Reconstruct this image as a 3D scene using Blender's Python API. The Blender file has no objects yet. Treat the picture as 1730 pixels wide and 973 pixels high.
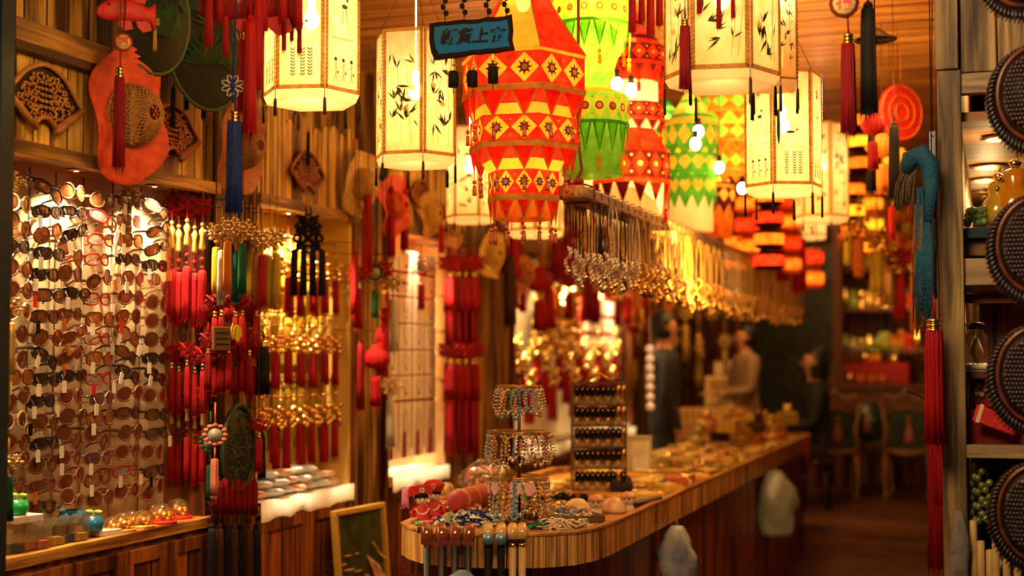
import bpy, math, random
from math import sin, cos, tan, atan, pi, radians as R
from mathutils import Vector, Matrix, Euler
random.seed(7)
S = bpy.context.scene
COL = S.collection
# ------------------------------------------------------------------ camera, world, exposure
F = 2403.0; U0 = 865.0; V0 = 486.5
PSI = atan(815 / F); PIT = atan(113.5 / F)
CAM = Vector((0, 0, 1.5))
RT = Vector((cos(PSI), sin(PSI), 0))
FW = Vector((-sin(PSI) * cos(PIT), cos(PSI) * cos(PIT), sin(PIT)))
UP = RT.cross(FW)
cd = bpy.data.cameras.new('camera'); cam = bpy.data.objects.new('camera', cd); COL.objects.link(cam)
cam.matrix_world = Matrix.Translation(CAM) @ Matrix((RT, UP, -FW)).transposed().to_4x4()
cd.sensor_width = 36; cd.lens = F / 1730 * 36; cd.clip_start = 0.05; cd.clip_end = 60
cd.dof.use_dof = True; cd.dof.focus_distance = 4.75; cd.dof.aperture_fstop = 1.4
S.camera = cam
S.view_settings.view_transform = 'Standard'; S.view_settings.look = 'None'
S.view_settings.exposure = 0.9; S.view_settings.gamma = 1.0; S.view_settings.use_curve_mapping = False
S.cycles.use_denoising = True; S.cycles.max_bounces = 6; S.cycles.diffuse_bounces = 3
S.cycles.glossy_bounces = 3; S.cycles.transmission_bounces = 5; S.cycles.transparent_max_bounces = 24
S.cycles.sample_clamp_indirect = 4.0; S.cycles.caustics_reflective = False; S.cycles.caustics_refractive = False
W = bpy.data.worlds.new('dusk'); S.world = W; W.use_nodes = True      # blue dusk light from the street behind the viewer
W.node_tree.nodes['Background'].inputs[0].default_value = (0.10, 0.22, 0.42, 1)
W.node_tree.nodes['Background'].inputs[1].default_value = 0.05

def ray(u, v): return FW + RT * ((u - U0) / F) + UP * ((V0 - v) / F)
def P(u, v, d): return CAM + ray(u, v) * d
def PX(u, v, x): r = ray(u, v); return CAM + r * (x / r.x)
def PY(u, v, y): r = ray(u, v); return CAM + r * (y / r.y)
def PZ(u, v, z): r = ray(u, v); return CAM + r * ((z - 1.5) / r.z)
def px(p): return (Vector(p) - CAM).dot(FW) / F        # metres per photo pixel at p
def face(p): return math.atan2(-p.x, p.y)              # turn so that local -Y looks to the viewer

WARM = (1.0, 0.62, 0.27)
def area(name, loc, aim, size, power, col=WARM, sy=None):
    l = bpy.data.lights.new(name, 'AREA'); l.energy = power; l.color = col; l.size = size
    if sy: l.shape = 'RECTANGLE'; l.size_y = sy
    o = bpy.data.objects.new(name, l); COL.objects.link(o); o.location = loc
    o.rotation_euler = (Vector(aim) - Vector(loc)).to_track_quat('-Z', 'Y').to_euler(); return o
def spot(name, loc, aim, power, ang=100, col=WARM, blend=.8, r=.03, parent=None):
    l = bpy.data.lights.new(name, 'SPOT'); l.energy = power; l.color = col; l.spot_size = R(ang); l.spot_blend = blend
    l.shadow_soft_size = r; o = bpy.data.objects.new(name, l); COL.objects.link(o); o.location = loc
    o.rotation_euler = (Vector(aim) - Vector(loc)).to_track_quat('-Z', 'Y').to_euler()
    if parent: o.parent = parent
    return o
def point(name, loc, power, r=.03, col=WARM, parent=None):
    l = bpy.data.lights.new(name, 'POINT'); l.energy = power; l.color = col; l.shadow_soft_size = r
    o = bpy.data.objects.new(name, l); COL.objects.link(o); o.location = loc
    if parent: o.parent = parent
    return o
area('shop_front_fill', (-1.0, 2.6, 2.95), (-1.7, 4.7, 1.2), 1.0, 36, (1, .57, .19))  # unseen area light, added to fill the front goods
area('right_front_fill', (-.5, 3.0, 2.9), (0, 4.6, 1.5), .5, 10, (1, .72, .42))  # added unseen light that brightens the right post
area('aisle_fill', (-1.0, 6.6, 2.93), (-1.6, 7.0, 0.5), .5, 34, (1, .56, .18), 3.2)  # added fill under the ceiling, no visible fixture
area('rear_fill', (-1.6, 10.6, 2.93), (-1.6, 10.8, 0.5), .5, 24, (1, .5, .15), 2.5)  # unseen fill added over the far counter
area('hall_fill', (-1.2, 13.2, 2.9), (-1.2, 13.6, 0.5), .6, 3, (1, .5, .17))  # weak unseen fill added for the back room
area('ceiling_wash_fill', (-1.25, 5.6, 2.4), (-1.25, 6.2, 3.2), .5, 42, (1, .52, .12), 2.5)  # unseen upward light added to warm the ceiling boards

# ------------------------------------------------------------------ mesh builder
class MB:
    def __init__(s): s.v = []; s.f = []; s.mi = []; s.sm = []; s.c = 0; s.M = Matrix.Identity(4)
    def add(s, vs, fs, smooth=False):
        n = len(s.v); M = s.M
        s.v += [M @ Vector(p) for p in vs]
        for f in fs: s.f.append([i + n for i in f]); s.mi.append(s.c); s.sm.append(smooth)
        return s
    def box(s, c, d, rz=0, rot=None):
        m = rot.to_matrix() if rot else Matrix.Rotation(rz, 3, 'Z'); c = Vector(c)
        vs = [c + m @ Vector((x * d[0] / 2, y * d[1] / 2, z * d[2] / 2)) for x in (-1, 1) for y in (-1, 1) for z in (-1, 1)]
        return s.add(vs, [(0, 1, 3, 2), (4, 6, 7, 5), (0, 4, 5, 1), (2, 3, 7, 6), (0, 2, 6, 4), (1, 5, 7, 3)])
    def tube(s, pts, r, n=6, closed=False, cap=True):
        pts = [Vector(p) for p in pts]; k = len(pts); rs = r if isinstance(r, (list, tuple)) else [r] * k
        vs = []; prev = None
        for i, p in enumerate(pts):
            a = pts[(i - 1) % k] if (closed or i > 0) else p; b = pts[(i + 1) % k] if (closed or i < k - 1) else p
            t = (b - a); t = t.normalized() if t.length > 1e-9 else Vector((0, 0, 1))
            if prev is None:
                x = t.cross(Vector((0, 0, 1)))
                if x.length < .05: x = t.cross(Vector((0, 1, 0)))
            else: x = prev - t * prev.dot(t)
            x.normalize(); prev = x; y = t.cross(x)
            vs += [p + (x * cos(2 * pi * j / n) + y * sin(2 * pi * j / n)) * rs[i] for j in range(n)]
        fs = []
        for i in range(k if closed else k - 1):
            for j in range(n):
                a = i * n + j; b = i * n + (j + 1) % n; c = ((i + 1) % k) * n
                fs.append((a, b, c + (j + 1) % n, c + j))
        if cap and not closed: fs += [tuple(range(n))[::-1], tuple(range((k - 1) * n, k * n))]
        return s.add(vs, fs, True)
    def lathe(s, prof, n=16, c=(0, 0, 0), ph=0, smooth=True, sx=1, sy=1, mod=None):
        c = Vector(c); vs = []
        for i, (r, z) in enumerate(prof):
            for j in range(n):
                a = ph + 2 * pi * j / n; q = r * (mod(a, i) if mod else 1)
                vs.append(c + Vector((q * cos(a) * sx, q * sin(a) * sy, z)))
        fs = [(i * n + j, i * n + (j + 1) % n, (i + 1) * n + (j + 1) % n, (i + 1) * n + j) for i in range(len(prof) - 1) for j in range(n)]
        if prof[0][0] > 1e-6: fs.append(tuple(range(n))[::-1])
        if prof[-1][0] > 1e-6: fs.append(tuple(range((len(prof) - 1) * n, len(prof) * n)))
        return s.add(vs, fs, smooth)
    def sph(s, c, r, n=8, m=5, sx=1, sy=1, sz=1):
        return s.lathe([(max(r * sin(pi * i / m), 1e-5), -r * sz * cos(pi * i / m)) for i in range(m + 1)], n, c, sx=sx, sy=sy)
    def poly(s, pts, t=0.004, ax='Y', c=(0, 0, 0), both=True):
        """extrude a 2-D outline; ax = thin axis"""
        c = Vector(c); n = len(pts)
        def w(a, b, q): return c + (Vector((a, q, b)) if ax == 'Y' else Vector((q, a, b)) if ax == 'X' else Vector((a, b, q)))
        vs = [w(a, b, -t / 2) for a, b in pts] + [w(a, b, t / 2) for a, b in pts]
        return s.add(vs, [tuple(range(n)), tuple(range(n, 2 * n))[::-1]] + [(i, n + i, n + (i + 1) % n, (i + 1) % n) for i in range(n)])
    def fillpoly(s, pts, f):
        return s.add([f(a, b) for a, b in pts], [tuple(range(len(pts)))])
    def mesh(s, name, mats):
        me = bpy.data.meshes.new(name); me.from_pydata([tuple(p) for p in s.v], [], s.f)
        if not isinstance(mats, (list, tuple)): mats = [mats]
        for m in mats: me.materials.append(m)
        me.polygons.foreach_set('material_index', s.mi); me.polygons.foreach_set('use_smooth', s.sm); me.update()
        return me
    def build(s, name, mats, parent=None, bev=0, loc=None):
        o = bpy.data.objects.new(name, s.mesh(name, mats)); COL.objects.link(o)
        if parent: o.parent = parent
        if loc: o.location = loc
        if bev: b = o.modifiers.new('b', 'BEVEL'); b.width = bev; b.segments = 2; b.limit_method = 'ANGLE'
        return o
USED = {}
def tag(o, label, cat, group=None, kind=None):
    if label: o['label'] = label; USED[label] = USED.get(label, 0) + 1
    if cat: o['category'] = cat
    if group: o['group'] = group
    if kind: o['kind'] = kind
    return o
def thing(name, label, cat, loc=(0, 0, 0), rz=0, group=None, sc=1, tilt=None):
    o = bpy.data.objects.new(name, None); COL.objects.link(o); o.empty_display_size = .05
    o.location = loc; o.rotation_euler = tilt if tilt else (0, 0, rz); o.scale = (sc, sc, sc)
    return tag(o, label, cat, group)
def struct(o): o['kind'] = 'structure'; return o
KIDS = {}
def kids(o):
    return [c for c in o.children]
def dup(o, parent=None):
    c = o.copy(); COL.objects.link(c)
    if parent: c.parent = parent
    for ch in kids(o): dup(ch, c)
    return c
class Proto:
    """first placement uses the model itself, later ones copies of it and its parts"""
    def __init__(s, fn): s.fn = fn; s.o = None
    def __call__(s, label, loc, rz=0, group=None, sc=1, tilt=None, cat=None):
        if s.o is None: s.o = s.fn(); c = s.o
        else: c = dup(s.o)
        c.location = loc; c.rotation_euler = tilt if tilt else (0, 0, rz); c.scale = (sc, sc, sc) if not isinstance(sc, tuple) else sc
        c['label'] = label; USED[label] = USED.get(label, 0) + 1
        if group: c['group'] = group
        if cat: c['category'] = cat
        return c
PR = {}
def proto(key, fn):
    if key not in PR: PR[key] = Proto(fn)
    return PR[key]
def nth(i):
    w = ['first', 'second', 'third', 'fourth', 'fifth', 'sixth', 'seventh', 'eighth', 'ninth', 'tenth', 'eleventh', 'twelfth']
    if i < 12: return w[i]
    k = i + 1
    return str(k) + ('th' if 10 <= k % 100 <= 20 else {1: 'st', 2: 'nd', 3: 'rd'}.get(k % 10, 'th'))

# ------------------------------------------------------------------ materials
MATS = {}
def mat(name, col, rough=.5, metal=0, var=0, scale=30, col2=None, trans=0, alpha=1, bump=0, coat=0, emit=0, sheen=0, spec=None):
    if name in MATS: return MATS[name]
    m = bpy.data.materials.new(name); m.use_nodes = True; nt = m.node_tree; b = nt.nodes['Principled BSDF']
    b.inputs['Base Color'].default_value = (*col, 1); b.inputs['Roughness'].default_value = rough; b.inputs['Metallic'].default_value = metal
    if trans: b.inputs['Transmission Weight'].default_value = trans
    if coat: b.inputs['Coat Weight'].default_value = coat
    if spec is not None: b.inputs['Specular IOR Level'].default_value = spec
    if alpha < 1: b.inputs['Alpha'].default_value = alpha
    if emit: b.inputs['Emission Color'].default_value = (*col, 1); b.inputs['Emission Strength'].default_value = emit
    tc = nt.nodes.new('ShaderNodeTexCoord'); no = nt.nodes.new('ShaderNodeTexNoise'); no.inputs['Scale'].default_value = scale
    no.inputs['Detail'].default_value = 4; nt.links.new(tc.outputs['Object'], no.inputs['Vector'])
    r = nt.nodes.new('ShaderNodeValToRGB'); r.color_ramp.elements[0].position = .3; r.color_ramp.elements[1].position = .7
    c2 = col2 or tuple(c * (1 - (var or .15)) for c in col)
    r.color_ramp.elements[0].color = (*c2, 1); r.color_ramp.elements[1].color = (*col, 1)
    nt.links.new(no.outputs[0], r.inputs[0]); nt.links.new(r.outputs[0], b.inputs['Base Color'])
    if bump:
        bp = nt.nodes.new('ShaderNodeBump'); bp.inputs['Strength'].default_value = bump; bp.inputs['Distance'].default_value = .01
        nt.links.new(no.outputs[0], bp.inputs['Height']); nt.links.new(bp.outputs[0], b.inputs['Normal'])
    MATS[name] = m; return m
def sheet(name, col, col2=None, scale=20, transl=.75, gloss=0, see=.22):
    """thin cloth or paper that lets light through"""
    if name in MATS: return MATS[name]
    m = bpy.data.materials.new(name); m.use_nodes = True; nt = m.node_tree; nt.nodes.clear(); N = nt.nodes.new; L = nt.links.new
    out = N('ShaderNodeOutputMaterial'); tc = N('ShaderNodeTexCoord'); no = N('ShaderNodeTexNoise'); no.inputs['Scale'].default_value = scale
    no.inputs['Detail'].default_value = 5; L(tc.outputs['Object'], no.inputs['Vector'])
    r = N('ShaderNodeValToRGB'); r.color_ramp.elements[0].position = .38; r.color_ramp.elements[1].position = .62
    r.color_ramp.elements[0].color = (*(col2 or col), 1); r.color_ramp.elements[1].color = (*col, 1); L(no.outputs[0], r.inputs[0])
    d = N('ShaderNodeBsdfDiffuse'); t = N('ShaderNodeBsdfTranslucent'); mx = N('ShaderNodeMixShader'); mx.inputs[0].default_value = transl
    L(r.outputs[0], d.inputs[0]); L(r.outputs[0], t.inputs[0]); L(d.outputs[0], mx.inputs[1]); L(t.outputs[0], mx.inputs[2]); last = mx
    if see:
        tr = N('ShaderNodeBsdfTransparent'); L(r.outputs[0], tr.inputs[0]); m2 = N('ShaderNodeMixShader'); m2.inputs[0].default_value = see
        L(last.outputs[0], m2.inputs[1]); L(tr.outputs[0], m2.inputs[2]); last = m2
    L(last.outputs[0], out.inputs[0]); MATS[name] = m; return m
def lens(name, col, k=.5):
    if name in MATS: return MATS[name]
    m = bpy.data.materials.new(name); m.use_nodes = True; nt = m.node_tree; nt.nodes.clear(); N = nt.nodes.new; L = nt.links.new
    out = N('ShaderNodeOutputMaterial'); tr = N('ShaderNodeBsdfTransparent'); tr.inputs[0].default_value = (*col, 1)
    g = N('ShaderNodeBsdfGlossy'); g.inputs['Roughness'].default_value = .08; g.inputs['Color'].default_value = (1, 1, 1, 1)
    df = N('ShaderNodeBsdfDiffuse'); df.inputs[0].default_value = (*[c * .45 for c in col], 1); m0 = N('ShaderNodeMixShader'); m0.inputs[0].default_value = k
    L(tr.outputs[0], m0.inputs[1]); L(df.outputs[0], m0.inputs[2])
    lw = N('ShaderNodeLayerWeight'); lw.inputs[0].default_value = .4; pw = N('ShaderNodeMath'); pw.operation = 'POWER'; pw.inputs[1].default_value = 2.5; L(lw.outputs['Facing'], pw.inputs[0]); fr = N('ShaderNodeMath'); fr.operation = 'ADD'; fr.inputs[1].default_value = .07; fr.use_clamp = True; L(pw.outputs[0], fr.inputs[0]); mx = N('ShaderNodeMixShader')
    L(fr.outputs[0], mx.inputs[0]); L(m0.outputs[0], mx.inputs[1]); L(g.outputs[0], mx.inputs[2]); L(mx.outputs[0], out.inputs[0])
    MATS[name] = m; return m
def wood(name, light, dark, across=(0, 1, 0), grain=(0, 0, 1), width=.1, scorch=.5, rough=.5, gap=.04, fine=1.0):
    if name in MATS: return MATS[name]
    m = bpy.data.materials.new(name); m.use_nodes = True; nt = m.node_tree; b = nt.nodes['Principled BSDF']; N = nt.nodes.new; L = nt.links.new
    tc = N('ShaderNodeTexCoord')
    def dot(v, k=1):
        d = N('ShaderNodeVectorMath'); d.operation = 'DOT_PRODUCT'; d.inputs[1].default_value = [x * k for x in v]; L(tc.outputs['Object'], d.inputs[0]); return d.outputs['Value']
    def mth(op, a, bb=None):
        n = N('ShaderNodeMath'); n.operation = op
        for i, q in enumerate((a, bb)):
            if q is None: continue
            if isinstance(q, (int, float)): n.inputs[i].default_value = q
            else: L(q, n.inputs[i])
        return n.outputs[0]
    third = Vector(across).cross(Vector(grain))
    a = dot(across, 1 / width); fl = mth('FLOOR', a); fr = mth('FRACT', a)
    wn = N('ShaderNodeTexWhiteNoise'); wn.noise_dimensions = '1D'; L(fl, wn.inputs['W'])
    cb = N('ShaderNodeCombineXYZ'); L(mth('MULTIPLY', a, width * 22 * fine), cb.inputs[0]); L(dot(third, 22), cb.inputs[1])
    L(mth('ADD', dot(grain, 1.6), mth('MULTIPLY', wn.outputs['Value'], 9)), cb.inputs[2])
    no = N('ShaderNodeTexNoise'); no.inputs['Scale'].default_value = 1.6; no.inputs['Detail'].default_value = 6; no.inputs['Distortion'].default_value = .6; L(cb.outputs[0], no.inputs['Vector'])
    cb2 = N('ShaderNodeCombineXYZ'); L(mth('MULTIPLY', a, width * 9), cb2.inputs[0]); L(dot(third, 6), cb2.inputs[1])
    L(mth('ADD', dot(grain, 1.1), mth('MULTIPLY', wn.outputs['Value'], 30)), cb2.inputs[2])
    n2 = N('ShaderNodeTexNoise'); n2.inputs['Scale'].default_value = 1.0; n2.inputs['Detail'].default_value = 3; L(cb2.outputs[0], n2.inputs['Vector'])
    r1 = N('ShaderNodeValToRGB'); r1.color_ramp.elements[0].position = .36; r1.color_ramp.elements[1].position = .57
    mid = tuple(x * .24 + y * .76 for x, y in zip(light, dark)); r1.color_ramp.elements[0].color = (*mid, 1); r1.color_ramp.elements[1].color = (*light, 1); L(no.outputs[0], r1.inputs[0])
    r2 = N('ShaderNodeValToRGB'); r2.color_ramp.elements[0].position = .62 - .3 * scorch; r2.color_ramp.elements[1].position = .74 - .18 * scorch
    r2.color_ramp.elements[0].color = (0, 0, 0, 1); r2.color_ramp.elements[1].color = (1, 1, 1, 1); L(n2.outputs[0], r2.inputs[0])
    mx = N('ShaderNodeMix'); mx.data_type = 'RGBA'; L(r2.outputs[0], mx.inputs[0]); L(r1.outputs[0], mx.inputs[6]); mx.inputs[7].default_value = (*dark, 1)
    last = mx.outputs[2]
    if gap:
        e = mth('MINIMUM', fr, mth('SUBTRACT', 1.0, fr)); g = mth('LESS_THAN', e, gap)
        m2 = N('ShaderNodeMix'); m2.data_type = 'RGBA'; L(g, m2.inputs[0]); L(last, m2.inputs[6]); m2.inputs[7].default_value = (*[c * .35 for c in dark], 1); last = m2.outputs[2]
    h = N('ShaderNodeHueSaturation'); L(mth('ADD', mth('MULTIPLY', wn.outputs['Value'], .45), .75), h.inputs['Value']); L(last, h.inputs['Color'])
    L(h.outputs[0], b.inputs['Base Color']); b.inputs['Roughness'].default_value = rough; b.inputs['Specular IOR Level'].default_value = .3
    bp = N('ShaderNodeBump'); bp.inputs['Strength'].default_value = .3; bp.inputs['Distance'].default_value = .004; L(no.outputs[0], bp.inputs['Height']); L(bp.outputs[0], b.inputs['Normal'])
    MATS[name] = m; return m

LT = (.66, .36, .07); DK = (.045, .010, .003)
w_wall = wood('scorched planks', LT, DK, (0, 1, 0), (0, 0, 1), .11, .75)
w_fence = wood('yellow planks', (.86, .52, .09), (.14, .035, .005), (0, 1, 0), (0, 0, 1), .085, .42)
w_beamY = wood('beam along aisle', (.58, .30, .06), DK, (0, 0, 1), (0, 1, 0), .35, .75, gap=0)
w_sill = wood('sill board', (.64, .32, .07), (.1, .025, .006), (1, 0, 0), (0, 1, 0), .35, .25, gap=0, rough=.35)
w_door = wood('cabinet red pine', (.36, .10, .018), (.04, .008, .002), (0, 1, 0), (0, 0, 1), .12, .7, rough=.4)
w_frame = wood('cabinet frame pine', (.40, .13, .025), (.045, .009, .003), (0, 1, 0), (0, 0, 1), .5, .65, gap=0, rough=.4)
w_count = wood('counter apron pine', (.74, .40, .11), (.14, .04, .010), (.75, .66, 0), (0, 0, 1), .042, .45, rough=.35, fine=2)
w_body = wood('counter body pine', (.34, .085, .018), (.035, .007, .002), (.66, .75, 0), (0, 0, 1), .07, .55, rough=.4)
w_rim = wood('counter rim', (.75, .38, .10), (.25, .09, .02), (1, 0, 0), (0, 1, 0), .5, .2, gap=0, rough=.3)
w_post = wood('grey scorched post', (.52, .36, .15), (.035, .018, .010), (1, 0, 0), (0, 0, 1), .4, .6, gap=0, fine=1.4)
w_ceil = wood('ceiling boards', (.62, .30, .08), (.20, .06, .015), (0, 1, 0), (1, 0, 0), .16, .3)
w_back = wood('rear wall boards', (.25, .08, .025), (.03, .008, .003), (1, 0, 0), (0, 0, 1), .2, .5)
w_floor = wood('floor boards', (.20, .07, .018), (.035, .010, .004), (0, 1, 0), (1, 0, 0), .15, .5, rough=.45)
w_carve = mat('carved honey wood', (.58, .27, .07), .45, col2=(.35, .13, .03), scale=18)
w_carve2 = mat('carved red wood', (.42, .13, .03), .45, col2=(.25, .06, .015), scale=18)
black = mat('soot black', (.008, .006, .006), .75, spec=.15)
dark = mat('dark brown lacquer', (.05, .018, .008), .25)
gold = mat('gold plate', (.95, .62, .18), .22, 1)
goldd = mat('dull gold trim', (.80, .50, .12), .4, .6)
brass = mat('aged brass', (.50, .30, .10), .3, 1)
silver = mat('silver wire', (.75, .72, .66), .25, 1)
def silk(name, col, k=.35):
    """hanging thread: fine streaks down the strands"""
    if name in MATS: return MATS[name]
    m = mat(name, col, .6, col2=tuple(c * k for c in col), scale=1, bump=.0, spec=.2); nt = m.node_tree; b = nt.nodes['Principled BSDF']
    no = [n for n in nt.nodes if n.type == 'TEX_NOISE'][0]; tc = [n for n in nt.nodes if n.type == 'TEX_COORD'][0]
    mp = nt.nodes.new('ShaderNodeMapping'); mp.inputs['Scale'].default_value = (90, 90, 1.5); nt.links.new(tc.outputs['Object'], mp.inputs[0]); nt.links.new(mp.outputs[0], no.inputs['Vector'])
    bp = nt.nodes.new('ShaderNodeBump'); bp.inputs['Strength'].default_value = .8; bp.inputs['Distance'].default_value = .008; nt.links.new(no.outputs[0], bp.inputs['Height']); nt.links.new(bp.outputs[0], b.inputs['Normal'])
    return m
red = mat('red silk', (.62, .012, .012), .55, col2=(.38, .006, .008), scale=60)
redb = mat('bright red cloth', (.66, .016, .010), .6, col2=(.42, .010, .008), scale=40)
crimson = mat('deep crimson silk', (.36, .008, .010), .6, col2=(.2, .004, .006), scale=60)
white = mat('white card', (.85, .82, .74), .6, var=.08)
cream = mat('cream paint', (.75, .60, .36), .7, var=.15, scale=6)
COLS = {'red': silk('red thread', (.50, .007, .010)), 'crimson': silk('crimson thread', (.34, .006, .010)), 'black': silk('black thread', (.012, .009, .009), .4), 'gold': goldd,
        'navy': silk('navy thread', (.012, .03, .20)), 'blue': silk('blue thread', (.02, .10, .34)),
        'green': silk('green thread', (.01, .12, .04)), 'yellow': silk('yellow thread', (.75, .48, .03)),
        'white': silk('white thread', (.8, .7, .5)), 'pink': silk('pink thread', (.85, .28, .18)), 'orange': silk('orange thread', (.85, .22, .02)),
        'brown': silk('brown thread', (.09, .03, .012)), 'teal': silk('teal thread', (.01, .18, .17))}
# ------------------------------------------------------------------ the setting
XL = -2.8
def sbox(name, lo, hi, m, parent=None, bev=0):
    mb = MB(); mb.box([(a + b) / 2 for a, b in zip(lo, hi)], [b - a for a, b in zip(lo, hi)]); o = mb.build(name, m, parent, bev)
    if not parent: struct(o)
    return o
sbox('floor', (-3.3, 1.0, -.1), (2.0, 10.9, 0), w_floor)
sbox('floor', (-3.3, 10.9, -.1), (2.0, 15.1, .22), w_floor)
sbox('ceiling', (-3.3, 2.2, 3.0), (2.0, 15.1, 3.1), w_ceil)
sbox('wall_left', (-3.3, 2.9, 0), (-3.14, 15, 3.0), w_wall)
sbox('wall_back', (-3.3, 14.6, .22), (2.0, 14.75, 3.0), w_back)
sbox('wall_right', (-.14, 4.68, 0), (-.09, 14.6, 3.0), wood('right wall planks', (.45, .22, .07), (.10, .03, .01), (0, 0, 1), (0, 1, 0), .2, .4))
sbox('wall_far_right', (1.6, 4.4, 0), (1.7, 14.6, 3.0), w_back)
xe = PY(7, 500, 3.3).x
sbox('trim_entrance', (xe - .06, 3.27, 0), (xe, 3.33, 3.0), mat('night blue steel', (.02, .045, .07), .35, .5), bev=.004)

# ------------------------------------------------------------------ display bays along the left wall
bp1 = mat('beige display board', (.80, .60, .34), .55, var=.05, scale=3)
bp2 = mat('bright yellow display board', (.90, .56, .12), .6, var=.3, scale=9)
bp3 = mat('pale display board', (.72, .58, .34), .6, var=.1, scale=5)
whitepad = mat('white satin lining', (.92, .88, .78), .6, var=.06, scale=12, bump=.6)
def door_panel(parent, y0, y1, z0, z1, flower=False):
    mb = MB(); t = .05; x = XL + .012
    mb.box((x, (y0 + y1) / 2, z0 + t / 2), (.024, y1 - y0, t)); mb.box((x, (y0 + y1) / 2, z1 - t / 2), (.024, y1 - y0, t))
    for y in (y0 + t / 2, y1 - t / 2): mb.box((x, y, (z0 + z1) / 2), (.024, t, z1 - z0 - 2 * t))
    o = mb.build('door', w_frame, parent, .003)
    m2 = MB(); m2.box((x - .010, (y0 + y1) / 2, (z0 + z1) / 2), (.014, y1 - y0 - 2 * t + .01, z1 - z0 - 2 * t + .01)); m2.build('door_panel', w_door, o)
    if flower:
        m3 = MB(); yc = (y0 + y1) / 2; rr = random.Random(int(y0 * 100))
        for k in range(12):
            a = rr.uniform(0, 6.28); q = rr.uniform(.2, 1); c = Vector((x + .001, yc + .09 * q * cos(a), z0 + .33 + .18 * q * sin(a)))
            for j in range(5): m3.lathe([(1e-5, .0), (.012, .004), (1e-5, .006)], 6, c + Vector((0, .018 * cos(j * 1.256), .018 * sin(j * 1.256))))
        m3.build('carved_flowers', mat('carved rose relief', (.45, .10, .04), .5), o)
    return o
def bay(y0, y1, label, back, top=2.12, doors=2, lining=None, flower=False, depth=.18, side=None, spots=1, power=14, fence=True):
    t = thing('display_cabinet', label, 'cabinet', (0, 0, 0)); xb = XL - depth; side = side or w_frame
    sbox('back_panel', (xb - .02, y0, .86), (xb, y1, top), back, t)
    for y in (y0, y1): sbox('side_panel', (xb, y - .012, .9), (XL, y + .012, top), side, t)
    sbox('sill', (xb, y0 - .02, .86), (XL + .02, y1 + .02, .9), w_sill, t, .004)
    if lining:
        mb = MB(); n = 14
        vs = []; rr = random.Random(5)
        for i in range(n + 1):
            for j, x in enumerate((xb + .005, xb + .06, xb + .12, XL - .01, XL + .024, XL + .026)):
                vs.append((x + rr.uniform(-.003, .003), y0 + (y1 - y0) * i / n, (.905 + rr.uniform(0, .012)) if j < 5 else .84 + rr.uniform(-.01, .01)))
        mb.add(vs, [(i * 6 + j, i * 6 + j + 1, i * 6 + j + 7, i * 6 + j + 6) for i in range(n) for j in range(5)], True)
        mb.build('lining_cloth', lining, t)
    sbox('soffit', (xb, y0, top), (XL, y1, top + .03), w_sill, t)
    sbox('fascia_lip', (XL - .01, y0 - .03, top - .015), (XL + .035, y1 + .03, top + .03), w_beamY, t, .004)
    sbox('cabinet_body', (xb, y0, 0), (XL - .002, y1, .86), w_frame, t)
    if fence:
        mb = MB(); y = y0 - .03; rr = random.Random(int(y0 * 77))
        while y < y1:
            w = .085; h = rr.uniform(.34, .42); z0 = top + .03; n = 6
            pts = [(y + .002, z0), (y + w - .002, z0), (y + w - .002, z0 + h - .04)] + [(y + w / 2 + (w / 2 - .002) * cos(pi * k / n), z0 + h - .04 + .04 * sin(pi * k / n)) for k in range(1, n)] + [(y + .002, z0 + h - .04)]
            mb.poly(pts, .018, 'X', (XL - .006 + rr.uniform(-.003, .003), 0, 0)); y += w
        mb.build('scalloped_fascia', w_fence, t)
    else:
        sbox('fascia', (XL - .02, y0 - .03, top + .03), (XL, y1 + .03, 2.44), w_fence, t)
    n = doors; w = (y1 - y0 - .02) / n
    for i in range(n): door_panel(t, y0 + .01 + i * w + .008, y0 + .01 + (i + 1) * w - .008, .06, .84, flower)
    for i in range(spots):
        y = y0 + (y1 - y0) * (i + .5) / spots
        mb = MB(); mb.lathe([(.028, 0), (.034, -.006), (.026, -.008)], 14, (XL - depth / 2, y, top)); mb.build('spotlight_ring', brass, t)
        mb = MB(); mb.lathe([(.024, -.006), (1e-5, -.009)], 12, (XL - depth / 2, y, top)); mb.build('spotlight_lens', mat('lit lamp glass', (1, .8, .5), .5, emit=8), t)
        spot('spotlight_beam', (XL - depth / 2 + .03, y, top - .02), (XL - depth * .8, y, .9), power, 120, (1, .68, .34), .6, .02, t)
        if lining: spot('sill_fill', (XL - .03, y, top - .02), (XL - .05, y, .9), power * 1.6, 48, (1, .74, .42), .7, .02, t)  # extra spot without a fixture, added to brighten the sill
    return t
b1 = bay(3.3, 4.70, 'wooden wall cabinet holding the rows of sunglasses', bp1, doors=5, fence=False, spots=3, power=34)
sbox('upper_beam', (XL - .01, 3.2, 2.42), (XL + .035, 4.0, 2.52), w_beamY, b1, .004)
sbox('upper_boarding', (XL - .05, 3.2, 2.52), (XL - .02, 4.0, 3.0), w_wall, b1)
mb = MB()
for k in range(9):
    y = 3.99 + k * .082; n = 6; h = .03 * (k % 3); w = .08
    pts = [(y, 2.40), (y + w, 2.40), (y + w, 2.45 + h)] + [(y + w / 2 + w / 2 * cos(pi * q / n), 2.45 + h + .04 * sin(pi * q / n)) for q in range(1, n)] + [(y, 2.45 + h)]
    mb.poly(pts, .02, 'X', (XL - .008, 0, 0))
mb.build('scalloped_boards', w_fence, b1)
b2 = bay(5.07, 5.94, 'wooden wall cabinet with yellow back behind the gold and red knots', bp2, lining=whitepad, flower=True, power=60, side=bp2)
b3 = bay(6.38, 7.14, 'wooden wall cabinet holding the white jewellery cards', bp1, lining=whitepad, flower=True, power=95, side=bp1)
b4 = bay(8.3, 11.3, 'long far wall cabinet beyond the red tassels', bp3, lining=whitepad, doors=5, spots=4, power=26)
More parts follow.
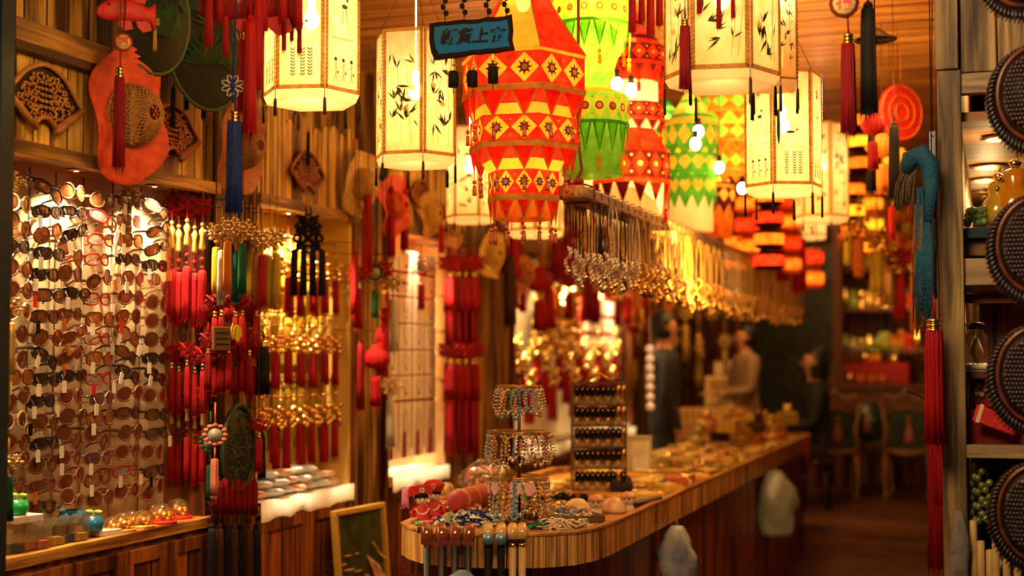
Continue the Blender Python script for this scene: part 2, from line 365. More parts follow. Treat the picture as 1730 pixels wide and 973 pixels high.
def pilaster(y0, y1, label):
    t = thing('wall_post', label, 'post')
    sbox('post_boards', (XL - .3, y0, 0), (XL - .01, y1, 2.35), w_wall, t); n = 2
    for y in (y0 + .02, y1 - .02): sbox('corner_batten', (XL - .02, y - .018, 0), (XL + .012, y + .018, 2.5), w_frame, t, .003)
    return t
pilaster(4.715, 5.055, 'plank post between sunglasses cabinet and yellow cabinet')
pilaster(5.955, 6.365, 'plank post between yellow cabinet and white card cabinet')
pilaster(7.155, 8.28, 'wide plank post behind the far red tassels')
# rods carrying hung stock
def rail(p0, p1, label, r=.005, m=brass):
    mb = MB(); mb.tube([p0, p1], r, 6); return tag(mb.build('hanging_rail', m), label, 'rail')

# ------------------------------------------------------------------ tassels, knots, charms
def skirt(mb, z0, z1, r, n=20, seed=0, flat=1.0):
    n = n * 2 if n > 12 else n
    rr = random.Random(seed); L = z1 - z0
    pr = [(r * .55, z0), (r * .85, z0 + L * .03), (r * .95, z0 + L * .2), (r, z0 + L * .6), (r * 1.1, z0 + L * .93)]
    rg = [rr.uniform(.74, 1.08) for _ in range(n)]
    b = len(mb.v)
    mb.lathe(pr, n, mod=lambda a, i: rg[int(round(a / (2 * pi) * n)) % n], sy=flat)
    rag = [rr.uniform(.86, 1.02) for _ in range(n)]              # ragged strand ends
    for j in range(n):
        a = 2 * pi * j / n; q = r * 1.08 * rg[j]; w = .5 * pi * 2 / n
        e = z0 + L * (rag[j] + .03)
        mb.add([(q * cos(a - w), q * sin(a - w) * flat, z0 + L * .92), (q * cos(a + w), q * sin(a + w) * flat, z0 + L * .92), (q * 1.04 * cos(a), q * 1.04 * sin(a) * flat, e)], [(0, 1, 2)])
def knot(mb, z, s, r=None):
    """flat Chinese knot: crossing cords with loops round the rim"""
    r = r or s * .07
    for k in (-1, 0, 1):
        o = k * s * .16
        for sg in (1, -1):
            mb.tube([(-s * .34 + o * .7, sg * r * .4, z - sg * s * .34 - o * .7 * -sg), (s * .34 + o * .7, -sg * r * .4, z + sg * s * .34 + o * .7 * sg)], r, 5)
    for k in range(8):
        a = pi * k / 4; c = Vector((cos(a), 0, sin(a))) * s * .36
        q = s * .13
        mb.tube([(c.x + q * cos(b), 0, z + c.z + q * sin(b)) for b in [j * pi / 3 for j in range(6)]], r * .8, 4, True)
KINDS = {}
def k_tassel(col, t):
    mb = MB(); mb.tube([(0, 0, 0), (.004, 0, -.16)], .008, 5); mb.build('cord', COLS[col], t)
    mb = MB()
    for z in (-.145, -.175, -.205): mb.lathe([(.035, z - .028), (.042, z - .014), (.035, z)], 12)
    mb.build('cap', gold, t)
    mb = MB(); skirt(mb, -.2, -1, .055, seed=1); mb.build('skirt', COLS[col], t)
def k_plain(col, t):
    mb = MB(); mb.tube([(0, 0, 0), (0, 0, -.12)], .008, 5); mb.sph((0, 0, -.13), .03); mb.build('cord', COLS[col], t)
    mb = MB(); skirt(mb, -.14, -1, .05, seed=3); mb.build('skirt', COLS[col], t)
def k_knot(col, t):
    mb = MB(); mb.tube([(0, 0, 0), (0, 0, -.2)], .007, 5); mb.tube([(0, 0, -.3), (0, 0, -.45)], .007, 5); mb.build('cord', COLS[col], t)
    mb = MB(); knot(mb, -.25, .2); mb.build('knot', COLS[col], t)
    mb = MB(); mb.sph((0, 0, -.39), .028); mb.lathe([(.022, -.45), (.03, -.43), (.02, -.415)], 8); mb.build('bead', gold, t)
    mb = MB(); skirt(mb, -.45, -1, .042, seed=2); mb.build('tassel', COLS[col], t)
def k_long(col, t):
    mb = MB(); mb.tube([(0, 0, 0), (0, 0, -.62)], .006, 5); mb.build('cord', COLS[col], t)
    mb = MB(); knot(mb, -.12, .13); mb.build('knot', COLS[col], t)
    mb = MB()
    mb.lathe([(.010, -.44), (.024, -.42), (.014, -.34), (.026, -.30), (.008, -.27)], 8); mb.sph((0, 0, -.25), .017); mb.build('charm', goldd, t)
    mb = MB(); mb.sph((0, 0, -.5), .017); mb.sph((0, 0, -.56), .014); mb.build('bead', COLS[col], t)
    mb = MB(); skirt(mb, -.58, -1, .034, seed=4); mb.build('tassel', COLS[col], t)
def k_star(col, t):
    mb = MB(); mb.tube([(0, 0, 0), (0, 0, -.2)], .005, 4); mb.tube([(0, 0, -.36), (0, 0, -.46)], .005, 4); mb.build('cord', COLS['yellow'], t)
    mb = MB()
    for k in range(6):
        a = k * pi / 3
        for q in (.05, .085): mb.sph((q * cos(a), 0, -.28 + q * sin(a)), .022, 6, 4)
        mb.tube([(0, 0, -.28), (.09 * cos(a + .5), 0, -.28 + .09 * sin(a + .5))], .008, 4)
    mb.sph((0, -.01, -.28), .03, 6, 4)
    mb.build('crystal_star', mat('pale gold crystal', (.85, .60, .22), .12, .8, coat=1), t)
    mb = MB(); skirt(mb, -.44, -1, .034, seed=5); mb.build('tassel', COLS[col], t)
def k_gold(col, t):
    mb = MB(); mb.tube([(0, 0, 0), (0, 0, -.55)], .006, 4); mb.build('cord', COLS['yellow'], t)
    mb = MB(); rr = random.Random(8)
    for k in range(9): mb.sph((.05 * cos(k * 2.4), .03 * sin(k * 2.4), -.30 - .025 * k), .036, 7, 5)
    mb.sph((0, 0, -.16), .03, 7, 5); mb.build('gold_bells', gold, t)
    mb = MB(); skirt(mb, -.52, -1, .04, seed=6); mb.build('tassel', COLS[col], t)
def k_pouch(col, t):
    mb = MB(); mb.tube([(0, 0, 0), (0, 0, -.2)], .006, 4); mb.tube([(0, 0, -.5), (0, 0, -.6)], .006, 4); mb.build('cord', COLS[col], t)
    mb = MB(); mb.lathe([(1e-5, -.5), (.09, -.46), (.13, -.36), (.10, -.26), (.04, -.2), (.05, -.17)], 12, sy=.5); mb.build('pouch', COLS[col], t)
    mb = MB(); skirt(mb, -.58, -1, .05, seed=7); mb.build('tassel', COLS[col], t)
def k_ring(col, t):
    mb = MB(); mb.tube([(0, 0, 0), (0, 0, -.22)], .006, 4); mb.tube([(0, 0, -.45), (0, 0, -.6)], .006, 4); mb.build('cord', COLS[col], t)
    mb = MB()
    for k in range(12): a = k * pi / 6; mb.sph((.07 * cos(a), 0, -.335 + .1 * sin(a)), .022, 6, 4)
    mb.build('scalloped_rim', COLS[col], t)
    mb = MB(); mb.lathe([(1e-5, -.02), (.05, -.012), (.05, .012), (1e-5, .02)], 12); 
    for i, p in enumerate(mb.v): mb.v[i] = Vector((p.x, p.z, p.y * 1.4 - .335))
    mb.build('medallion', mat('grey jade', (.35, .33, .26), .3), t)
    mb = MB(); skirt(mb, -.58, -1, .03, seed=7); mb.build('tassel', COLS[col], t)
KIND = {'tassel': (k_tassel, 'tassel', 'tassel'), 'plain': (k_plain, 'plain_tassel', 'tassel'), 'knot': (k_knot, 'knot_ornament', 'knot ornament'), 'long': (k_long, 'charm_strand', 'charm'),
        'star': (k_star, 'crystal_star_ornament', 'ornament'), 'gold': (k_gold, 'gold_bell_ornament', 'ornament'), 'pouch': (k_pouch, 'silk_pouch', 'pouch'), 'ring': (k_ring, 'medallion_ornament', 'ornament')}
def hangp(kind, col, top, L, label, group=None, rz=None, wide=1):
    fn, nm, cat = KIND[kind]
    def mk():
        t = thing(nm, None, cat); fn(col, t); return t
    return proto((kind, col), mk)(label, top, face(top) if rz is None else rz, group, (L * wide, L * wide, L))
def hang(kind, col, u, v0, v1, x, label, group=None, wide=1, y=None, d=None):
    p = PX(u, v0, x) if y is None and d is None else PY(u, v0, y) if d is None else P(u, v0, d)
    o = hangp(kind, col, p, (v1 - v0) * px(p), label, group, wide=wide)
    if p.z < 2.97: hook(o, (XL - .01, p.y, p.z + .01) if y is None and d is None else (p.x, p.y, 3.0))
    return o
def hook(o, q):
    """the thread or peg that holds a hung thing, from its top to point q"""
    M = Matrix.LocRotScale(o.location, o.rotation_euler, o.scale).inverted(); q = M @ Vector(q); s = .0013; a = s / o.scale.x; b = s / o.scale.z; mb = MB()
    ax = abs(q.z) < .3
    cs = [(0, a, b), (0, -a, b), (0, 0, -b)] if ax else [(a, 0, 0), (-a, a, 0), (-a, -a, 0)]
    cs = [Vector(c) for c in cs]; mb.add([c for c in cs] + [q + c for c in cs], [(0, 1, 4, 3), (1, 2, 5, 4), (2, 0, 3, 5)])
    mb.build('peg' if ax else 'hanging_thread', COLS['brown'], o)
# ------------------------------------------------------------------ carved fan panels and straw hats on the fascia
def fan_outline(n=14):
    c = (0, -.75); o = [(c[0] + 1.25 * cos(a) * (1.08 if abs(a - pi / 2) > .4 else 1), c[1] + 1.25 * sin(a) + (.14 * max(0, cos((a - pi / 2) * 2.2)))) for a in [R(32 + 116 * i / n) for i in range(n + 1)]]
    return o + [(c[0] + .36 * cos(a), c[1] + .36 * sin(a)) for a in [R(148 - 116 * i / 8) for i in range(9)]]
def inside(x, y, q=.93):
    dx, dy = x, y + .75; r = math.hypot(dx, dy); a = math.degrees(math.atan2(dy, dx))
    return .42 < r < 1.22 * q + .1 * max(0, cos(R(a - 90) * 2.2)) and 37 < a < 143
def mk_fan(s, m, seed):
    def f():
        t = thing('carved_fan_panel', None, 'wood carving'); rr = random.Random(seed); ol = [(a * s, b * s) for a, b in fan_outline()]
        mb = MB(); mb.poly(ol, .004, 'Y', (0, .006, 0)); mb.build('shadow_backing', mat('fretwork shadow tone', (.035, .012, .005), .8), t)  # dark sheet added in place of the shadow behind the fretwork
        mb = MB(); mb.tube([(a, -.004, b) for a, b in ol], .0085, 5, True)
        mb.tube([(1.3 * s * cos(R(30)) , -.008, (-.75 + 1.3 * sin(R(30))) * s), (.36 * s * cos(R(32)), -.008, (-.75 + .3 * sin(R(20))) * s)], .012, 5)
        mb.tube([(-1.3 * s * cos(R(30)), -.008, (-.75 + 1.3 * sin(R(30))) * s), (-.36 * s * cos(R(32)), -.008, (-.75 + .3 * sin(R(20))) * s)], .012, 5); mb.build('frame', m, t)
        mb = MB(); k = 0
        for i in range(-8, 9):
            for j in range(-7, 9):
                x = i * .118 + rr.uniform(-.02, .02); y = j * .118 - .08
                if not inside(x, y): continue
                if abs(x) < .22 and -.25 < y < .3:
                    mb.tube([(x * s - .012, -.004, y * s), (x * s + .012, -.004, y * s)], .0042, 4); mb.tube([(x * s, -.004, y * s - .006), (x * s, -.004, y * s + .006)], .0042, 4); continue
                a0 = rr.uniform(0, 6.28); q = rr.uniform(.05, .085) * s; sg = rr.choice((-1, 1))
                pts = [((x * s + q * cos(a0 + sg * b * .8) * (1 - b * .09)), -.004 + rr.uniform(-.002, .002), y * s + q * sin(a0 + sg * b * .8) * (1 - b * .09)) for b in range(6)]
                mb.tube(pts, .0045, 4)
        mb.build('fretwork', m, t); return t
    return f
def wallp(u, v, off=.02): return PX(u, v, XL + off)
for i, (u, v, s, m, lb) in enumerate([(76, 165, .158, w_carve, 'large honey coloured carved fan panel at the left edge of the fascia'),
        (291, 222, .15, w_carve2, 'carved wooden fan panel partly behind the red straw hat'),
        (519, 290, .135, w_carve2, 'small reddish carved fan panel above the yellow cabinet'),
        (712, 330, .12, w_carve2, 'blurred carved fan panel behind the bamboo lantern tassels')]):
    t = mk_fan(s, m, 40 + i)(); t.location = wallp(u, v, .025); t.rotation_euler = (0, 0, pi / 2); tag(t, lb, None)
    if i in (1, 2): hangp('plain', 'black', wallp(u + 2, v - 95 + 10 * i, .05), .17, ['thin black tassel hung above the large carved fan', 'black tassel in front of the second carved fan', 'short black tassel above the small reddish fan'][i])
def mk_hat(s, brimm, crownm, seed, wav=.03):
    def f():
        t = thing('straw_hat', None, 'hat'); rr = random.Random(seed)
        mb = MB(); n = 40; rings = 15; vs = []
        for i in range(rings):
            r = s * (.42 + .58 * i / (rings - 1))
            for j in range(n):
                a = 2 * pi * j / n; w = wav * (i / rings) ** 1.5 * (sin(3 * a + seed) + .5 * sin(5 * a))
                vs.append((r * cos(a) * .72, -.015 + w - .007 * (i % 2), r * sin(a)))
        mb.add(vs, [(i * n + j, i * n + (j + 1) % n, (i + 1) * n + (j + 1) % n, (i + 1) * n + j) for i in range(rings - 1) for j in range(n)], True)
        mb.build('brim', brimm, t)
        def dome(lat, lon): return (s * .45 * cos(lat) * cos(lon) * .92, -.02 - s * .5 * sin(lat), s * .45 * cos(lat) * sin(lon))
        mb = MB()
        for k in range(26):
            for sg in (1, -1):
                mb.tube([dome(q * .22, 2 * pi * k / 26 + sg * q * .3) for q in range(7)], .0026, 4)
        mb.build('woven_crown', crownm, t)
        mb = MB(); mb.tube([(s * .44 * cos(a) * .92, -.02, s * .44 * sin(a)) for a in [2 * pi * k / 24 for k in range(24)]], .007, 5, True); mb.build('hat_band', crownm, t)
        return t
    return f
straw = mat('golden straw', (.78, .45, .10), .6, var=.45, scale=70, bump=.3)
strawb = mat('brown straw weave', (.50, .24, .06), .6, var=.4, scale=70)
strawr = mat('orange red dyed straw', (.82, .10, .025), .6, col2=(.50, .035, .01), scale=25, bump=.3)
strawo = mat('rust straw', (.62, .20, .05), .6, var=.4, scale=30, bump=.3)
for u, v, s, a, b, lb, off in [(214, 196, .232, strawr, strawb, 'orange red straw hat hanging on the fascia by the carved fans', .09),
        (404, 250, .185, strawo, strawb, 'rust coloured straw hat behind the navy tassel', .07),
        (606, 312, .165, straw, straw, 'golden straw hat left of the bamboo painted lantern', .06),
        (660, 348, .15, strawr, strawr, 'red straw hat below the bamboo painted lantern', .10),
        (722, 362, .13, straw, straw, 'blurred yellow straw hat right of the red hat', .05),
        (762, 380, .13, strawo, strawb, 'blurred rust hat on the wide plank post', .05)]:
    t = mk_hat(s, a, b, int(u))(); t.location = wallp(u, v, off); t.rotation_euler = (0, R(6), pi / 2 - .25); tag(t, lb, None)
# painted dark hats high on the wall
leafg = mat('painted green leaf', (.014, .06, .012), .7, col2=(.006, .03, .008))
darkhat = mat('dark green hat cloth', (.008, .009, .004), .7, var=.4, scale=12)
for u, v, s, lb in [(262, 28, .17, 'dark hat with green rim beside the red carp'), (352, 62, .23, 'large dark green hat with painted bamboo leaves')]:
    t = thing('painted_hat', lb, 'hat', PX(u, v, -2.66), pi / 2 - .4)
    mb = MB(); mb.lathe([(s, 0), (s * .96, .006), (s * .5, .05), (.01, .12)], 28)
    mb.v = [Vector((p.x * .8, -p.z, p.y * 1.15)) for p in mb.v]; mb.build('hat_body', darkhat, t)
    mb = MB(); mb.tube([(s * cos(a) * .8, 0, s * sin(a) * 1.15) for a in [k * pi / 14 for k in range(28)]], .008, 6, True); mb.build('hat_rim', mat('moss green binding', (.05, .09, .02), .6), t)
    mb = MB(); rr = random.Random(int(u))
    for k in range(7):
        x0 = rr.uniform(-.4, .4) * s; z0 = rr.uniform(-.7, .3) * s
        for j in range(9):
            a = R(20 + 140 * j / 8); l = s * .4
            p = Vector((x0, 0, z0)); q = p + Vector((cos(a) * l, 0, sin(a) * l)); w = Vector((-sin(a), 0, cos(a))) * .006
            def yy(c): return -(.125 * (1 - min(1, math.hypot(c.x / .8, c.z / 1.15) / s)) + .008)
            m_ = (p + q) / 2
            vs = [Vector((c.x, yy(c), c.z)) for c in (p, m_ + w, q, m_ - w)]; mb.add(vs, [(0, 1, 2, 3)])
    mb.build('painted_leaves', leafg, t)
    if s > .2:
        mb = MB()
        for k in range(5):
            for sg in (1, -1): mb.tube([(s * (-.1 + .1 * k), -.09, .1 * s * sg), (s * (-.1 + .1 * k + .3 * sg), -.05, s * .9)], .003, 4)
        mb.build('yellow_lattice', mat('yellow line paint', (.55, .30, .05), .5), t)
# carp pouch with good-luck disc, left of centre top
def chars(txt, size, m, name, parent, loc, rot, thick=.001, bold=0, shear=0):
    c = bpy.data.curves.new(name, 'FONT'); c.body = txt; c.size = size; c.align_x = 'CENTER'; c.align_y = 'CENTER'; c.extrude = thick; c.offset = bold; c.shear = shear
    o = bpy.data.objects.new(name, c); COL.objects.link(o); dg = bpy.context.evaluated_depsgraph_get()
    me = bpy.data.meshes.new_from_object(o.evaluated_get(dg)); bpy.data.objects.remove(o); o = bpy.data.objects.new(name, me); COL.objects.link(o)
    me.materials.clear(); me.materials.append(m); o.parent = parent; o.location = loc; o.rotation_euler = rot; return o
def carp(lb, p, s, rz, tassels=0):
    t = thing('cloth_carp', lb, 'ornament', p, rz)
    mb = MB(); n = 14; vs = []
    for i in range(15):
        q = i / 14; x = -1 + 2 * q; h = .42 * math.sqrt(max(0, 1 - (x * .98) ** 2)) * (1.1 - .35 * q) + .02
        if x > .75: h = .18 + (x - .75) * 1.3
        for j in range(n):
            a = 2 * pi * j / n; vs.append((x * s, sin(a) * h * .42 * s, cos(a) * h * s + .12 * s * cos(x * 2)))
    mb.add(vs, [(i * n + j, i * n + (j + 1) % n, (i + 1) * n + (j + 1) % n, (i + 1) * n + j) for i in range(14) for j in range(n)] + [tuple(range(n)), tuple(range(14 * n, 15 * n))], True)
    mb.build('body', COLS['crimson'] if tassels else redb, t)
    mb = MB()
    for sg, x in ((1, .2), (-1, -.3), (-1, .35)):
        mb.poly([(x * s, sg * .35 * s), ((x + .45) * s, sg * .3 * s), ((x + .55) * s, sg * .62 * s), ((x + .25) * s, sg * .72 * s), ((x + .05) * s, sg * .55 * s)], .006, 'Y', (0, 0, .08 * s))
    mb.build('fin', redb, t)
    mb = MB(); mb.sph((-.62 * s, -.13 * s, .22 * s), .05 * s); mb.build('eye', black, t)
    mb = MB(); rr = random.Random(3)
    for k in range(7):
        c = (rr.uniform(-.4, .5) * s, rr.uniform(-.05, .3) * s)
        for j in range(6): a = j * pi / 3; mb.tube([(c[0], -.19 * s, c[1]), (c[0] + .07 * s * cos(a), -.185 * s, c[1] + .07 * s * sin(a))], .006 * s, 4)
    mb.build('sequin_flowers', goldd, t)
    mb = MB(); mb.tube([(0, 0, .4 * s), (0, 0, 3.0 - p.z)], .002, 4); mb.build('cord', red, t)
    return t
carp('red embroidered cloth carp over the orange red straw hat', P(213, 22, 4.25), .085, face(P(213, 22, 4.25)) + .2)
def disc_fu(lb, p, s, deep=False):
    t = thing('luck_charm', lb, 'charm', p, face(p))
    def dk(r, th): 
        m_ = MB(); m_.lathe([(r, -th), (r, th)], 24, mod=lambda a, i: 1 + .03 * cos(12 * a)); m_.v = [Vector((q.x, q.z, q.y)) for q in m_.v]; return m_
    dk(s, .006).build('rim', mat('rust lacquer', (.45, .05, .02), .4) if not deep else mat('dark lacquer rim', (.22, .03, .015), .4), t); dk(s * .76, .008).build('face', mat('cream enamel', (.85, .62, .22), .4), t)
    chars('福', s * 1.15, mat('red character ink', (.6, .02, .01), .5), 'character', t, (0, -.010, 0), (pi / 2, 0, 0), .001, .0008)
    mb = MB(); mb.tube([(0, 0, s), (.005, 0, s + .07), (0, 0, 2.99 - p.z)], .002, 4); mb.build('cord', black, t); return t
disc_fu('round cream charm with red character above the long red tassel', P(208, 72, 4.2), .027)
hang('tassel', 'crimson', 203, 84, 295, 0, 'long dark red tassel in front of the orange red hat', d=4.2, wide=.85)
disc_fu('dark rimmed luck charm above the red tassel, top right of picture', P(1426, 6, 4.1), .042, True)
hang('tassel', 'crimson', 1432, 28, 236, 0, 'long red tassel left of the black tassel, top right', d=4.1, wide=1.1)
hang('plain', 'black', 1466, -20, 205, 0, 'thick black tassel right of the long red tassel, top right', d=4.15, wide=1.25)
# red carved fish with hanging red tassels, top left
carp('dark red carp with hanging tassels, left of the picture lantern', P(420, 8, 4.3), .15, face(P(420, 8, 4.3)) - .2, 1)
for i, (u, a, b, c) in enumerate([(354, -60, 85, 'redb'), (382, 15, 100, 0), (412, 30, 200, 0), (424, 0, 240, 0), (437, -30, 160, 0), (446, -60, 60, 0), (478, -60, 45, 0), (505, -60, 55, 0), (372, -60, 45, 0)]):
    hang('tassel' if i in (2,) else 'plain', 'red', u, a, b, 0, 'red tassel under the dark red carp, %s of the group' % nth(i), 'red tassels under the dark carp', d=4.22 + .02 * (i % 3), wide=(1.0 if b - a > 120 else 1.3))
for i, (u, a, b) in enumerate([(335, 10, 140), (450, -40, 95), (520, -60, 40)]): pass
for i, (kd, u, a, b, d, w) in enumerate([('tassel', 1157, 12, 158, 4.35, 1.2), ('plain', 1068, -60, 62, 4.8, 1.1), ('plain', 1084, -60, 44, 4.8, 1.1), ('plain', 1099, -60, 70, 4.85, 1.1), ('plain', 1114, -60, 50, 4.9, 1.1), ('plain', 1214, -60, 52, 4.3, .8), ('plain', 1238, -60, 36, 4.3, .8), ('plain', 1181, -60, 28, 4.35, 1.0), ('plain', 481, -60, 95, 4.3, .5), ('plain', 494, -60, 78, 4.32, .5), ('plain', 507, -60, 100, 4.3, .5)]):
    hang(kd, 'red' if i else 'crimson', u, a, b, 0, '%s' % ('long gold capped crimson tassel before the largest cream lantern' if i == 0 else ('high red tassel, %s from left above the maroon banded lantern' % nth(i - 1) if i < 5 else 'high red tassel, %s from left before the largest lantern' % nth(i - 5) if i < 8 else 'high thin red tassel, %s from left before the folk picture lantern' % nth(i - 8))), 'red tassels high in front of the lanterns', d=d, wide=w)
# blue cord knot and navy tassel
t = thing('petal_knot', 'dark blue cord with pale petal knot above navy tassel', 'knot ornament', P(393, 145, 4.2), face(P(393, 145, 4.2)))
mb = MB()
for k in range(8):
    a = pi / 8 + k * pi / 4; c = Vector((cos(a), 0, sin(a))); pr = Vector((-sin(a), 0, cos(a)))
    mb.tube([c * .004, c * .018 + pr * .007, c * .030 + pr * .005, c * .033, c * .030 - pr * .005, c * .018 - pr * .007], .0015, 4, True)
mb.build('pale_petals', mat('pale blue cord', (.55, .60, .52), .5), t)
mb = MB(); mb.sph((0, 0, 0), .010); mb.tube([(0, 0, 0), (0, 0, -.05)], .003, 5); mb.tube([(0, 0, 0), (.01, 0, .3), (.01, 0, 3 - t.location.z)], .003, 5); mb.build('cord', COLS['navy'], t)
hang('tassel', 'navy', 397, 158, 372, 0, 'long navy blue tassel with gold cap, upper left', d=4.2, wide=1.15)
hang('knot', 'yellow', 262, 20, 88, 0, 'small yellow tassel beside the red carp', d=4.3, wide=1.2)
for i, (u, a, b) in enumerate([(248, 95, 160), (316, 110, 190), (345, 120, 205)]):
    hang('plain', 'black', u, a, b, XL + .08, ['black tassel touching the right side of the orange red hat', 'black tassel right of the second carved fan', 'black tassel nearest the rust hat'][i])

# ------------------------------------------------------------------ sunglasses
FR = {'tortoise': (.14, .04, .012), 'black': (.015, .012, .012), 'red': (.45, .02, .02), 'cream': (.8, .6, .38), 'brown': (.20, .07, .025), 'silver': (.6, .55, .5), 'pink': (.38, .15, .09)}
LN = {'brown': (.30, .10, .035), 'dark': (.06, .035, .03), 'amber': (.70, .26, .08), 'violet': (.30, .13, .14), 'clear': (.9, .85, .8), 'red': (.34, .09, .04)}
def mk_glasses(fc, lc, shape):
    def f():
        t = thing('sunglasses', None, 'sunglasses')
        fm = mat('frame ' + fc, FR[fc], .2, coat=.6, metal=.8 if fc == 'silver' else 0); lm = lens('lens ' + lc, LN[lc], .25 if lc == 'clear' else .8)
        e = {'round': 2.0, 'square': 3.6, 'wide': 2.6}[shape]; a, b = {'round': (.027, .024), 'square': (.029, .021), 'wide': (.031, .018)}[shape]
        def out(cx, k=1):
            r = []
            for j in range(18):
                q = 2 * pi * j / 18; c, s_ = cos(q), sin(q); x = cx + k * a * abs(c) ** (2 / e) * (1 if c > 0 else -1); z = k * b * abs(s_) ** (2 / e) * (1 if s_ > 0 else -1)
                r.append((x, .25 * abs(x) ** 1.0 * abs(x) / .07, z - .002 * (x / .06) ** 2))
            return r
        mb = MB()
        for cx in (-.034, .034): mb.tube(out(cx), .0032 if fc != 'silver' else .0016, 5, True)
        mb.tube([(-.009, 0, .005), (0, -.002, .009), (.009, 0, .005)], .0026, 5); mb.build('frame', fm, t)
        for cx in (-.034, .034):
            mb = MB(); o = out(cx, .97); mb.add([(cx, .25 * cx * cx / .07 - .003, 0)] + o, [(0, j + 1, (j + 1) % 18 + 1) for j in range(18)], True); mb.build('lens', lm, t)
        for sg in (-1, 1):
            mb = MB(); x = sg * .065; y = .25 * x * x / .07
            mb.tube([(x * .96, y - .001, .008), (x * 1.04, y + .005, .009), (x * 1.03, y + .045, .008), (x * .98, y + .07, -.002), (x * .95, y + .082, -.018)], [.005, .0055, .004, .003, .003], 5); mb.build('temple', fm, t)
        return t
    return f
GK = [('tortoise', 'brown', 'round'), ('black', 'dark', 'wide'), ('brown', 'brown', 'wide'), ('tortoise', 'amber', 'square'), ('red', 'clear', 'wide'), ('cream', 'brown', 'round'), ('brown', 'red', 'round'), ('silver', 'violet', 'square'), ('black', 'brown', 'wide'), ('pink', 'red', 'round')]
rg = random.Random(11); colw = ['first', 'second', 'third', 'fourth', 'fifth', 'sixth']
cname = {'tortoise': 'tortoiseshell', 'cream': 'cream framed', 'red': 'red framed', 'black': 'black', 'brown': 'brown', 'silver': 'silver framed', 'pink': 'light brown'}
colu = [28, 80, 124, 170, 219, 266]; xg = XL - .085
for ci, u in enumerate(colu):
    yc = PX(u, 500, xg).y
    mb = MB(); mb.tube([(xg - .075, yc, .92), (xg - .075, yc, 2.11)], .004, 6)
    for k in range(16): z = 2.035 - k * .0675 - (ci % 2) * .012; mb.tube([(xg - .075, yc, z - .012), (xg - .01, yc, z - .003)], .0018, 4)
    tag(mb.build('sunglasses_rod', silver), 'slim upright rod carrying the %s column of sunglasses' % colw[ci], 'display rod')
    for k in range(16):
        z = 2.035 - k * .0675 - (ci % 2) * .012
        if z < .99: continue
        kd = (rg.choice([GK[0], GK[5], GK[3], GK[0], GK[1]]) if ci == 0 else rg.choice([GK[1], GK[8], GK[2], GK[0]]) if ci == 1 else rg.choice([GK[0], GK[2], GK[6], GK[1], GK[9]]) if ci == 2 else rg.choice([GK[3], GK[6], GK[7], GK[0], GK[4]]) if ci == 3 else rg.choice(GK) if ci == 4 else rg.choice([GK[1], GK[0], GK[9], GK[8]]))
        tw = rg.uniform(-.1, .1); tl = rg.choice((0, 0, 0, 0, 0, .35, -.3)) + rg.uniform(-.05, .05)
        g = proto(('g',) + kd, mk_glasses(*kd))('%s %s sunglasses with %s lenses, %s down in the %s column' % (cname[kd[0]], kd[2], kd[1] if kd[1] != 'dark' else 'dark', nth(k), colw[ci]),
            (xg + rg.uniform(0, .02), yc + rg.uniform(-.008, .008), z + .006), 0, 'sunglasses on the cabinet rods', 1.08, (0, tl, pi / 2 - .02 + tw))
        if rg.random() < .30:
            tc = rg.choice(['white', 'white', 'red', 'orange', 'black']); mb = MB(); sd = rg.choice((-.055, .055))
            mb.box((sd, -.006, -.032), (.019, .0012, .036)); mb.tube([(sd, -.006, -.014), (sd, .004, .006)], .0006, 4)
            mb.build('price_tag', {'white': white, 'red': redb, 'orange': COLS['orange'], 'black': black}[tc], g)
# knots hung at the right return of the sunglasses cabinet
for i, (u, kz) in enumerate([(291, 0), (303, 6), (317, -4), (330, 8), (343, 3)]):
    y = 4.60 + .02 * (i % 2)
    x = -2.97 + .035 * i
    hang('long', 'red', u, 318 + kz, 552 + kz, x, 'red strand with gold charms, %s from left on the cabinet return, upper row' % nth(i), 'red charm strands beside the sunglasses', y=y)
    hang('knot', 'red', u, 560 + kz, 700 + kz, x, 'red knot, %s from left on the cabinet return, middle row' % nth(i), 'red knots beside the sunglasses', y=y + .03)
    hang('long', 'red', u, 640 + kz, 815 + kz, x, 'red strand with gold charms, %s from left on the cabinet return, lower row' % nth(i), 'red charm strands beside the sunglasses', y=y + .06)
hang('star', 'yellow', 217, 290, 420, XL - .03, 'gold crystal ornament hanging before the sunglasses, right of middle', y=4.35, wide=1.6)
# plank post: crystal stars, coloured tassels, red mass, carved oval
for i, (u, v0, c) in enumerate([(366, 345, 'yellow'), (375, 350, 'white'), (385, 335, 'orange'), (391, 340, 'navy'), (399, 352, 'teal'), (410, 338, 'green'), (424, 345, 'yellow'), (435, 352, 'pink'), (444, 358, 'red'), (456, 362, 'yellow'), (468, 355, 'yellow')]):
    hang('star', c, u, v0, v0 + 165, XL + .08 + .05 * (i % 3), '%s tassel under a crystal star, %s from left over the plank post' % (c, nth(i)), 'crystal star tassels', wide=1.25)
for i in range(16):
    u = 352 + (i % 8) * 11.5; r_ = i // 8
    hang('knot' if i % 3 else 'pouch', 'red' if i % 2 else 'crimson', u, 478 + 66 * r_, 600 + 62 * r_ + (i * 7 % 11), XL + .05 + .03 * (i % 3), 'red knot and tassel on the plank post, %s row, %s from left' % (('upper', 'lower')[r_], nth(i % 8)), 'red knots massed on the plank post', wide=1.25)
for i in range(8):
    hang('plain', 'crimson', 360 + i * 10, 800 + 4 * (i % 2), 873, XL + .05, 'short dark red tassel under the dark carved oval, %s from left' % nth(i), 'short tassels under the carved oval', wide=2)
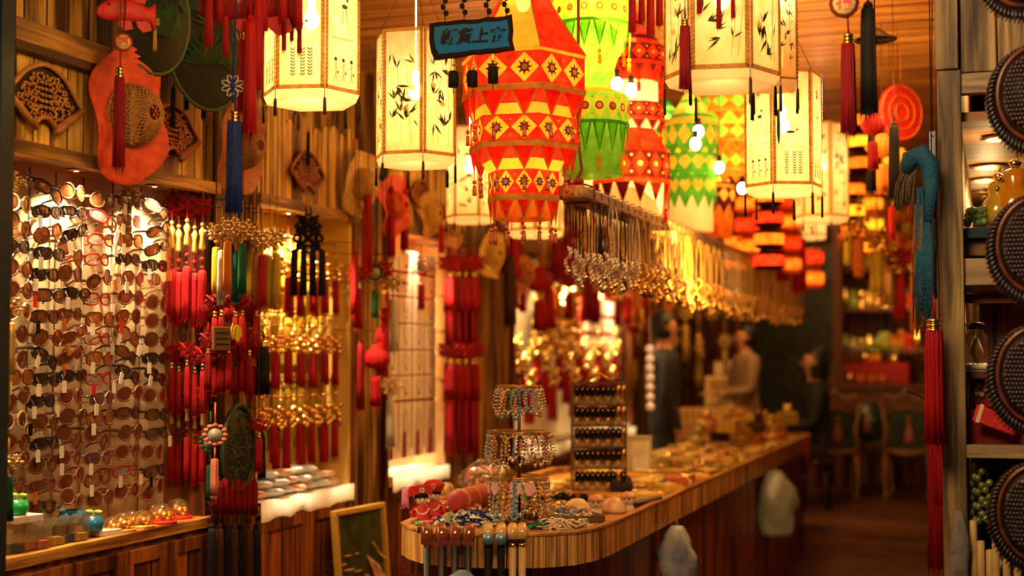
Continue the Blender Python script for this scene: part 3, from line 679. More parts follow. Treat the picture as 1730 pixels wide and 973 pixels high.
for i in range(7):
    hang('plain', 'black' if i % 2 == 0 else 'brown', 358 + i * 12.5, 862, 1075, XL + .06, '%s long tassel low on the plank post, %s from left' % (('black', 'brown')[i % 2], nth(i)), 'long dark tassels low on the post', wide=.85)
hang('tassel', 'black', 445, 560, 672, XL + .1, 'thick black tassel at the right edge of the plank post', wide=1.8)
hang('ring', 'pink', 364, 680, 842, XL + .14, 'salmon medallion tassel beside the dark carved oval', wide=1.5)
hang('ring', 'green', 356, 695, 850, XL + .11, 'dark green medallion tassel behind the salmon one', wide=1.4)
hang('knot', 'red', 437, 690, 800, XL + .1, 'red round knot right of the dark carved oval', wide=1.5)
hang('plain', 'black', 443, 720, 812, XL + .06, 'black tassel right of the dark carved oval', wide=1.5)
t = thing('carved_oval', 'dark green carved wooden oval hanging on the plank post', 'wood carving', PX(399, 757, XL + .04), pi / 2)
dg_ = mat('dark green carved wood', (.03, .035, .012), .5, col2=(.015, .018, .008), scale=20)
mb = MB(); mb.lathe([(1e-5, .012), (.11, .012), (.13, 0)], 24); mb.v = [Vector((q.x * .95, -q.z, q.y * 1.28)) for q in mb.v]; mb.build('board', dg_, t)
mb = MB(); mb.tube([(.125 * cos(a) * .95, -.012, .163 * sin(a)) for a in [k * pi / 16 for k in range(32)]], .010, 5, True); rr = random.Random(9)
for k in range(90):
    a = rr.uniform(0, 6.28); q = math.sqrt(rr.random()) * .105; x, z = q * cos(a), q * 1.28 * sin(a); a0 = rr.uniform(0, 6)
    mb.tube([(x + .012 * cos(a0 + b), -.014, z + .012 * sin(a0 + b)) for b in range(4)], .0045, 4)
mb.build('carving', dg_, t)
t2 = thing('wooden_plaque', 'small brown square wooden plaque among the red knots', 'plaque', PX(374, 572, XL + .16), pi / 2 - .4); mb = MB(); mb.box((0, 0, 0), (.075, .012, .085)); mb.build('board', mat('plaque wood', (.14, .07, .02), .5), t2, .003)
mb = MB(); 
for z in (-.02, 0, .02): mb.box((0, -.007, z), (.055, .003, .006))
mb.build('carved_lines', dark, t2); hook(t2, (XL - .01, t2.location.y, t2.location.z + .03))
t2 = thing('gilt_leaf_charm', 'yellow leaf shaped charm beside the brown plaque', 'charm', PX(401, 562, XL + .17), pi / 2 - .5)
mb = MB(); mb.poly([(0, -.035), (.018, -.01), (.014, .018), (0, .03), (-.014, .018), (-.018, -.01)], .006, 'Y'); mb.poly([(.02, -.028), (.038, 0), (.02, .03), (.008, 0)], .006, 'Y', (-.035, .006, .005)); mb.build('leaf', COLS['yellow'], t2); hook(t2, (XL - .01, t2.location.y, t2.location.z + .02))
# left edge hangings
hang('star', 'green', 14, 255, 432, XL + .02, 'dark green tassel under crystals at the left edge, upper', y=3.5, wide=1.6)
hang('plain', 'yellow', 13, 560, 688, XL + .02, 'yellow tassel at the left edge', y=3.5, wide=1.1)
hang('star', 'green', 15, 740, 885, XL + .05, 'dark green tassel under crystals at the left edge, lower', y=3.5, wide=1.7)
hang('star', 'gold', 18, 470, 640, XL + .03, 'gold tassel under crystals at the left edge, middle', y=3.5, wide=1.5)

# yellow cabinet: three rows of gold bells with red tassels
rr = random.Random(4)
for r_, (a, b) in enumerate([(395, 530), (528, 655), (648, 792)]):
    p0 = PX(448, a, XL - .06); z = p0.z
    rail((XL - .06, 5.09, z + .004), (XL - .06, 5.92, z + .004), 'thin brass rail across the yellow cabinet, %s row' % ('top', 'middle', 'bottom')[r_], .004)
    for i in range(14):
        y = 5.12 + .058 * i
        kd, c = ('gold', 'red' if (i + r_) % 4 or r_ == 1 else 'yellow') if not (r_ == 0 and i < 3) else ('gold', 'gold')
        L = (b - a) * px((XL, 5.5, z)) * rr.uniform(.92, 1.03)
        hangp(kd, c, Vector((XL - .06 + .02 * (i % 2), y, z)), L, 'gold bells over a %s tassel, %s from left, %s row' % (c, nth(i), ('top', 'middle', 'bottom')[r_]), 'gold bell tassels in the yellow cabinet', wide=1.15)
for r_, (a, b) in enumerate([(400, 500), (520, 640), (640, 770)]):
    for i in range(13):
        p = PX(450, a, XL - .12); hangp('plain' if i % 2 else 'long', 'yellow', Vector((XL - .12, 5.13 + .062 * i, p.z)), (b - a) * px(p) * .95, 'yellow hanging at the back of the yellow cabinet, %s row, %s from left' % (('top', 'middle', 'bottom')[r_], nth(i)), 'yellow hangings at the back of the yellow cabinet', rz=pi / 2 - .5, wide=1.3)
    rail((XL - .12, 5.09, p.z + .004), (XL - .12, 5.92, p.z + .004), 'thin brass rail at the back of the yellow cabinet, %s row' % ('top', 'middle', 'bottom')[r_], .003)
t = thing('black_knot_cluster', 'black knotted ornament with four black tassels before the yellow cabinet', 'knot ornament', PX(521, 350, XL + .08), face(PX(521, 350, XL)))
s_ = 155 * px(t.location)
mb = MB(); mb.tube([(-.01, 0, 0), (-.01, 0, -.1 * s_)], .004, 5); mb.tube([(.01, 0, 0), (.01, 0, -.1 * s_)], .004, 5)
for x in (-.14, -.05, .05, .14): mb.tube([(x * .3 * s_, 0, -.15 * s_), (x * s_, 0, -.5 * s_)], .003, 4)
mb.build('cord', black, t)
mb = MB(); knot(mb, -.2 * s_, .25 * s_); knot(mb, -.34 * s_, .32 * s_); mb.build('knot', black, t)
for x in (-.15, -.05, .05, .15):
    mb = MB(); mb.M = Matrix.Translation((x * s_, 0, 0)); skirt(mb, -.46 * s_, -s_, .038 * s_, 14, seed=int(x * 100)); mb.build('tassel', black, t)
# ------------------------------------------------------------------ goods on the sunglasses sill
glass = lens('clear crystal', (.93, .88, .75), .12); glassb = lens('smoke crystal', (.25, .18, .10), .5)
def sillp(u, off): p = PX(u, 880, XL + off); return Vector((p.x, p.y, .9))
boxw = mat('white printed carton', (.78, .76, .74), .5, col2=(.62, .50, .50), scale=60)
def carton(lb, u, off, d, z=0, m=boxw):
    p = sillp(u, off); o = MB().box((0, 0, d[2] / 2), d).build('carton', m, None, .002); o.location = p + Vector((0, 0, z)); o.rotation_euler = (0, 0, pi / 2 - .15); return tag(o, lb, 'box')
def mk_house(col):
    def f():
        t = thing('crystal_house', None, 'ornament'); mb = MB()
        mb.box((0, 0, .028), (.05, .04, .05)); mb.poly([(-.027, 0), (.027, 0), (0, .022)], .042, 'Y', (0, 0, .053)); mb.build('glass_body', glass, t)
        mb = MB(); mb.box((0, 0, .012), (.044, .034, .02)); mb.build('coloured_base', COLS.get(col, black), t); return t
    return f
for i, (u, c, o, lb) in enumerate([(22, 'black', -.03, 'leftmost crystal block with dark base under the white carton'), (46, 'orange', -.035, 'crystal block with orange base under the white carton'), (68, 'orange', -.02, 'crystal block with orange base right of the white carton'),
        (92, 'yellow', -.03, 'yellow tinted crystal house on the sill'), (112, 'navy', -.035, 'crystal house with blue base on the sill'), (132, 'yellow', -.02, 'last yellow crystal house left of the blue pots')]):
    mk = proto(('house', c), mk_house(c)); mk(lb, sillp(u, o), pi / 2 - .2, 'crystal blocks on the sill', 1.15)
carton('flat white carton lying across the crystal blocks', 36, -.03, (.115, .07, .022), .09)
carton('white carton under the blue pot with sprouts', 176, -.03, (.10, .06, .018))
def pot(lb, u, off, z, m, leaves, s=.03, nm='sprout_pot'):
    t = thing(nm, lb, 'pot', sillp(u, off) + Vector((0, 0, z)))
    mb = MB(); mb.lathe([(s * .7, 0), (s * .95, s * .3), (s, s * .8), (s * .85, s * 1.4), (s * .78, s * 1.4), (s * .7, s * 1.1), (1e-5, s * 1.1)], 18); mb.build('bowl', m, t)
    if leaves:
        mb = MB(); mb.tube([(0, 0, s), (0, 0, s * 1.9)], .002, 5)
        for sg in (-1, 1): mb.sph((sg * s * .5, 0, s * 1.9), s * .45, 8, 5, sx=1.2, sy=.6, sz=.5)
        mb.build('sprout', mat('fresh leaf green', (.35, .62, .10), .4), t)
    return t
pot('green pot with sprout on the white carton at the left', 30, -.03, .112, mat('emerald glaze', (.02, .45, .12), .2), True, .032)
pot('blue round pot with sprout beside the amber domes', 158, -.03, .018, mat('blue glaze', (.02, .16, .36), .2), True, .034)
pot('blue straight pot behind the crystal houses', 124, -.09, .04, mat('blue glaze', (.02, .16, .36), .2), False, .036)
t = thing('bird_figurine', 'small blue bird figurine left of the blue pots', 'figurine', sillp(107, -.07) + Vector((0, 0, .05)))
mb = MB(); mb.sph((0, 0, .02), .02, 10, 6, sz=1.1); mb.sph((0, -.006, .045), .012); mb.build('bird_body', mat('blue glaze', (.02, .16, .36), .2), t); mb = MB(); mb.lathe([(.004, 0), (1e-4, .01)], 6, (0, -.018, .045)); mb.build('beak', COLS['yellow'], t)
tag(MB().box((0, 0, .025), (.05, .05, .05)).build('carton', COLS['brown'], None, .002, sillp(107, -.07)), 'small brown box under the blue bird', 'box')
nug = mat('golden nuggets', (.95, .60, .10), .25, .7, col2=(.8, .35, .03), scale=60); dome_g = lens('amber glass', (1.0, .80, .42), .10)
def mk_dome(base):
    def f():
        t = thing('glass_dome', None, 'ornament'); s = .036
        mb = MB(); mb.lathe([(s, 0), (s * 1.02, s * .4), (s * .85, s * 1.0), (s * .5, s * 1.42), (1e-5, s * 1.55)], 18); mb.build('glass_shell', dome_g, t)
        mb = MB(); rr = random.Random(2)
        for k in range(15): a = rr.uniform(0, 6.3); q = rr.uniform(0, .62) * s; mb.sph((q * cos(a), q * sin(a), .01 + rr.uniform(0, .75) * s * (1.2 - q / s)), .010, 6, 4)
        mb.build('gold_filling', nug, t)
        mb = MB(); mb.lathe([(s * 1.12, 0), (s * 1.12, .007), (s, .009)], 18); mb.build('base', redb if base else goldd, t); return t
    return f
for i, (u, off, b, sc, lb) in enumerate([(190, -.035, 0, 1.0, 'first amber glass dome from the left, beside the blue pot'), (207, -.03, 0, 1.15, 'second amber glass dome from the left'), (222, -.06, 0, 1.1, 'amber glass dome standing a little behind its row'),
        (240, -.03, 0, 1.1, 'fourth amber glass dome, left of the red based ones'), (258, -.08, 1, 1.25, 'amber dome on red base, left one'), (274, -.03, 1, 1.3, 'amber dome on red base, middle one'), (300, -.06, 1, 1.35, 'amber dome on red base nearest the cabinet corner')]):
    proto(('dome', b), mk_dome(b))(lb, sillp(u, off), 0, 'amber domes on the sill', sc)

# ------------------------------------------------------------------ yellow cabinet sill: wrapped bundles; white card cabinet
wrap = mat('cellophane wrapped cloth', (.92, .88, .80), .3, col2=(.45, .62, .75), scale=22)
wrap2 = mat('wrapped cloth with orange print', (.9, .82, .68), .3, col2=(.75, .25, .06), scale=26)
def mk_bundle(m):
    def f():
        t = thing('wrapped_bundle', None, 'package'); mb = MB(); mb.lathe([(.02, 0), (.055, .006), (.062, .016), (.05, .027), (1e-5, .03)], 16, sx=1.25, sy=.8, mod=lambda a, i: 1 + .07 * sin(5 * a + i)); mb.build('cloth', m, t)
        mb = MB(); mb.tube([(.055 * cos(a) * 1.25, .055 * sin(a) * .8, .02) for a in [k * pi / 8 for k in range(16)]], .004, 4, True); mb.build('edge_band', mat('pale blue band', (.45, .62, .78), .4) if m is wrap else COLS['orange'], t); return t
    return f
k = 0
for lay, n in ((0, 7), (1, 6), (2, 4)):
    for i in range(n):
        y = 5.15 + .11 * i + .05 * lay; m = (wrap, wrap2)[(i + lay) % 3 == 0]
        proto(('bundle', m.name), mk_bundle(m))('white wrapped bundle in the yellow cabinet, %s layer, %s from left' % (('bottom', 'middle', 'top')[lay], nth(i)), (XL - .07 + .012 * (i % 2), y, .918 + .036 * lay), .4 * (i % 3), 'wrapped bundles on the white lining', (1.0, 1.0, 1.2)); k += 1
card = mat('ivory jewellery card', (.92, .80, .58), .5, var=.07, scale=10)
def mk_card(h):
    def f():
        t = thing('jewellery_card', None, 'jewellery card'); mb = MB(); mb.box((0, 0, -h / 2), (.068, .004, h)); mb.build('card', card, t, .0015)
        mb = MB(); mb.tube([(.012 * cos(a), -.004, -h * .4 + h * .26 * sin(a)) for a in [q * pi / 6 for q in range(12)]], .0012, 4, True); mb.sph((0, -.006, -h * .74), .006, 6, 4); mb.build('necklace', mat('tarnished charm', (.16, .10, .05), .4), t)
        return t
    return f
xs = XL - .03; rows = [(430, 463), (467, 503), (506, 547), (549, 590), (592, 632), (634, 673), (677, 768)]
bd = sbox('card_board', (XL - .05, 6.42, 1.02), (XL - .035, 7.08, 2.0), mat('red display felt', (.30, .03, .012), .8)); bd['kind'] = ''; del bd['kind']; tag(bd, 'tall red felt panel carrying the white jewellery cards', 'display panel')
for ri, (a, b) in enumerate(rows):
    z0 = PX(715, a, xs).z; z1 = PX(715, b, xs).z
    for ci in range(4):
        u = 684 + 24 * ci
        if ri == 0 and ci == 1: pass
        y = 6.49 + .17 * ci
        proto(('card', ri), mk_card(z0 - z1))('ivory jewellery card, %s row from top, %s from left' % (nth(ri), nth(ci)), (xs, y, z0), pi / 2, 'ivory cards in the white cabinet', (2.3, 1, 1))
    if ri == 6:
        for ci in range(4):
            hangp('plain', 'red', Vector((xs + .012, 6.46 + .17 * ci, z0 - .13)), .15, 'short red tassel on the bottom jewellery card, %s from left' % nth(ci), 'red tassels on bottom cards')
hang('ring', 'red', 712, 415, 525, XL + .06, 'red diamond medallion with tassel before the white cards', wide=1.6)
# white bead string and gap hangings between the cabinets
for i, (u, a, b, kd, c) in enumerate([(605, 430, 560, 'knot', 'red'), (622, 300, 470, 'plain', 'red'), (634, 420, 540, 'ring', 'green'), (646, 430, 640, 'long', 'red'), (610, 560, 700, 'plain', 'crimson'), (636, 560, 690, 'pouch', 'red'), (600, 410, 540, 'plain', 'red'), (652, 480, 620, 'plain', 'red'), (660, 610, 760, 'star', 'white'), (664, 430, 600, 'star', 'white'), (684, 290, 430, 'plain', 'redx'), (662, 300, 440, 'plain', 'red'), (745, 340, 430, 'knot', 'red')]):
    c = 'red' if c == 'redx' else c
    hang(kd, c, u, a, b, XL + .12, '%s %s hanging between the yellow and the white cabinet, %s of the run' % (c, KIND[kd][2], nth(i)), 'hangings around the second post', wide=1.0 if kd == 'plain' else 1.4)
# red tassels on the wide post beyond the white card cabinet
for r_, (a, b) in enumerate([(415, 530), (500, 590), (560, 680), (645, 770)]):
    for i in range(9):
        hang(('knot', 'plain', 'knot', 'plain')[r_], 'red' if (i + r_) % 3 else 'crimson', 756 + i * 6, a + 3 * (i % 2), b, XL + .06 + .03 * (i % 2), 'red hanging on the wide plank post, %s row from top, %s from left' % (nth(r_), nth(i)), 'red tassels on the wide plank post', wide=(1.5, 1.0)[r_ % 2])
# framed picture leaning in the aisle
p = PX(592, 864, -2.62); L_ = .72
t = thing('framed_painting', 'framed garden painting leaning by the yellow cabinet', 'painting', (p.x, p.y, p.z - .95), pi / 2 - .12)
t.rotation_euler = (R(-5), 0, pi / 2 - .12)
mb = MB(); mb.box((.2, .012, .475), (.38, .012, .93)); mb.build('canvas', mat('dark green painted canvas', (.012, .022, .007), .35, col2=(.07, .09, .02), scale=14), t)
mb = MB()
for c, d in (((.2, 0, .94), (.42, .03, .025)), ((.2, 0, .01), (.42, .03, .025)), ((.0, 0, .475), (.022, .03, .93)), ((.4, 0, .475), (.022, .03, .93))): mb.box(c, d)
mb.build('frame', mat('yellow gilt frame', (.62, .36, .06), .35), t, .004)
mb = MB(); rr = random.Random(6)
for k in range(9): mb.lathe([(1e-5, -.008), (rr.uniform(.02, .045), 0), (1e-5, .003)], 9, (rr.uniform(.04, .18), -.006, rr.uniform(.56, .80)), sy=.1)
mb.build('painted_blossoms', mat('painted ochre blossoms', (.75, .38, .12), .5), t)
mb = MB()
for k in range(8): a = R(70 + 9 * k); c_ = Vector((.27 + .012 * k - .03 * (k % 3), -.008, .56 + .028 * k)); mb.add([c_ + Vector((.055 * cos(a + q) * (1 - .3 * sin(q)), 0, .026 * sin(q) + .03 * cos(q) * sin(a))) for q in [j * pi / 5 for j in range(10)]], [tuple(range(10))])
mb.build('painted_petals', mat('painted red petals', (.7, .10, .03), .5, col2=(.8, .65, .4), scale=30), t)

# ------------------------------------------------------------------ counter
ct = thing('sales_counter', 'long plank counter with rounded end in the middle of the shop', 'counter')
Z = .9
def cz(u, v, z=Z): return PZ(u, v, z)
front = [cz(674, 879), cz(678, 886), cz(690, 893), cz(712, 899), cz(745, 903), cz(800, 905.5), cz(860, 906.5), cz(920, 905.5), cz(970, 902), cz(1003, 896), cz(1026, 889), cz(1045, 881)]
xr = front[-1].x; outl = [(p.x, p.y) for p in front] + [(xr - .03, 10.95), (-2.0, 10.95), (-2.0, 7.6), (-2.22, 7.2), (-2.22, 5.45)]
outl[0] = (-2.02, outl[0][1])
def inset(pts, d):
    o = []; n = len(pts)
    for i in range(n):
        a = Vector(pts[i - 1]); b = Vector(pts[i]); c = Vector(pts[(i + 1) % n])
        e1 = (b - a).normalized(); e2 = (c - b).normalized(); n1 = Vector((-e1.y, e1.x)); n2 = Vector((-e2.y, e2.x)); m_ = (n1 + n2)
        m_ = m_ / max(.4, m_.dot(n1)) if m_.length > 1e-6 else n1
        o.append((b.x + m_.x * d, b.y + m_.y * d))
    return o
def wall_loop(mb, A, B, z0, z1):
    n = len(A)
    vs = [(a, b, z0) for a, b in A] + [(a, b, z1) for a, b in A] + [(a, b, z1) for a, b in B] + [(a, b, z0) for a, b in B]
    fs = []
    for i in range(n):
        j = (i + 1) % n
        for q in range(4): w = ((q + 1) % 4) * n; fs.append((q * n + i, q * n + j, w + j, w + i))
    mb.add(vs, fs)
in1 = inset(outl, .022)
mb = MB(); wall_loop(mb, outl, in1, Z - .105, Z); mb.build('apron', w_count, ct)
mb = MB(); wall_loop(mb, inset(outl, -.003), inset(outl, .026), Z, Z + .008); mb.build('rim', w_rim, ct)
mb = MB(); mb.add([(a, b, Z - .02) for a, b in in1], [tuple(range(len(in1)))]); mb.add([(a, b, Z - .09) for a, b in in1], [tuple(range(len(in1)))]); mb.build('top_board', w_sill, ct)
mb = MB(); B_ = inset(outl, .055); wall_loop(mb, B_, inset(outl, .075), 0, Z - .09); mb.build('body_planks', w_body, ct)
mb = MB()
for u in (952, 962): q = cz(u, 906, Z - .018); mb.sph((q.x, q.y + .004, Z - .02), .005, 6, 4)
mb.build('nail_head', dark, ct)
def top(u, v, z=.882): p = PZ(u, v, z); return p

# carousel with bracelets
pc = top(877, 884); cx, cy = pc.x, pc.y; mp = px(pc)
t = thing('bracelet_carousel', 'three tier bronze wire carousel hung with bracelets', 'display stand', (cx, cy, .882))
mb = MB(); mb.tube([(0, 0, 0), (0, 0, .54)], .0065, 8); mb.sph((0, 0, .545), .011); mb.build('centre_pole', mat('dark bronze', (.12, .05, .02), .35, .7), t)
mb = MB(); mb.lathe([(.075, 0), (.075, .008), (.01, .014)], 20); mb.build('base', mat('dark bronze', (.12, .05, .02), .35, .7), t)
tiers = [(1.5 - (652 - 600) * mp, .083), (1.5 - (729 - 600) * mp, .117), (1.5 - (805 - 600) * mp, .108)]
for z, r in tiers:
    mb = MB(); zz = z - .882
    for q in (0, .007): mb.tube([((r - q * .6) * cos(a), (r - q * .6) * sin(a), zz - q) for a in [k * pi / 16 for k in range(32)]], .0026, 6, True)
    for k in range(4): a = k * pi / 4 + .3; mb.tube([(r * cos(a), r * sin(a), zz), (-r * cos(a), -r * sin(a), zz)], .0018, 4)
    mb.build('wire_ring', brass, t)
BC = {'turquoise': mat('turquoise beads', (.05, .42, .45), .2, coat=.5), 'crystal': mat('smoky crystal beads', (.72, .62, .45), .08, .5), 'gold': gold, 'amber': mat('amber beads', (.6, .22, .03), .15, coat=.6), 'dark': mat('dark bronze beads', (.10, .06, .03), .2, .5),
      'blue': mat('blue beads', (.12, .35, .6), .2, coat=.4), 'silver': silver, 'garnet': mat('garnet beads', (.32, .01, .01), .15, coat=.6), 'olive': mat('olive beads', (.30, .30, .05), .2, coat=.4)}
def mk_brace(c, sh):
    def f():
        t = thing('beaded_bracelet', None, 'bracelet'); mb = MB(); n = 22; rr = random.Random(len(c))
        mb.tube([(0, 0, 0), (0, 0, -.012)], .0012, 4)
        for k in range(n):
            a = 2 * pi * k / n; w = .016 if sh == 'narrow' else .028
            mb.sph((w * sin(a), .003 * cos(3 * a), -.056 - .045 * cos(a) * (1 if sh == 'wide' else 1.15) + (0 if sh == 'wide' else -.006)), .0046, 6, 4)
        mb.build('beads', BC[c], t); mb = MB(); mb.sph((0, 0, -.108), .0075, 8, 5); mb.sph((.008, 0, -.098), .005, 6, 4); mb.build('charm', BC['silver' if c != 'silver' else 'amber'], t); return t
    return f
rr = random.Random(12); tn = ['top', 'middle', 'bottom']; keys = list(BC)
for ti, (z, r) in enumerate(tiers):
    n = (18, 26, 26)[ti]
    for k in range(n):
        a = 2 * pi * k / n; c = rr.choice([['turquoise', 'crystal', 'olive', 'silver', 'gold', 'blue'], ['dark', 'blue', 'crystal', 'garnet', 'olive', 'gold', 'silver'], ['crystal', 'dark', 'gold', 'amber', 'silver', 'turquoise']][ti]); sh = rr.choice(('narrow', 'wide', 'narrow'))
        proto(('br', c, sh), mk_brace(c, sh))('%s bead bracelet, %s counted round the %s ring of the carousel' % (c, nth(k), tn[ti]), (cx + r * cos(a), cy + r * sin(a), z - .003), a + pi / 2 + rr.uniform(-.5, .5), 'bracelets on the carousel', (1, 1, (.95, 1.05, 1.2)[ti] * rr.uniform(.85, 1.1)))
for i, a in enumerate((-2.6, -2.15, -1.35, -.9)):
    mb = MB(); mb.poly([(-.018, 0), (.018, 0), (.02, -.03), (.009, -.045), (-.009, -.045), (-.02, -.03)], .001, 'Y'); mb.tube([(0, 0, 0), (0, 0, .01)], .001, 4)
    o = mb.build('earring_card', mat('pink card', (.85, .50, .55), .5)); o.location = (cx + (tiers[2][1] + .006) * cos(a), cy + (tiers[2][1] + .006) * sin(a), tiers[2][0] - .014); o.rotation_euler = (0, 0, a + pi / 2); tag(o, 'pink earring card on the bottom ring, %s from left' % nth(i), 'card', 'pink earring cards')
hp = Vector((cx + .02, cy - .115, tiers[2][0] - .01)); 
mb = MB()
for k in range(18): mb.sph((.006 * sin(k * 1.9), 0, -.004 - k * .006), .006, 6, 4)
for k in range(12): mb.sph((.013 * sin(k * pi / 6), 0, -.12 - .014 * cos(k * pi / 6)), .005, 6, 4)
o = mb.build('bead_pendant', BC['blue']); o.location = hp; tag(o, 'pale blue bead pendant hanging low at the front of the carousel', 'pendant')

# rotating rack of black hair clips
pr = top(1012, 838); t = thing('hair_clip_rack', 'tall gilt rack with five rows of black clips', 'display rack', (pr.x, pr.y, .882), face(pr) + .1)
q = px(pr); hw = 45 * q; H = (845 - 655) * q
mb = MB()
for x in (-hw, hw * .45, hw):
    mb.box((x, -.03, H / 2), (.006, .006, H)); mb.box((x, .06, H / 2), (.006, .006, H))
for k in range(6): mb.box((0, -.03, .03 + k * H / 5.3), (2 * hw, .006, .008)); mb.box((0, .06, .03 + k * H / 5.3), (2 * hw, .006, .008))
mb.tube([(-hw * .6, 0, H), (0, 0, H + .045), (hw * .6, 0, H)], .007, 5); mb.build('frame', brass, t)
mb = MB(); mb.box((0, .015, .01), (2 * hw + .03, .12, .02)); mb.build('base', w_rim, t)
mb = MB()
for k in range(5): mb.box((0, .0, .055 + k * H / 5.3), (2 * hw - .01, .003, .045))
mb.build('backing_card', mat('gold printed backing', (.80, .58, .28), .3, col2=(.30, .17, .06), scale=70), t)
fr_ = pr + Vector((0, 0, 0))
rot = Matrix.Rotation(t.rotation_euler.z, 3, 'Z')
def mk_clip(m):
    def f():
        t = thing('hair_clip', None, 'hair clip'); mb = MB(); mb.lathe([(.004, 0), (.0085, -.006), (.009, -.026), (.004, -.036)], 8, sy=.6); mb.build('clip_body', m, t)
        mb = MB(); mb.sph((0, -.005, -.012), .003, 6, 4); mb.build('rhinestone', gold, t); return t
    return f
for k in range(5):
    for j in range(10):
        x = -hw + .018 + j * (2 * hw - .03) / 9
        m = black if j < 8 else rr.choice((black, brass)) ; zz = .085 + k * H / 5.3 + .028
        pp = pr + rot @ Vector((x, -.037, 0)); proto(('clip', m.name), mk_clip(m))('%s hair clip on the gilt rack, %s row from bottom, %s from left' % ('black' if m is black else 'brass', nth(k), nth(j)), (pp.x, pp.y, .882 + zz - .0), t.rotation_euler.z, 'hair clips on the rack', 1.35)
        if j % 2 == 0:
            pp = pr + rot @ Vector((x, -.036, 0)); proto(('br', 'gold', 'b'), mk_clip(goldd))('gilt hair clip below the black ones, %s row from bottom, %s from left' % (nth(k), nth(j // 2)), (pp.x, pp.y, .882 + .045 + k * H / 5.3 + .022), t.rotation_euler.z, 'gilt hair clips on the rack', .8)
# dolls in red dress
def doll(lb, u, v, s, hat, k):
    p = top(u, v); t = thing('costume_doll', lb, 'doll', p, face(p) + k)
    mb = MB(); mb.lathe([(.034, 0), (.036, .004), (.024, .03), (.015, .05), (.012, .058)], 16, mod=lambda a, i: 1 + (.05 * sin(6 * a) if i < 3 else 0)); mb.tube([(-.014, 0, .05), (-.032, -.006, .034), (-.028, -.018, .022)], [.006, .008, .007], 6); mb.tube([(.014, 0, .05), (.032, -.006, .034), (.028, -.018, .022)], [.006, .008, .007], 6); mb.build('dress', redb, t)
    mb = MB(); mb.lathe([(.036, .003), (.038, .008), (.033, .012)], 16); mb.build('hem_band', mat('pink ribbon', (.8, .25, .45), .5), t)
    mb = MB(); mb.sph((0, 0, .074), .020, 12, 8, sz=1.05); mb.sph((0, -.020, .070), .003, 6, 4); mb.build('head', mat('doll skin', (.85, .62, .42), .5), t)
    mb = MB()
    for x in (-.007, .007): mb.sph((x, -.0182, .076), .0026, 6, 4)
    mb.build('eyes', black, t)
    mb = MB(); mb.tube([(-.004, -.0195, .064), (0, -.02, .063), (.004, -.0195, .064)], .001, 4); mb.build('mouth', redb, t)
    mb = MB(); mb.lathe([(.0205, .074), (.022, .084), (.018, .092), (1e-5, .096)], 12, (0, .002, 0)); mb.build('hair', black, t)
    mb = MB()
    if hat: mb.lathe([(.024, .086), (.032, .100), (.034, .106), (.02, .118), (1e-5, .122)], 14)
    else: mb.poly([(-.042, .082), (-.036, .112), (0, .118), (.036, .112), (.03, .088), (0, .094)], .03, 'Y')
    mb.build('headdress', redb, t)
    mb = MB()
    for k in range(9): a = pi * (.1 + .8 * k / 8); mb.sph((-.020 * cos(a), -.024, .052 - .022 * sin(a)), .0032, 6, 4)
    for k in range(6): a = k * pi / 3; mb.sph((.006 * cos(a), -.030 if hat else -.017, .102 + .006 * sin(a)), .003, 5, 4)
    mb.build('white_beads', white, t)
    if not hat:
        mb = MB(); mb.M = Matrix.Translation((-.05, 0, .108)); skirt(mb, 0, -.062, .014, 12, 3); mb.build('pink_tassel', mat('pink ribbon', (.8, .25, .45), .5), t)
    t.scale = (s, s, s)
doll('red dressed doll with flat cap and pink tassel', 712, 884, 1.2, False, .1)
doll('red dressed doll with domed headdress', 733, 878, 1.25, True, -.1)
# cloth rolls and drums behind the dolls
quilt = mat('red and pink quilted cloth', (.30, .014, .018), .6, col2=(.40, .07, .08), scale=16); patch = mat('patterned cream cloth', (.75, .52, .25), .7, col2=(.25, .18, .12), scale=45)
def roll(lb, a, b, r, m, m2, z=.0):
    A = top(*a); B = top(*b); t = thing('cloth_roll', lb, 'cloth roll', (A + B) / 2 + Vector((0, 0, r + z))); mb = MB(); d = (B - A) / 2
    mb.tube([-d * 1.08, -d, -d * .5, d * .5, d, d * 1.08], [r * .5, r * .9, r, r, r * .9, r * .5], 14); mb.build('roll', m, t)
    mb = MB()
    for k in (-.8, -.25, .3, .8): mb.tube([d * (k - .03), d * (k + .03)], r * 1.02, 14)
    mb.build('ribbon_band', m2, t)
roll('red quilted cloth roll with yellow bands behind the carousel', (770, 866), (835, 850), .045, quilt, COLS['yellow'])
roll('patterned cream cloth roll behind the dolls', (705, 850), (760, 846), .04, patch, quilt, .0)
roll('red cloth roll leaning behind the first one', (800, 836), (840, 826), .05, quilt, white, .02)
# clear bag of goods
bagm = lens('clear plastic', (.95, .9, .8), .06)
def crumple(mb, r, h, seed, sx=1, sy=.5, n=18, m=9, top=.25):
    rr = random.Random(seed); ph = [rr.uniform(0, 6.3) for _ in range(6)]
    pr = [(1e-4, 0)] + [(r * (min(1, .75 + .5 * i / m) * (1 - (1 - top) * max(0, (i / m - .55) / .45) ** 1.5)), h * i / m) for i in range(m + 1)]
    mb.lathe(pr, n, mod=lambda a, i: 1 + .13 * sin(3 * a + ph[0] + i * .8) + .09 * sin(7 * a + ph[1] - i * 1.1) + .05 * sin(11 * a + ph[2] + i), sx=sx, sy=sy)
p = top(822, 842); t = thing('plastic_bag', 'clear plastic bag of small goods behind the carousel', 'bag', p, face(p))
mb = MB(); crumple(mb, .10, .17, 3, 1.2, .7); mb.build('plastic', bagm, t)
mb = MB(); rr2 = random.Random(3)
for k in range(26): mb.sph((rr2.uniform(-.07, .07), rr2.uniform(-.03, .03), rr2.uniform(.03, .12)), .013, 6, 4)
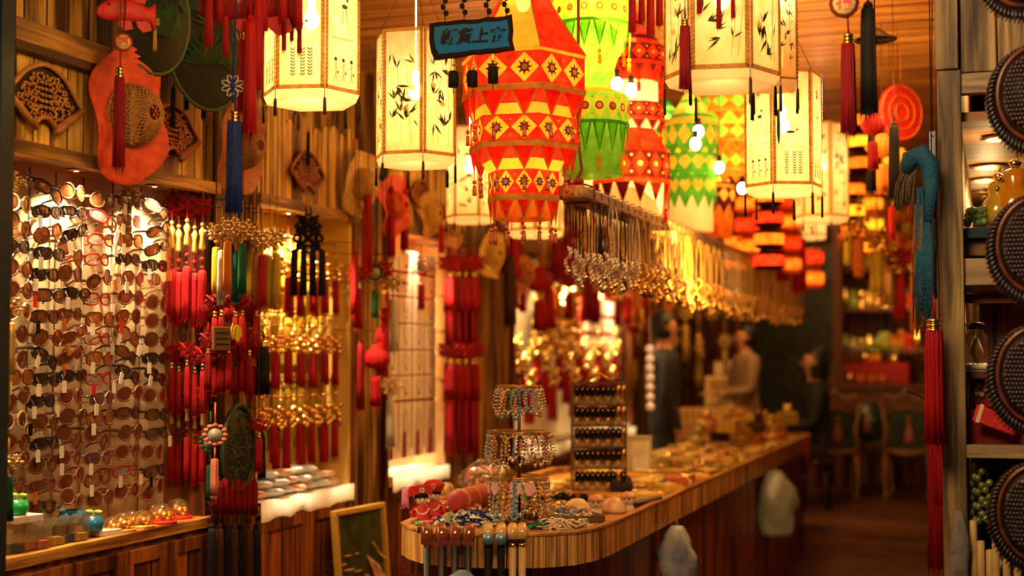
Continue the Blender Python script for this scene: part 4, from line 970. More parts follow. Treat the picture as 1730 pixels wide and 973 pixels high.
mb.build('contents', mat('golden trinkets', (.7, .42, .10), .4, col2=(.08, .10, .12), scale=40), t)
# heaps of bracelets and beads (nobody could count them)
def heap(name, lb, u, v, rx, ry, h, n, ms, seed, ring=.024, tr=.0026, cat='bracelets'):
    p = top(u, v); rr = random.Random(seed); mb = MB()
    for k in range(n):
        q = math.sqrt(rr.random()); a = rr.uniform(0, 6.28); x, y = q * rx * cos(a), q * ry * sin(a); z = h * (1 - q * q) * rr.uniform(.5, 1) + .006
        mb.c = rr.randrange(len(ms)); M = Euler((rr.uniform(-.7, .7), rr.uniform(-.7, .7), rr.uniform(0, 6))).to_matrix(); rg_ = ring * rr.uniform(.7, 1.2)
        mb.tube([Vector((x, y, z)) + M @ Vector((rg_ * cos(b), rg_ * .6 * sin(b), 0)) for b in [j * pi / 4 for j in range(8)]], tr, 4, True)
    o = mb.build(name, ms, None); o.location = p; o.rotation_euler = (0, 0, face(p)); return tag(o, lb, cat, None, 'stuff')
bw = mat('navy and white braid', (.75, .72, .65), .5, col2=(.02, .03, .07), scale=220); bw2 = mat('green and white braid', (.5, .55, .2), .5, col2=(.02, .05, .02), scale=220)
heap('braided_bracelets', 'heap of dark and white braided bracelets left of the carousel', 795, 886, .12, .07, .035, 130, [bw, bw2, COLS['navy'], bw, white], 1, .028, .0045)
heap('bead_bracelets', 'gold and crystal bead heap in the tray right of the carousel', 965, 878, .085, .055, .04, 150, [gold, BC['crystal'], brass, BC['amber'], BC['blue'], silver], 2)
heap('jade_beads', 'green jade beads beside the light canes', 915, 893, .04, .02, .012, 40, [mat('jade bead', (.02, .25, .14), .2), COLS['teal']], 3, .008, .005)
heap('jade_beads', 'pale green beads at the left end of the counter', 706, 890, .035, .02, .010, 30, [mat('pale jade bead', (.25, .50, .12), .2)], 4, .007, .006)
heap('bead_bracelets', 'mixed bead heap around the foot of the carousel', 880, 880, .12, .04, .018, 80, [gold, BC['crystal'], BC['garnet'], BC['dark'], BC['turquoise']], 5, .02)
heap('rope_necklaces', 'white twisted rope necklaces before the bead tray', 955, 893, .09, .025, .014, 36, [mat('white twisted rope', (.8, .7, .52), .5, col2=(.4, .28, .15), scale=160)], 6, .035, .004)
heap('small_trinkets', 'bright mixed trinkets lying between the carousel and the clip rack', 925, 858, .16, .10, .02, 120, [gold, BC['amber'], BC['garnet'], COLS['yellow'], BC['dark'], goldd], 15, .018, .004, 'trinkets')
heap('small_trinkets', 'gold trinkets piled along the counter edge beyond the ribbed box', 1128, 818, .10, .12, .02, 90, [gold, BC['amber'], goldd, COLS['orange'], BC['crystal']], 16, .018, .005, 'trinkets')
heap('small_trinkets', 'patterned trinkets heaped behind the two dolls', 770, 862, .10, .06, .03, 70, [goldd, BC['crystal'], BC['turquoise'], COLS['pink'], BC['garnet']], 17, .02, .005, 'trinkets')
def tray(lb, u, v, w, d, m, k=0, h=.025):
    p = top(u, v); t = thing('goods_tray', lb, 'tray', p, face(p) + k); mb = MB(); mb.box((0, 0, .004), (w, d, .006)); mb.build('tray_floor', m, t)
    mb = MB()
    for c, s in (((0, -d / 2, h / 2), (w, .008, h)), ((0, d / 2, h / 2), (w, .008, h)), ((-w / 2, 0, h / 2), (.008, d, h)), ((w / 2, 0, h / 2), (.008, d, h))): mb.box(c, s)
    mb.build('tray_wall', m, t, .002)
tray('dark wicker tray under the gold bead heap', 968, 880, .20, .13, mat('dark wicker', (.16, .10, .05), .7, var=.6, scale=90), .35)
tray('black tray of small gilt boxes behind the shell dolls', 940, 846, .26, .10, black)
heap('small_trinkets', 'gilt trinkets lying in the black tray', 940, 846, .12, .045, .03, 60, [goldd, black, BC['amber'], black], 8, .015, .004, 'trinkets')
# shell dolls with faces
skin2 = mat('painted porcelain', (.80, .64, .40), .3)
for i, (u, v, lb, s, k) in enumerate([(1007, 872, 'round faced cream figurine between the shells', 1.0, 0), (1062, 866, 'cream figurine at the right edge of the counter', 1.0, -.3)]):
    p = top(u, v); t = thing('face_figurine', lb, 'figurine', p, face(p) + k)
    mb = MB(); mb.lathe([(.016, 0), (.022, .012), (.014, .028)], 12); mb.build('body', skin2, t)
    mb = MB(); mb.sph((0, 0, .045), .023, 14, 9); mb.build('head', skin2, t)
    mb = MB(); [mb.sph((x, -.021, .047), .0032, 6, 4) for x in (-.008, .008)]; mb.tube([(-.004, -.0225, .036), (.004, -.0225, .036)], .001, 4); mb.build('face_colour', black, t)
    mb = MB(); mb.lathe([(.026, .052), (.028, .058), (.016, .070), (1e-5, .072)], 14, mod=lambda a, i: 1 + .06 * sin(8 * a)); mb.build('bonnet', mat('bonnet cream and red', (.85, .6, .3), .5, col2=(.6, .12, .06), scale=40), t); t.scale = (1.15,) * 3
for i, (u, v, lb, k, s) in enumerate([(975, 868, 'large ridged cream shell left of the round faced figurine', .2, 1.1), (1037, 866, 'large pink tinted cream shell right of the round faced figurine', -.3, 1.1)]):
    p = top(u, v); mb = MB(); mb.lathe([(.045, 0), (.05, .012), (.042, .035), (.022, .052), (1e-5, .056)], 32, sy=.7, mod=lambda a, j: 1 + .05 * sin(16 * a))
    o = mb.build('shell_ornament', mat('ridged shell', (.82, .66, .40), .35, col2=(.62, .20, .10), scale=22) if i else mat('ridged shell pale', (.84, .68, .40), .35, col2=(.62, .34, .10), scale=20)); o.location = p; o.rotation_euler = (0, 0, face(p) + k); o.scale = (s, s, s); tag(o, lb, 'shell')
# ribbed wooden instrument, black roll, picture frame
p = top(1082, 858); t = thing('ribbed_wooden_box', 'dark ribbed wooden box along the counter edge', 'box', p, -.18); mb = MB(); mb.box((0, 0, .018), (.085, .26, .036)); mb.build('box_body', dark, t, .003)
mb = MB(); [mb.box((0, -.12 + .0185 * k, .039), (.07, .008, .006)) for k in range(14)]; mb.build('rib', mat('pale rib wood', (.5, .34, .15), .5), t)
p = top(1046, 838); mb = MB(); mb.tube([Vector((-.05, 0, .045)), (-.045, 0, .045), (.045, 0, .045), (.05, 0, .045)], [.025, .042, .044, .03], 14); o = mb.build('black_velvet_roll', mat('black velvet', (.02, .012, .012), .9)); o.location = p; o.rotation_euler = (0, 0, face(p) + .5); tag(o, 'black velvet roll behind the ribbed box', 'display roll')
p = top(1080, 800); t = thing('picture_frame', 'small pale picture frame right of the clip rack', 'picture frame', p, face(p)); t.rotation_euler = (R(-8), 0, face(p))
s_ = px(p); w, h = 38 * s_, 62 * s_
mb = MB(); mb.box((0, 0, h / 2), (w, .008, h)); mb.build('photo', mat('pale photograph', (.72, .62, .38), .4, col2=(.40, .33, .18), scale=14), t)
mb = MB()
for c, s in (((0, -.004, 0), (w + .02, .014, .014)), ((0, -.004, h), (w + .02, .014, .014)), ((-w / 2, -.004, h / 2), (.014, .014, h)), ((w / 2, -.004, h / 2), (.014, .014, h))): mb.box(c, s)
mb.build('frame', mat('olive gilt frame', (.45, .36, .12), .35, .3), t)
# rows of small golden goods lying along the counter
def mk_flat(kd, m):
    def f():
        t = thing({'comb': 'hair_comb', 'brooch': 'round_brooch', 'packet': 'gift_packet', 'fan': 'folded_fan', 'bangle': 'bangle'}[kd], None, {'comb': 'comb', 'brooch': 'brooch', 'packet': 'packet', 'fan': 'fan', 'bangle': 'bangle'}[kd]); mb = MB()
        if kd == 'comb':
            mb.tube([(.05 * cos(a), .02 * sin(a), .006) for a in [pi * k / 8 for k in range(9)]], .006, 5)
            for k in range(9): mb.tube([(-.04 + .01 * k, .005, .006), (-.04 + .01 * k, -.035, .004)], .0018, 4)
            mb.build('comb_body', m, t)
        elif kd == 'brooch':
            mb.lathe([(.03, 0), (.034, .006), (.02, .012), (.012, .02), (1e-5, .022)], 16, mod=lambda a, i: 1 + .1 * sin(8 * a)); mb.build('disc', m, t)
            mb = MB(); [mb.sph((.024 * cos(k), .024 * sin(k), .011), .005, 5, 4) for k in range(6)]; mb.build('stones', BC['amber'], t)
        elif kd == 'packet':
            mb.box((0, 0, .01), (.08, .10, .016)); mb.build('wrapper', m, t, .004); mb = MB(); mb.box((0, 0, .019), (.05, .06, .003)); mb.build('label_patch', mat('pale yellow paper', (.85, .62, .2), .5), t)
        elif kd == 'fan':
            mb.poly([(-.07, .012), (.06, .02), (.075, 0), (.06, -.02), (-.07, -.012)], .016, 'Z', (0, 0, .01)); mb.build('fan_sticks', m, t)
        else:
            for k in range(3): mb.tube([(.032 * cos(a), .032 * sin(a), .006 + .009 * k) for a in [j * pi / 8 for j in range(16)]], .0045, 5, True)
            mb.build('rings', m, t)
        return t
    return f
yl = mat('mustard wrapping', (.85, .50, .05), .4, var=.5, scale=30); olv = mat('olive gold weave', (.50, .34, .06), .4, .3, var=.5, scale=50)
pl = {'mustard': yl, 'olive': olv, 'gold': gold, 'rust': mat('rust wrapping', (.62, .14, .03), .5), 'dark': dark}
n = 0; rr = random.Random(21)
for i in range(33):
    y = 5.75 + i * .135 + rr.uniform(-.02, .02)
    for j in range(4):
        x = -1.93 + j * .165 + rr.uniform(-.03, .03)
        if (i in (0, 1, 2) and j < 3) or y > 9.0 and j < 3 and y < 9.8: 
            if rr.random() < .6: continue
        kd = rr.choice(['comb', 'brooch', 'packet', 'fan', 'bangle', 'packet', 'brooch']); c = rr.choice(['mustard', 'olive', 'gold', 'mustard', 'gold', 'rust' if rr.random() < .4 else 'olive'])
        proto((kd, c), mk_flat(kd, pl[c]))('%s %s lying on the counter, %s across row %s from the near end' % (c, {'comb': 'hair comb', 'brooch': 'round brooch', 'packet': 'gift packet', 'fan': 'folded fan', 'bangle': 'stack of bangles'}[kd], nth(j), nth(i)),
            (x, y, .882), rr.uniform(-.8, .8), 'small golden goods along the counter', rr.uniform(1.0, 1.5)); n += 1
# canes hooked over the rim
lacq = mat('red brown lacquer', (.22, .045, .012), .12, coat=1); horn = mat('polished pale wood', (.62, .36, .12), .2, coat=.6); shaftd = mat('dark shaft', (.014, .006, .005), .5); shaftl = mat('pale shaft', (.50, .32, .13), .4); cap = mat('brushed blue grey cap', (.20, .36, .46), .35, .5)
def cane(lb, u, v, kd, lean=0):
    p = PZ(u, v + 26, .9); t = thing('walking_cane', lb, 'cane', (p.x, p.y - .025, .905), face(p) + lean)
    hm, sm = {'lacquer': (lacq, shaftd), 'capped': (horn, black), 'pale': (horn, shaftl)}[kd]
    mb = MB()
    if kd == 'lacquer': mb.tube([(0, .06, .004), (0, .045, .022), (0, .01, .03), (0, -.012, .02), (0, -.018, -.004), (0, -.018, -.022)], [.007, .012, .014, .016, .017, .014], 10); mb.box((0, -.018, -.018), (.027, .03, .016))
    else: mb.tube([(0, .075, .005), (0, .05, .022), (0, .015, .030), (0, -.012, .018), (0, -.018, -.01)], [.008, .011, .013, .014, .015], 10)
    for q in range(len(mb.v)): mb.v[q].x *= 1.3
    mb.build('handle', hm, t, 0)
    if kd == 'capped':
        mb = MB(); mb.tube([(0, -.018, -.008), (0, -.038, -.008)], .0195, 16); mb.build('end_cap', cap, t)
    mb = MB(); mb.tube([(0, -.018, -.022), (0, -.018, -.034)], .0125, 12); mb.build('collar', gold if kd != 'capped' else black, t)
    mb = MB(); mb.tube([(0, -.018, -.034), (0, .0, -.6), (0, .012, -.86)], [.0125, .011, .009], 10); mb.build('shaft', sm, t)
    mb = MB(); mb.tube([(0, .012, -.86), (0, .0125, -.903)], .012, 8); mb.build('rubber_tip', black, t)
for i, (u, kd, l, lb) in enumerate([(724, 'lacquer', .3, 'leftmost lacquered walking cane hooked on the counter rim'), (750, 'lacquer', .12, 'second lacquered walking cane from the left'), (773, 'lacquer', 0, 'third lacquered walking cane from the left'), (797, 'lacquer', -.2, 'fourth lacquered walking cane, next to the capped ones'),
        (829, 'capped', 0, 'left walking cane with blue round end cap'), (851, 'capped', -.05, 'right walking cane with blue round end cap'), (870, 'pale', 0, 'left pale wooden walking cane'), (886, 'pale', 0, 'right pale wooden walking cane')]): cane(lb, u, 880, kd, l)
p = PZ(780, 1010, .72); p = P(782, 990, 4.5); mb = MB(); mb.M = Matrix.Rotation(0, 4, 'Z'); crumple(mb, .045, .09, 5, 1.2, .8); o = mb.build('bundled_cloth', mat('grey blue cloth', (.16, .22, .28), .8, var=.5, scale=50)); o.location = (p.x, p.y + .0, p.z - .04); tag(o, 'grey blue bundled cloth tied to the canes below the rim', 'cloth')
# bags hung from the counter side
def sidebag(lb, u, v0, v1, m, w):
    p = PX(u, v0, xr + .012); s = px(p); h = (v1 - v0) * s; t = thing('hanging_bag', lb, 'bag', (p.x + .02, p.y, p.z), face(p)); mb = MB(); mb.M = Matrix.Translation((0, 0, -h)); crumple(mb, w * s / 1.4, h, int(u), 1, .45, 20, 12, .3); mb.build('bag_body', m, t)
    mb = MB(); mb.tube([(-.01, 0, -.02), (0, .0, .03), (.01, 0, -.02)], .003, 4); mb.build('bag_handle', m, t)
sidebag('blue and white plastic bag hanging on the counter side', 1135, 888, 1010, mat('blue white plastic', (.55, .55, .52), .3, col2=(.06, .12, .28), scale=9), 44)
sidebag('grey green plastic bag hanging farther along the counter side', 1305, 795, 905, mat('grey plastic', (.30, .32, .26), .3, var=.3, scale=8), 48)
hang('plain', 'red', 1363, 728, 790, xr + .03, 'red ribbon hanging at the far corner of the counter')
# ------------------------------------------------------------------ lanterns
paper = sheet('cream lantern paper', (.98, .80, .42), (.92, .68, .27), 22, .8)
paperb = sheet('cream lantern base paper', (.98, .84, .50), None, 20, .6)
trim = sheet('tan lantern ribbon', (.55, .32, .12), (.42, .22, .07), 60, .35)
ink = mat('green black ink', (.06, .07, .02), .8); ink2 = mat('rust ink', (.55, .16, .03), .8); ink3 = mat('blue ink', (.06, .22, .38), .8); stitch = mat('dark stitching', (.12, .05, .02), .8)
bulbm = mat('lit bulb', (1, .86, .55), .5, emit=14)
def hexlan(lb, u, vt, vb, d, rpx, phi, deco, power=1.2, tl=44, n=6):
    pt = P(u, vt, d); pb = P(u, vb, d); H = pt.z - pb.z; r = rpx * d / F; a0 = face(pt); t = thing('hexagonal_lantern', lb, 'lantern', (pb.x, pb.y, pb.z), a0); rr = random.Random(int(u))
    # vertices; local -Y faces the viewer
    V = [(r * sin(R(phi) + 2 * pi * k / n), -r * cos(R(phi) + 2 * pi * k / n)) for k in range(n)]
    mb = MB()
    for k in range(n):
        a, b = V[k], V[(k + 1) % n]; mb.add([(a[0], a[1], 0), (b[0], b[1], 0), (b[0], b[1], H), (a[0], a[1], H)], [(0, 1, 2, 3)])
    mb.build('paper_shade', paper, t)
    mb = MB(); mb.add([(a * .99, b * .99, -.03 + .004) for a, b in V] + [(0, 0, -.004)] + [(a, b, 0) for a, b in V], [((k + 1) % n, k, n) for k in range(n)] + [(k, (k + 1) % n, n + 1 + (k + 1) % n, n + 1 + k) for k in range(n)])
    # slightly tapering base panel
    mb.v = [Vector((v.x * (.93 if i < n else 1), v.y * (.93 if i < n else 1), v.z)) for i, v in enumerate(mb.v)]
    mb.build('base_panel', paperb, t)
    mb = MB(); ms = MB(); w = r * .085; e = 1.006
    for k in range(n):
        a, b = Vector((*V[k], 0)), Vector((*V[(k + 1) % n], 0)); dr = (b - a).normalized(); nn = Vector((dr.y, -dr.x, 0)); nn = nn if nn.dot(a + b) > 0 else -nn; q = nn * .0015
        for z0, z1 in ((0, w), (H - w, H)): mb.add([a + q + Vector((0, 0, z0)), b + q + Vector((0, 0, z0)), b + q + Vector((0, 0, z1)), a + q + Vector((0, 0, z1))], [(0, 1, 2, 3)])
        for s0, sg in ((a, 1), (b, -1)): mb.add([s0 + q, s0 + q + dr * sg * w, s0 + q + dr * sg * w + Vector((0, 0, H)), s0 + q + Vector((0, 0, H))], [(0, 1, 2, 3)])
        for j in range(int(H / .014)):
            z = .006 + j * .014
            for s0, sg in ((a, 1), (b, -1)):
                p0 = s0 + nn * .003 + dr * sg * w * .15 + Vector((0, 0, z)); p1 = s0 + nn * .003 + dr * sg * w * .8 + Vector((0, 0, z + .008)); ms.tube([p0, p1], .0009, 3, cap=False)
    mb.build('ribbon_frame', trim, t); ms.build('stitching', stitch, t)
    # painting
    md = MB()
    for k in range(n):
        a, b = Vector((*V[k], 0)), Vector((*V[(k + 1) % n], 0)); dr = (b - a).normalized(); L = (b - a).length; nn = Vector((dr.y, -dr.x, 0)); nn = nn if nn.dot(a + b) > 0 else -nn
        if nn.y > .5: continue
        def pt_(x, z): return a + dr * (x * L) + nn * .0012 + Vector((0, 0, z * H))
        def leaf(x, z, ang, l, wd=.09):
            dx, dz = cos(ang) * l / L, sin(ang) * l / H; px_, pz = -sin(ang) * l * wd / L, cos(ang) * l * wd / H
            if not (.1 < x + dx < .9 and .07 < z + dz < .93): return
            md.add([pt_(x, z), pt_(x + dx * .4 + px_, z + dz * .4 + pz), pt_(x + dx, z + dz), pt_(x + dx * .4 - px_, z + dz * .4 - pz)], [(0, 1, 2, 3)])
        def line(pts, wd=.0014, c=0):
            md.c = c; md.tube([pt_(x, z) for x, z in pts], wd, 3, cap=False)
        def blob(x, z, rx, rz_, c, m=8):
            md.c = c; md.add([pt_(x + rx * cos(j * 2 * pi / m) / L, z + rz_ * sin(j * 2 * pi / m) / H) for j in range(m)], [tuple(range(m))])
        if deco == 'bamboo':
            for q in range(17):
                x, z = rr.uniform(.18, .82), rr.uniform(.1, .88); base = rr.uniform(.4, 2.7) + (pi if rr.random() < .4 else 0)
                md.c = 0
                for s in range(rr.choice((3, 4, 5))): leaf(x, z, base + rr.uniform(-.8, .8), r * rr.uniform(.18, .36), .085)
            for q in range(2): x = rr.uniform(.2, .8); line([(x, .08), (x + rr.uniform(-.1, .1), .4), (x + rr.uniform(-.15, .15), .7)], .0007)
            for q in range(2): blob(rr.uniform(.25, .75), rr.uniform(.2, .8), r * .09, r * .06, 3)
        else:
            # folk picture: sun, trees, little figures, birds
            md.c = 1; cx_, cz_ = .5, .80
            for s in range(10): a_ = s * 2 * pi / 10; line([(cx_ + .05 * r * cos(a_) / L, cz_ + .05 * r * sin(a_) / H), (cx_ + .13 * r * cos(a_) / L, cz_ + .13 * r * sin(a_) / H)], .0011, 1)
            blob(cx_, cz_, .05 * r, .05 * r, 1)
            line([(.12, .30), (.4, .34), (.88, .31)], .0008, 0)
            if k % 2 == 0:
                for fx in (.3, .52, .75):
                    blob(fx, .22, .045 * r, .045 * r, 0); line([(fx, .20), (fx, .12)], .0016, 1); line([(fx - .07, .16), (fx, .18), (fx + .07, .2)], .001, 0); line([(fx, .12), (fx - .04, .07)], .001, 0); line([(fx, .12), (fx + .04, .07)], .001, 0); blob(fx + .06, .13, .03 * r, .04 * r, 1)
                for s in range(8): blob(.2 + .08 * s, .37, .02 * r, .03 * r, 1, 5)
                blob(.55, .6, .09 * r, .05 * r, 2); line([(.5, .58), (.48, .48)], .0011, 1); line([(.6, .58), (.62, .48)], .0011, 1); blob(.62, .65, .04 * r, .04 * r, 2)
            else:
                for fx in (.35, .55, .7):
                    line([(fx, .08), (fx, .28)], .0009, 0)
                    md.c = 0
                    for s in range(9): leaf(fx, .09 + .022 * s, R(50), r * .10, .16); leaf(fx, .09 + .022 * s, R(130), r * .10, .16)
                blob(.45, .45, .13 * r, .035 * r, 2); line([(.4, .44), (.4, .39)], .0009, 1); line([(.5, .44), (.5, .39)], .0009, 1); blob(.62, .47, .04 * r, .03 * r, 1)
                line([(.3, .6), (.45, .64), (.7, .6), (.7, .52)], .0009, 0); line([(.35, .6), (.35, .52)], .0009, 0)
                blob(.15, .5, .05 * r, .5 * r, 2)
    if md.v: md.build('painting', [ink, ink2, ink3, sheet('pale ochre wash', (.85, .55, .2), None, 20, .6)], t)
    for k in range(n):
        m_ = MB(); m_.tube([(0, 0, .004), (0, 0, -.03)], .0012, 4); m_.sph((0, 0, -.03), .004, 6, 4); L = tl * d / F; skirt(m_, -.03, -L, .0055, 8, k); o = m_.build('tassel', COLS['black'] if k % 3 else COLS['brown'], t); o.location = (V[k][0], V[k][1], -.002)
    mb = MB()
    for k in range(0, n, 2): mb.tube([(V[k][0], V[k][1], H), (0, 0, H + .26)], .0013, 4)
    mb.tube([(0, 0, H + .26), (0, 0, max(H + .3, 3.0 - pb.z))], .002, 5); mb.build('cord', COLS['brown'], t)
    mb = MB(); mb.sph((0, 0, H * .55), .026, 12, 8, sz=1.25); mb.lathe([(.013, H * .55 + .03), (.013, H * .55 + .07)], 10); mb.tube([(0, 0, H * .55 + .06), (0, 0, H + .26)], .002, 4); mb.build('bulb', bulbm, t)
    k_ = (r / .15) ** 2
    point('bulb_light', (0, 0, H * .55), power * k_ * .62, .028, (1, .70, .30), t); point('bulb_light', (0, 0, H * .22), power * k_ * .38, .05, (1, .70, .30), t)
    return t
hexlan('cream lantern painted with folk pictures, top left', 526, -75, 163, 4.6, 83, 15, 'folk', 4.2)
hexlan('cream lantern painted with bamboo, left of the sign', 702, 58, 268, 5.1, 71, 10, 'bamboo', 2.6)
hexlan('largest cream bamboo lantern, top right', 1220, -110, 133, 4.6, 97, 28, 'bamboo', 1.3, 60)
hexlan('dark yellow lantern behind the largest bamboo lantern', 1310, -110, 140, 4.95, 42, 60, 'bamboo', .5, 50)
hexlan('cream picture lantern under the largest bamboo lantern', 1324, 125, 318, 5.4, 66, 45, 'folk', 3.4, 50)
hexlan('cream lantern half hidden behind the picture lantern', 1388, 210, 368, 7.4, 46, 20, 'bamboo', 1.5, 24)
hexlan('cream lantern hanging lower behind the orange tiered lantern', 795, 215, 368, 6.8, 42, 20, 'bamboo', 1.9, 24)
hexlan('plain cream lantern behind the lower tip of the orange lantern', 905, 250, 392, 7.0, 47, 0, 'bamboo', 2.0, 10, 12)
hexlan('small cream lantern far right behind the others', 1370, 330, 398, 9.0, 26, 20, 'bamboo', 1.6, 10)

SH = {'red': sheet('lantern red cloth', (.86, .06, .018), (.55, .022, .008), 26, .7), 'orange': sheet('lantern orange cloth', (.95, .30, .03), (.80, .16, .015), 26, .7), 'yellow': sheet('lantern yellow cloth', (.98, .62, .06), (.95, .52, .04), 30, .7), 'tan': sheet('lantern tan ribbon', (.50, .27, .05), (.38, .19, .03), 30, .3, see=.05),
      'lime': sheet('lantern lime cloth', (.34, .78, .09), (.25, .62, .05), 30, .7), 'green': sheet('lantern green cloth', (.08, .30, .03), (.05, .22, .02), 30, .5, see=.1), 'maroon': sheet('lantern maroon cloth', (.085, .010, .010), (.05, .006, .006), 30, .4, see=.05), 'cream': sheet('lantern cream cloth', (.98, .86, .55), None, 20, .75), 'gold': sheet('lantern amber cloth', (.85, .45, .05), (.6, .28, .03), 30, .6)}
beadm = mat('rust wooden beads', (.45, .09, .02), .4); dotm = mat('mirror discs', (.85, .8, .75), .15, .7); sunm = mat('dark red embroidery', (.22, .015, .006), .8, spec=.1)
def tiered(lb, u, d, sides, phi, roof, tiers, neck, cols, power=1.0, detail=2, sway=()):
    """roof (v_apex, v_brim, r_brim); tiers (v0, v1, r, ribbon px, flap px); neck list of (v, r, colour)"""
    s = d / F; p0 = P(u, roof[1], d); t = thing('tiered_cloth_lantern', lb, 'lantern', p0, face(p0)); c1, c2, c3, c4 = cols
    def zz(v): return (roof[1] - v) * s
    def ring(r, q): 
        a = R(phi) + 2 * pi * q / sides; k = math.floor(q + 1e-9); f = q - k; a1 = R(phi) + 2 * pi * k / sides; a2 = R(phi) + 2 * pi * (k + 1) / sides
        return Vector((r * s * (sin(a1) * (1 - f) + sin(a2) * f), -r * s * (cos(a1) * (1 - f) + cos(a2) * f), 0))
    def band(mb, r0, v0, r1, v1, step=1):
        for k in range(sides):
            for j in range(step):
                q0, q1 = k + j / step, k + (j + 1) / step
                a, b = ring(r0, q0), ring(r0, q1 - 1e-6 if j == step - 1 else q1); c, e = ring(r1, q1 - 1e-6 if j == step - 1 else q1), ring(r1, q0)
                a.z = b.z = zz(v0); c.z = e.z = zz(v1); mb.add([a, b, c, e], [(0, 1, 2, 3)], sides > 8)
    if roof[0] is not None:
        mb = MB(); vs = 7
        for i in range(vs):
            f0, f1 = i / vs, (i + 1) / vs; g = lambda f: roof[3] + (roof[2] - roof[3]) * f ** 1.25
            for k in range(sides):
                mb.c = (k + 1) % 2 if sides <= 8 else (i % 3 == 2); a, b = ring(g(f0), k), ring(g(f0), k + 1 - 1e-6); c, e = ring(g(f1), k + 1 - 1e-6), ring(g(f1), k)
                a.z = b.z = zz(roof[0] + (roof[1] - roof[0]) * f0); c.z = e.z = zz(roof[0] + (roof[1] - roof[0]) * f1); mb.add([a, b, c, e], [(0, 1, 2, 3)], sides > 8)
        mb.build('roof', [SH[c2], SH[c1]], t)
        if sides <= 8:
            mb = MB()
            for k in range(sides): mb.tube([ring(roof[3] + (roof[2] - roof[3]) * f ** 1.25, k) + Vector((0, 0, zz(roof[0] + (roof[1] - roof[0]) * f))) for f in [i / 7 for i in range(8)]], .0022, 4)
            mb.build('roof_piping', SH['tan'], t)
        mb = MB(); band(mb, roof[2], roof[1] - 1, roof[2] * .99, roof[1] + 5); mb.build('brim', SH[c2], t)
    for (va, ra, vb, rb, c) in neck:
        mb = MB(); band(mb, ra, va, rb, vb); mb.build('inner_cloth', SH[c], t)
    for ti, (v0, v1, r, rib, fl, per) in enumerate(tiers):
        mb = MB(); mb.c = 0
        nd = per * sides; hh = (v1 - v0) * s / 2; zc = zz((v0 + v1) / 2)
        for k in range(nd):
            q = (k + .5) / per; o = 1.010; w = .42 / per
            def rp(q_, z_, o_=1.0): v = ring(r * .995 * (o_), q_); v.z = z_; return v
            o = 1.0; e_ = .5 / per - 1e-6; w = .46 / per; h2 = hh * .94; L_, R_ = q - e_, q + e_
            mb.c = 1; mb.add([rp(q - w, zc), rp(q, zc - h2), rp(q + w, zc), rp(q, zc + h2)], [(0, 1, 2, 3)]); mb.c = 0
            for sg in (-1, 1):
                mb.add([rp(L_, zc), rp(q - w, zc), rp(q, zc + sg * h2), rp(q, zc + sg * hh), rp(L_, zc + sg * hh)], [(0, 1, 2, 3, 4)])
                mb.add([rp(R_, zc), rp(q + w, zc), rp(q, zc + sg * h2), rp(q, zc + sg * hh), rp(R_, zc + sg * hh)], [(0, 1, 2, 3, 4)])
            if detail:
                o2 = 1.006; C_ = rp(q, zc, o2); tx = (rp(q + .02, zc, o2) - C_).normalized(); mb.c = 2; rs = hh * .32; m_ = 10
                mb.add([C_ + tx * rs * cos(2 * pi * j / m_) + Vector((0, 0, rs * sin(2 * pi * j / m_))) for j in range(m_)], [tuple(range(m_))])
                if detail > 1:
                    for j in range(8):
                        a = 2 * pi * j / 8; dv = tx * cos(a) + Vector((0, 0, sin(a))); pv = tx * -sin(a) + Vector((0, 0, cos(a))); mb.add([C_ + dv * rs * .9 + pv * rs * .28, C_ + dv * rs * .9 - pv * rs * .28, C_ + dv * rs * 1.75], [(0, 1, 2)])
                mb.c = 3; nrm = Vector((C_.x, C_.y, 0)).normalized() * .0012
                mb.add([C_ + nrm + (tx * cos(2 * pi * j / m_) + Vector((0, 0, sin(2 * pi * j / m_)))) * rs * .6 for j in range(m_)], [tuple(range(m_))])
                qe = (k + 1) / per
                if abs(qe - round(qe)) > .01 or sides > 8:
                    for sg in (-1, 1):
                        C2 = rp(qe, zc + sg * hh * .6, o2); mb.add([C2 + nrm + (tx * cos(2 * pi * j / 8) + Vector((0, 0, sin(2 * pi * j / 8)))) * rs * .28 for j in range(8)], [tuple(range(8))])
        mb.build('patterned_band', [SH[c1], SH[c2], sunm, dotm if detail > 1 and ti else mat('amber discs', (.5, .25, .05), .3, .4)], t)
        mb = MB(); band(mb, r * 1.012, v1, r * 1.012, v1 + rib); mb.build('ribbon', SH[c3], t)
        mb = MB(); mt = []
        nf = per * sides
        for k in range(nf):
            q0, q1 = k / per, (k + 1) / per - 1e-6; qm = (q0 + q1) / 2; a, b = ring(r * 1.0, q0 + .06 / per), ring(r * 1.0, q1 - .06 / per); c = ring(r * .97, qm); a.z = b.z = zz(v1 + rib); c.z = zz(v1 + rib + fl)
            mb.c = 0; mb.add([a, b, c], [(0, 1, 2)]); mt.append(c)
            mb.c = 1; e = Vector((c.x, c.y, 0)).normalized() * .0015
            for A_, B_ in ((a, c), (b, c)):
                wv = Vector((0, 0, 1)).cross(e).normalized() * (.008 if A_ is a else -.008); mb.add([A_ + e, A_ + e + wv, B_ + e + Vector((0, 0, .006)), B_ + e - Vector((0, 0, .004))], [(0, 1, 2, 3)])
        mb.build('pointed_flaps', [SH[c1 if fl < 60 else c2], SH[c3]], t)
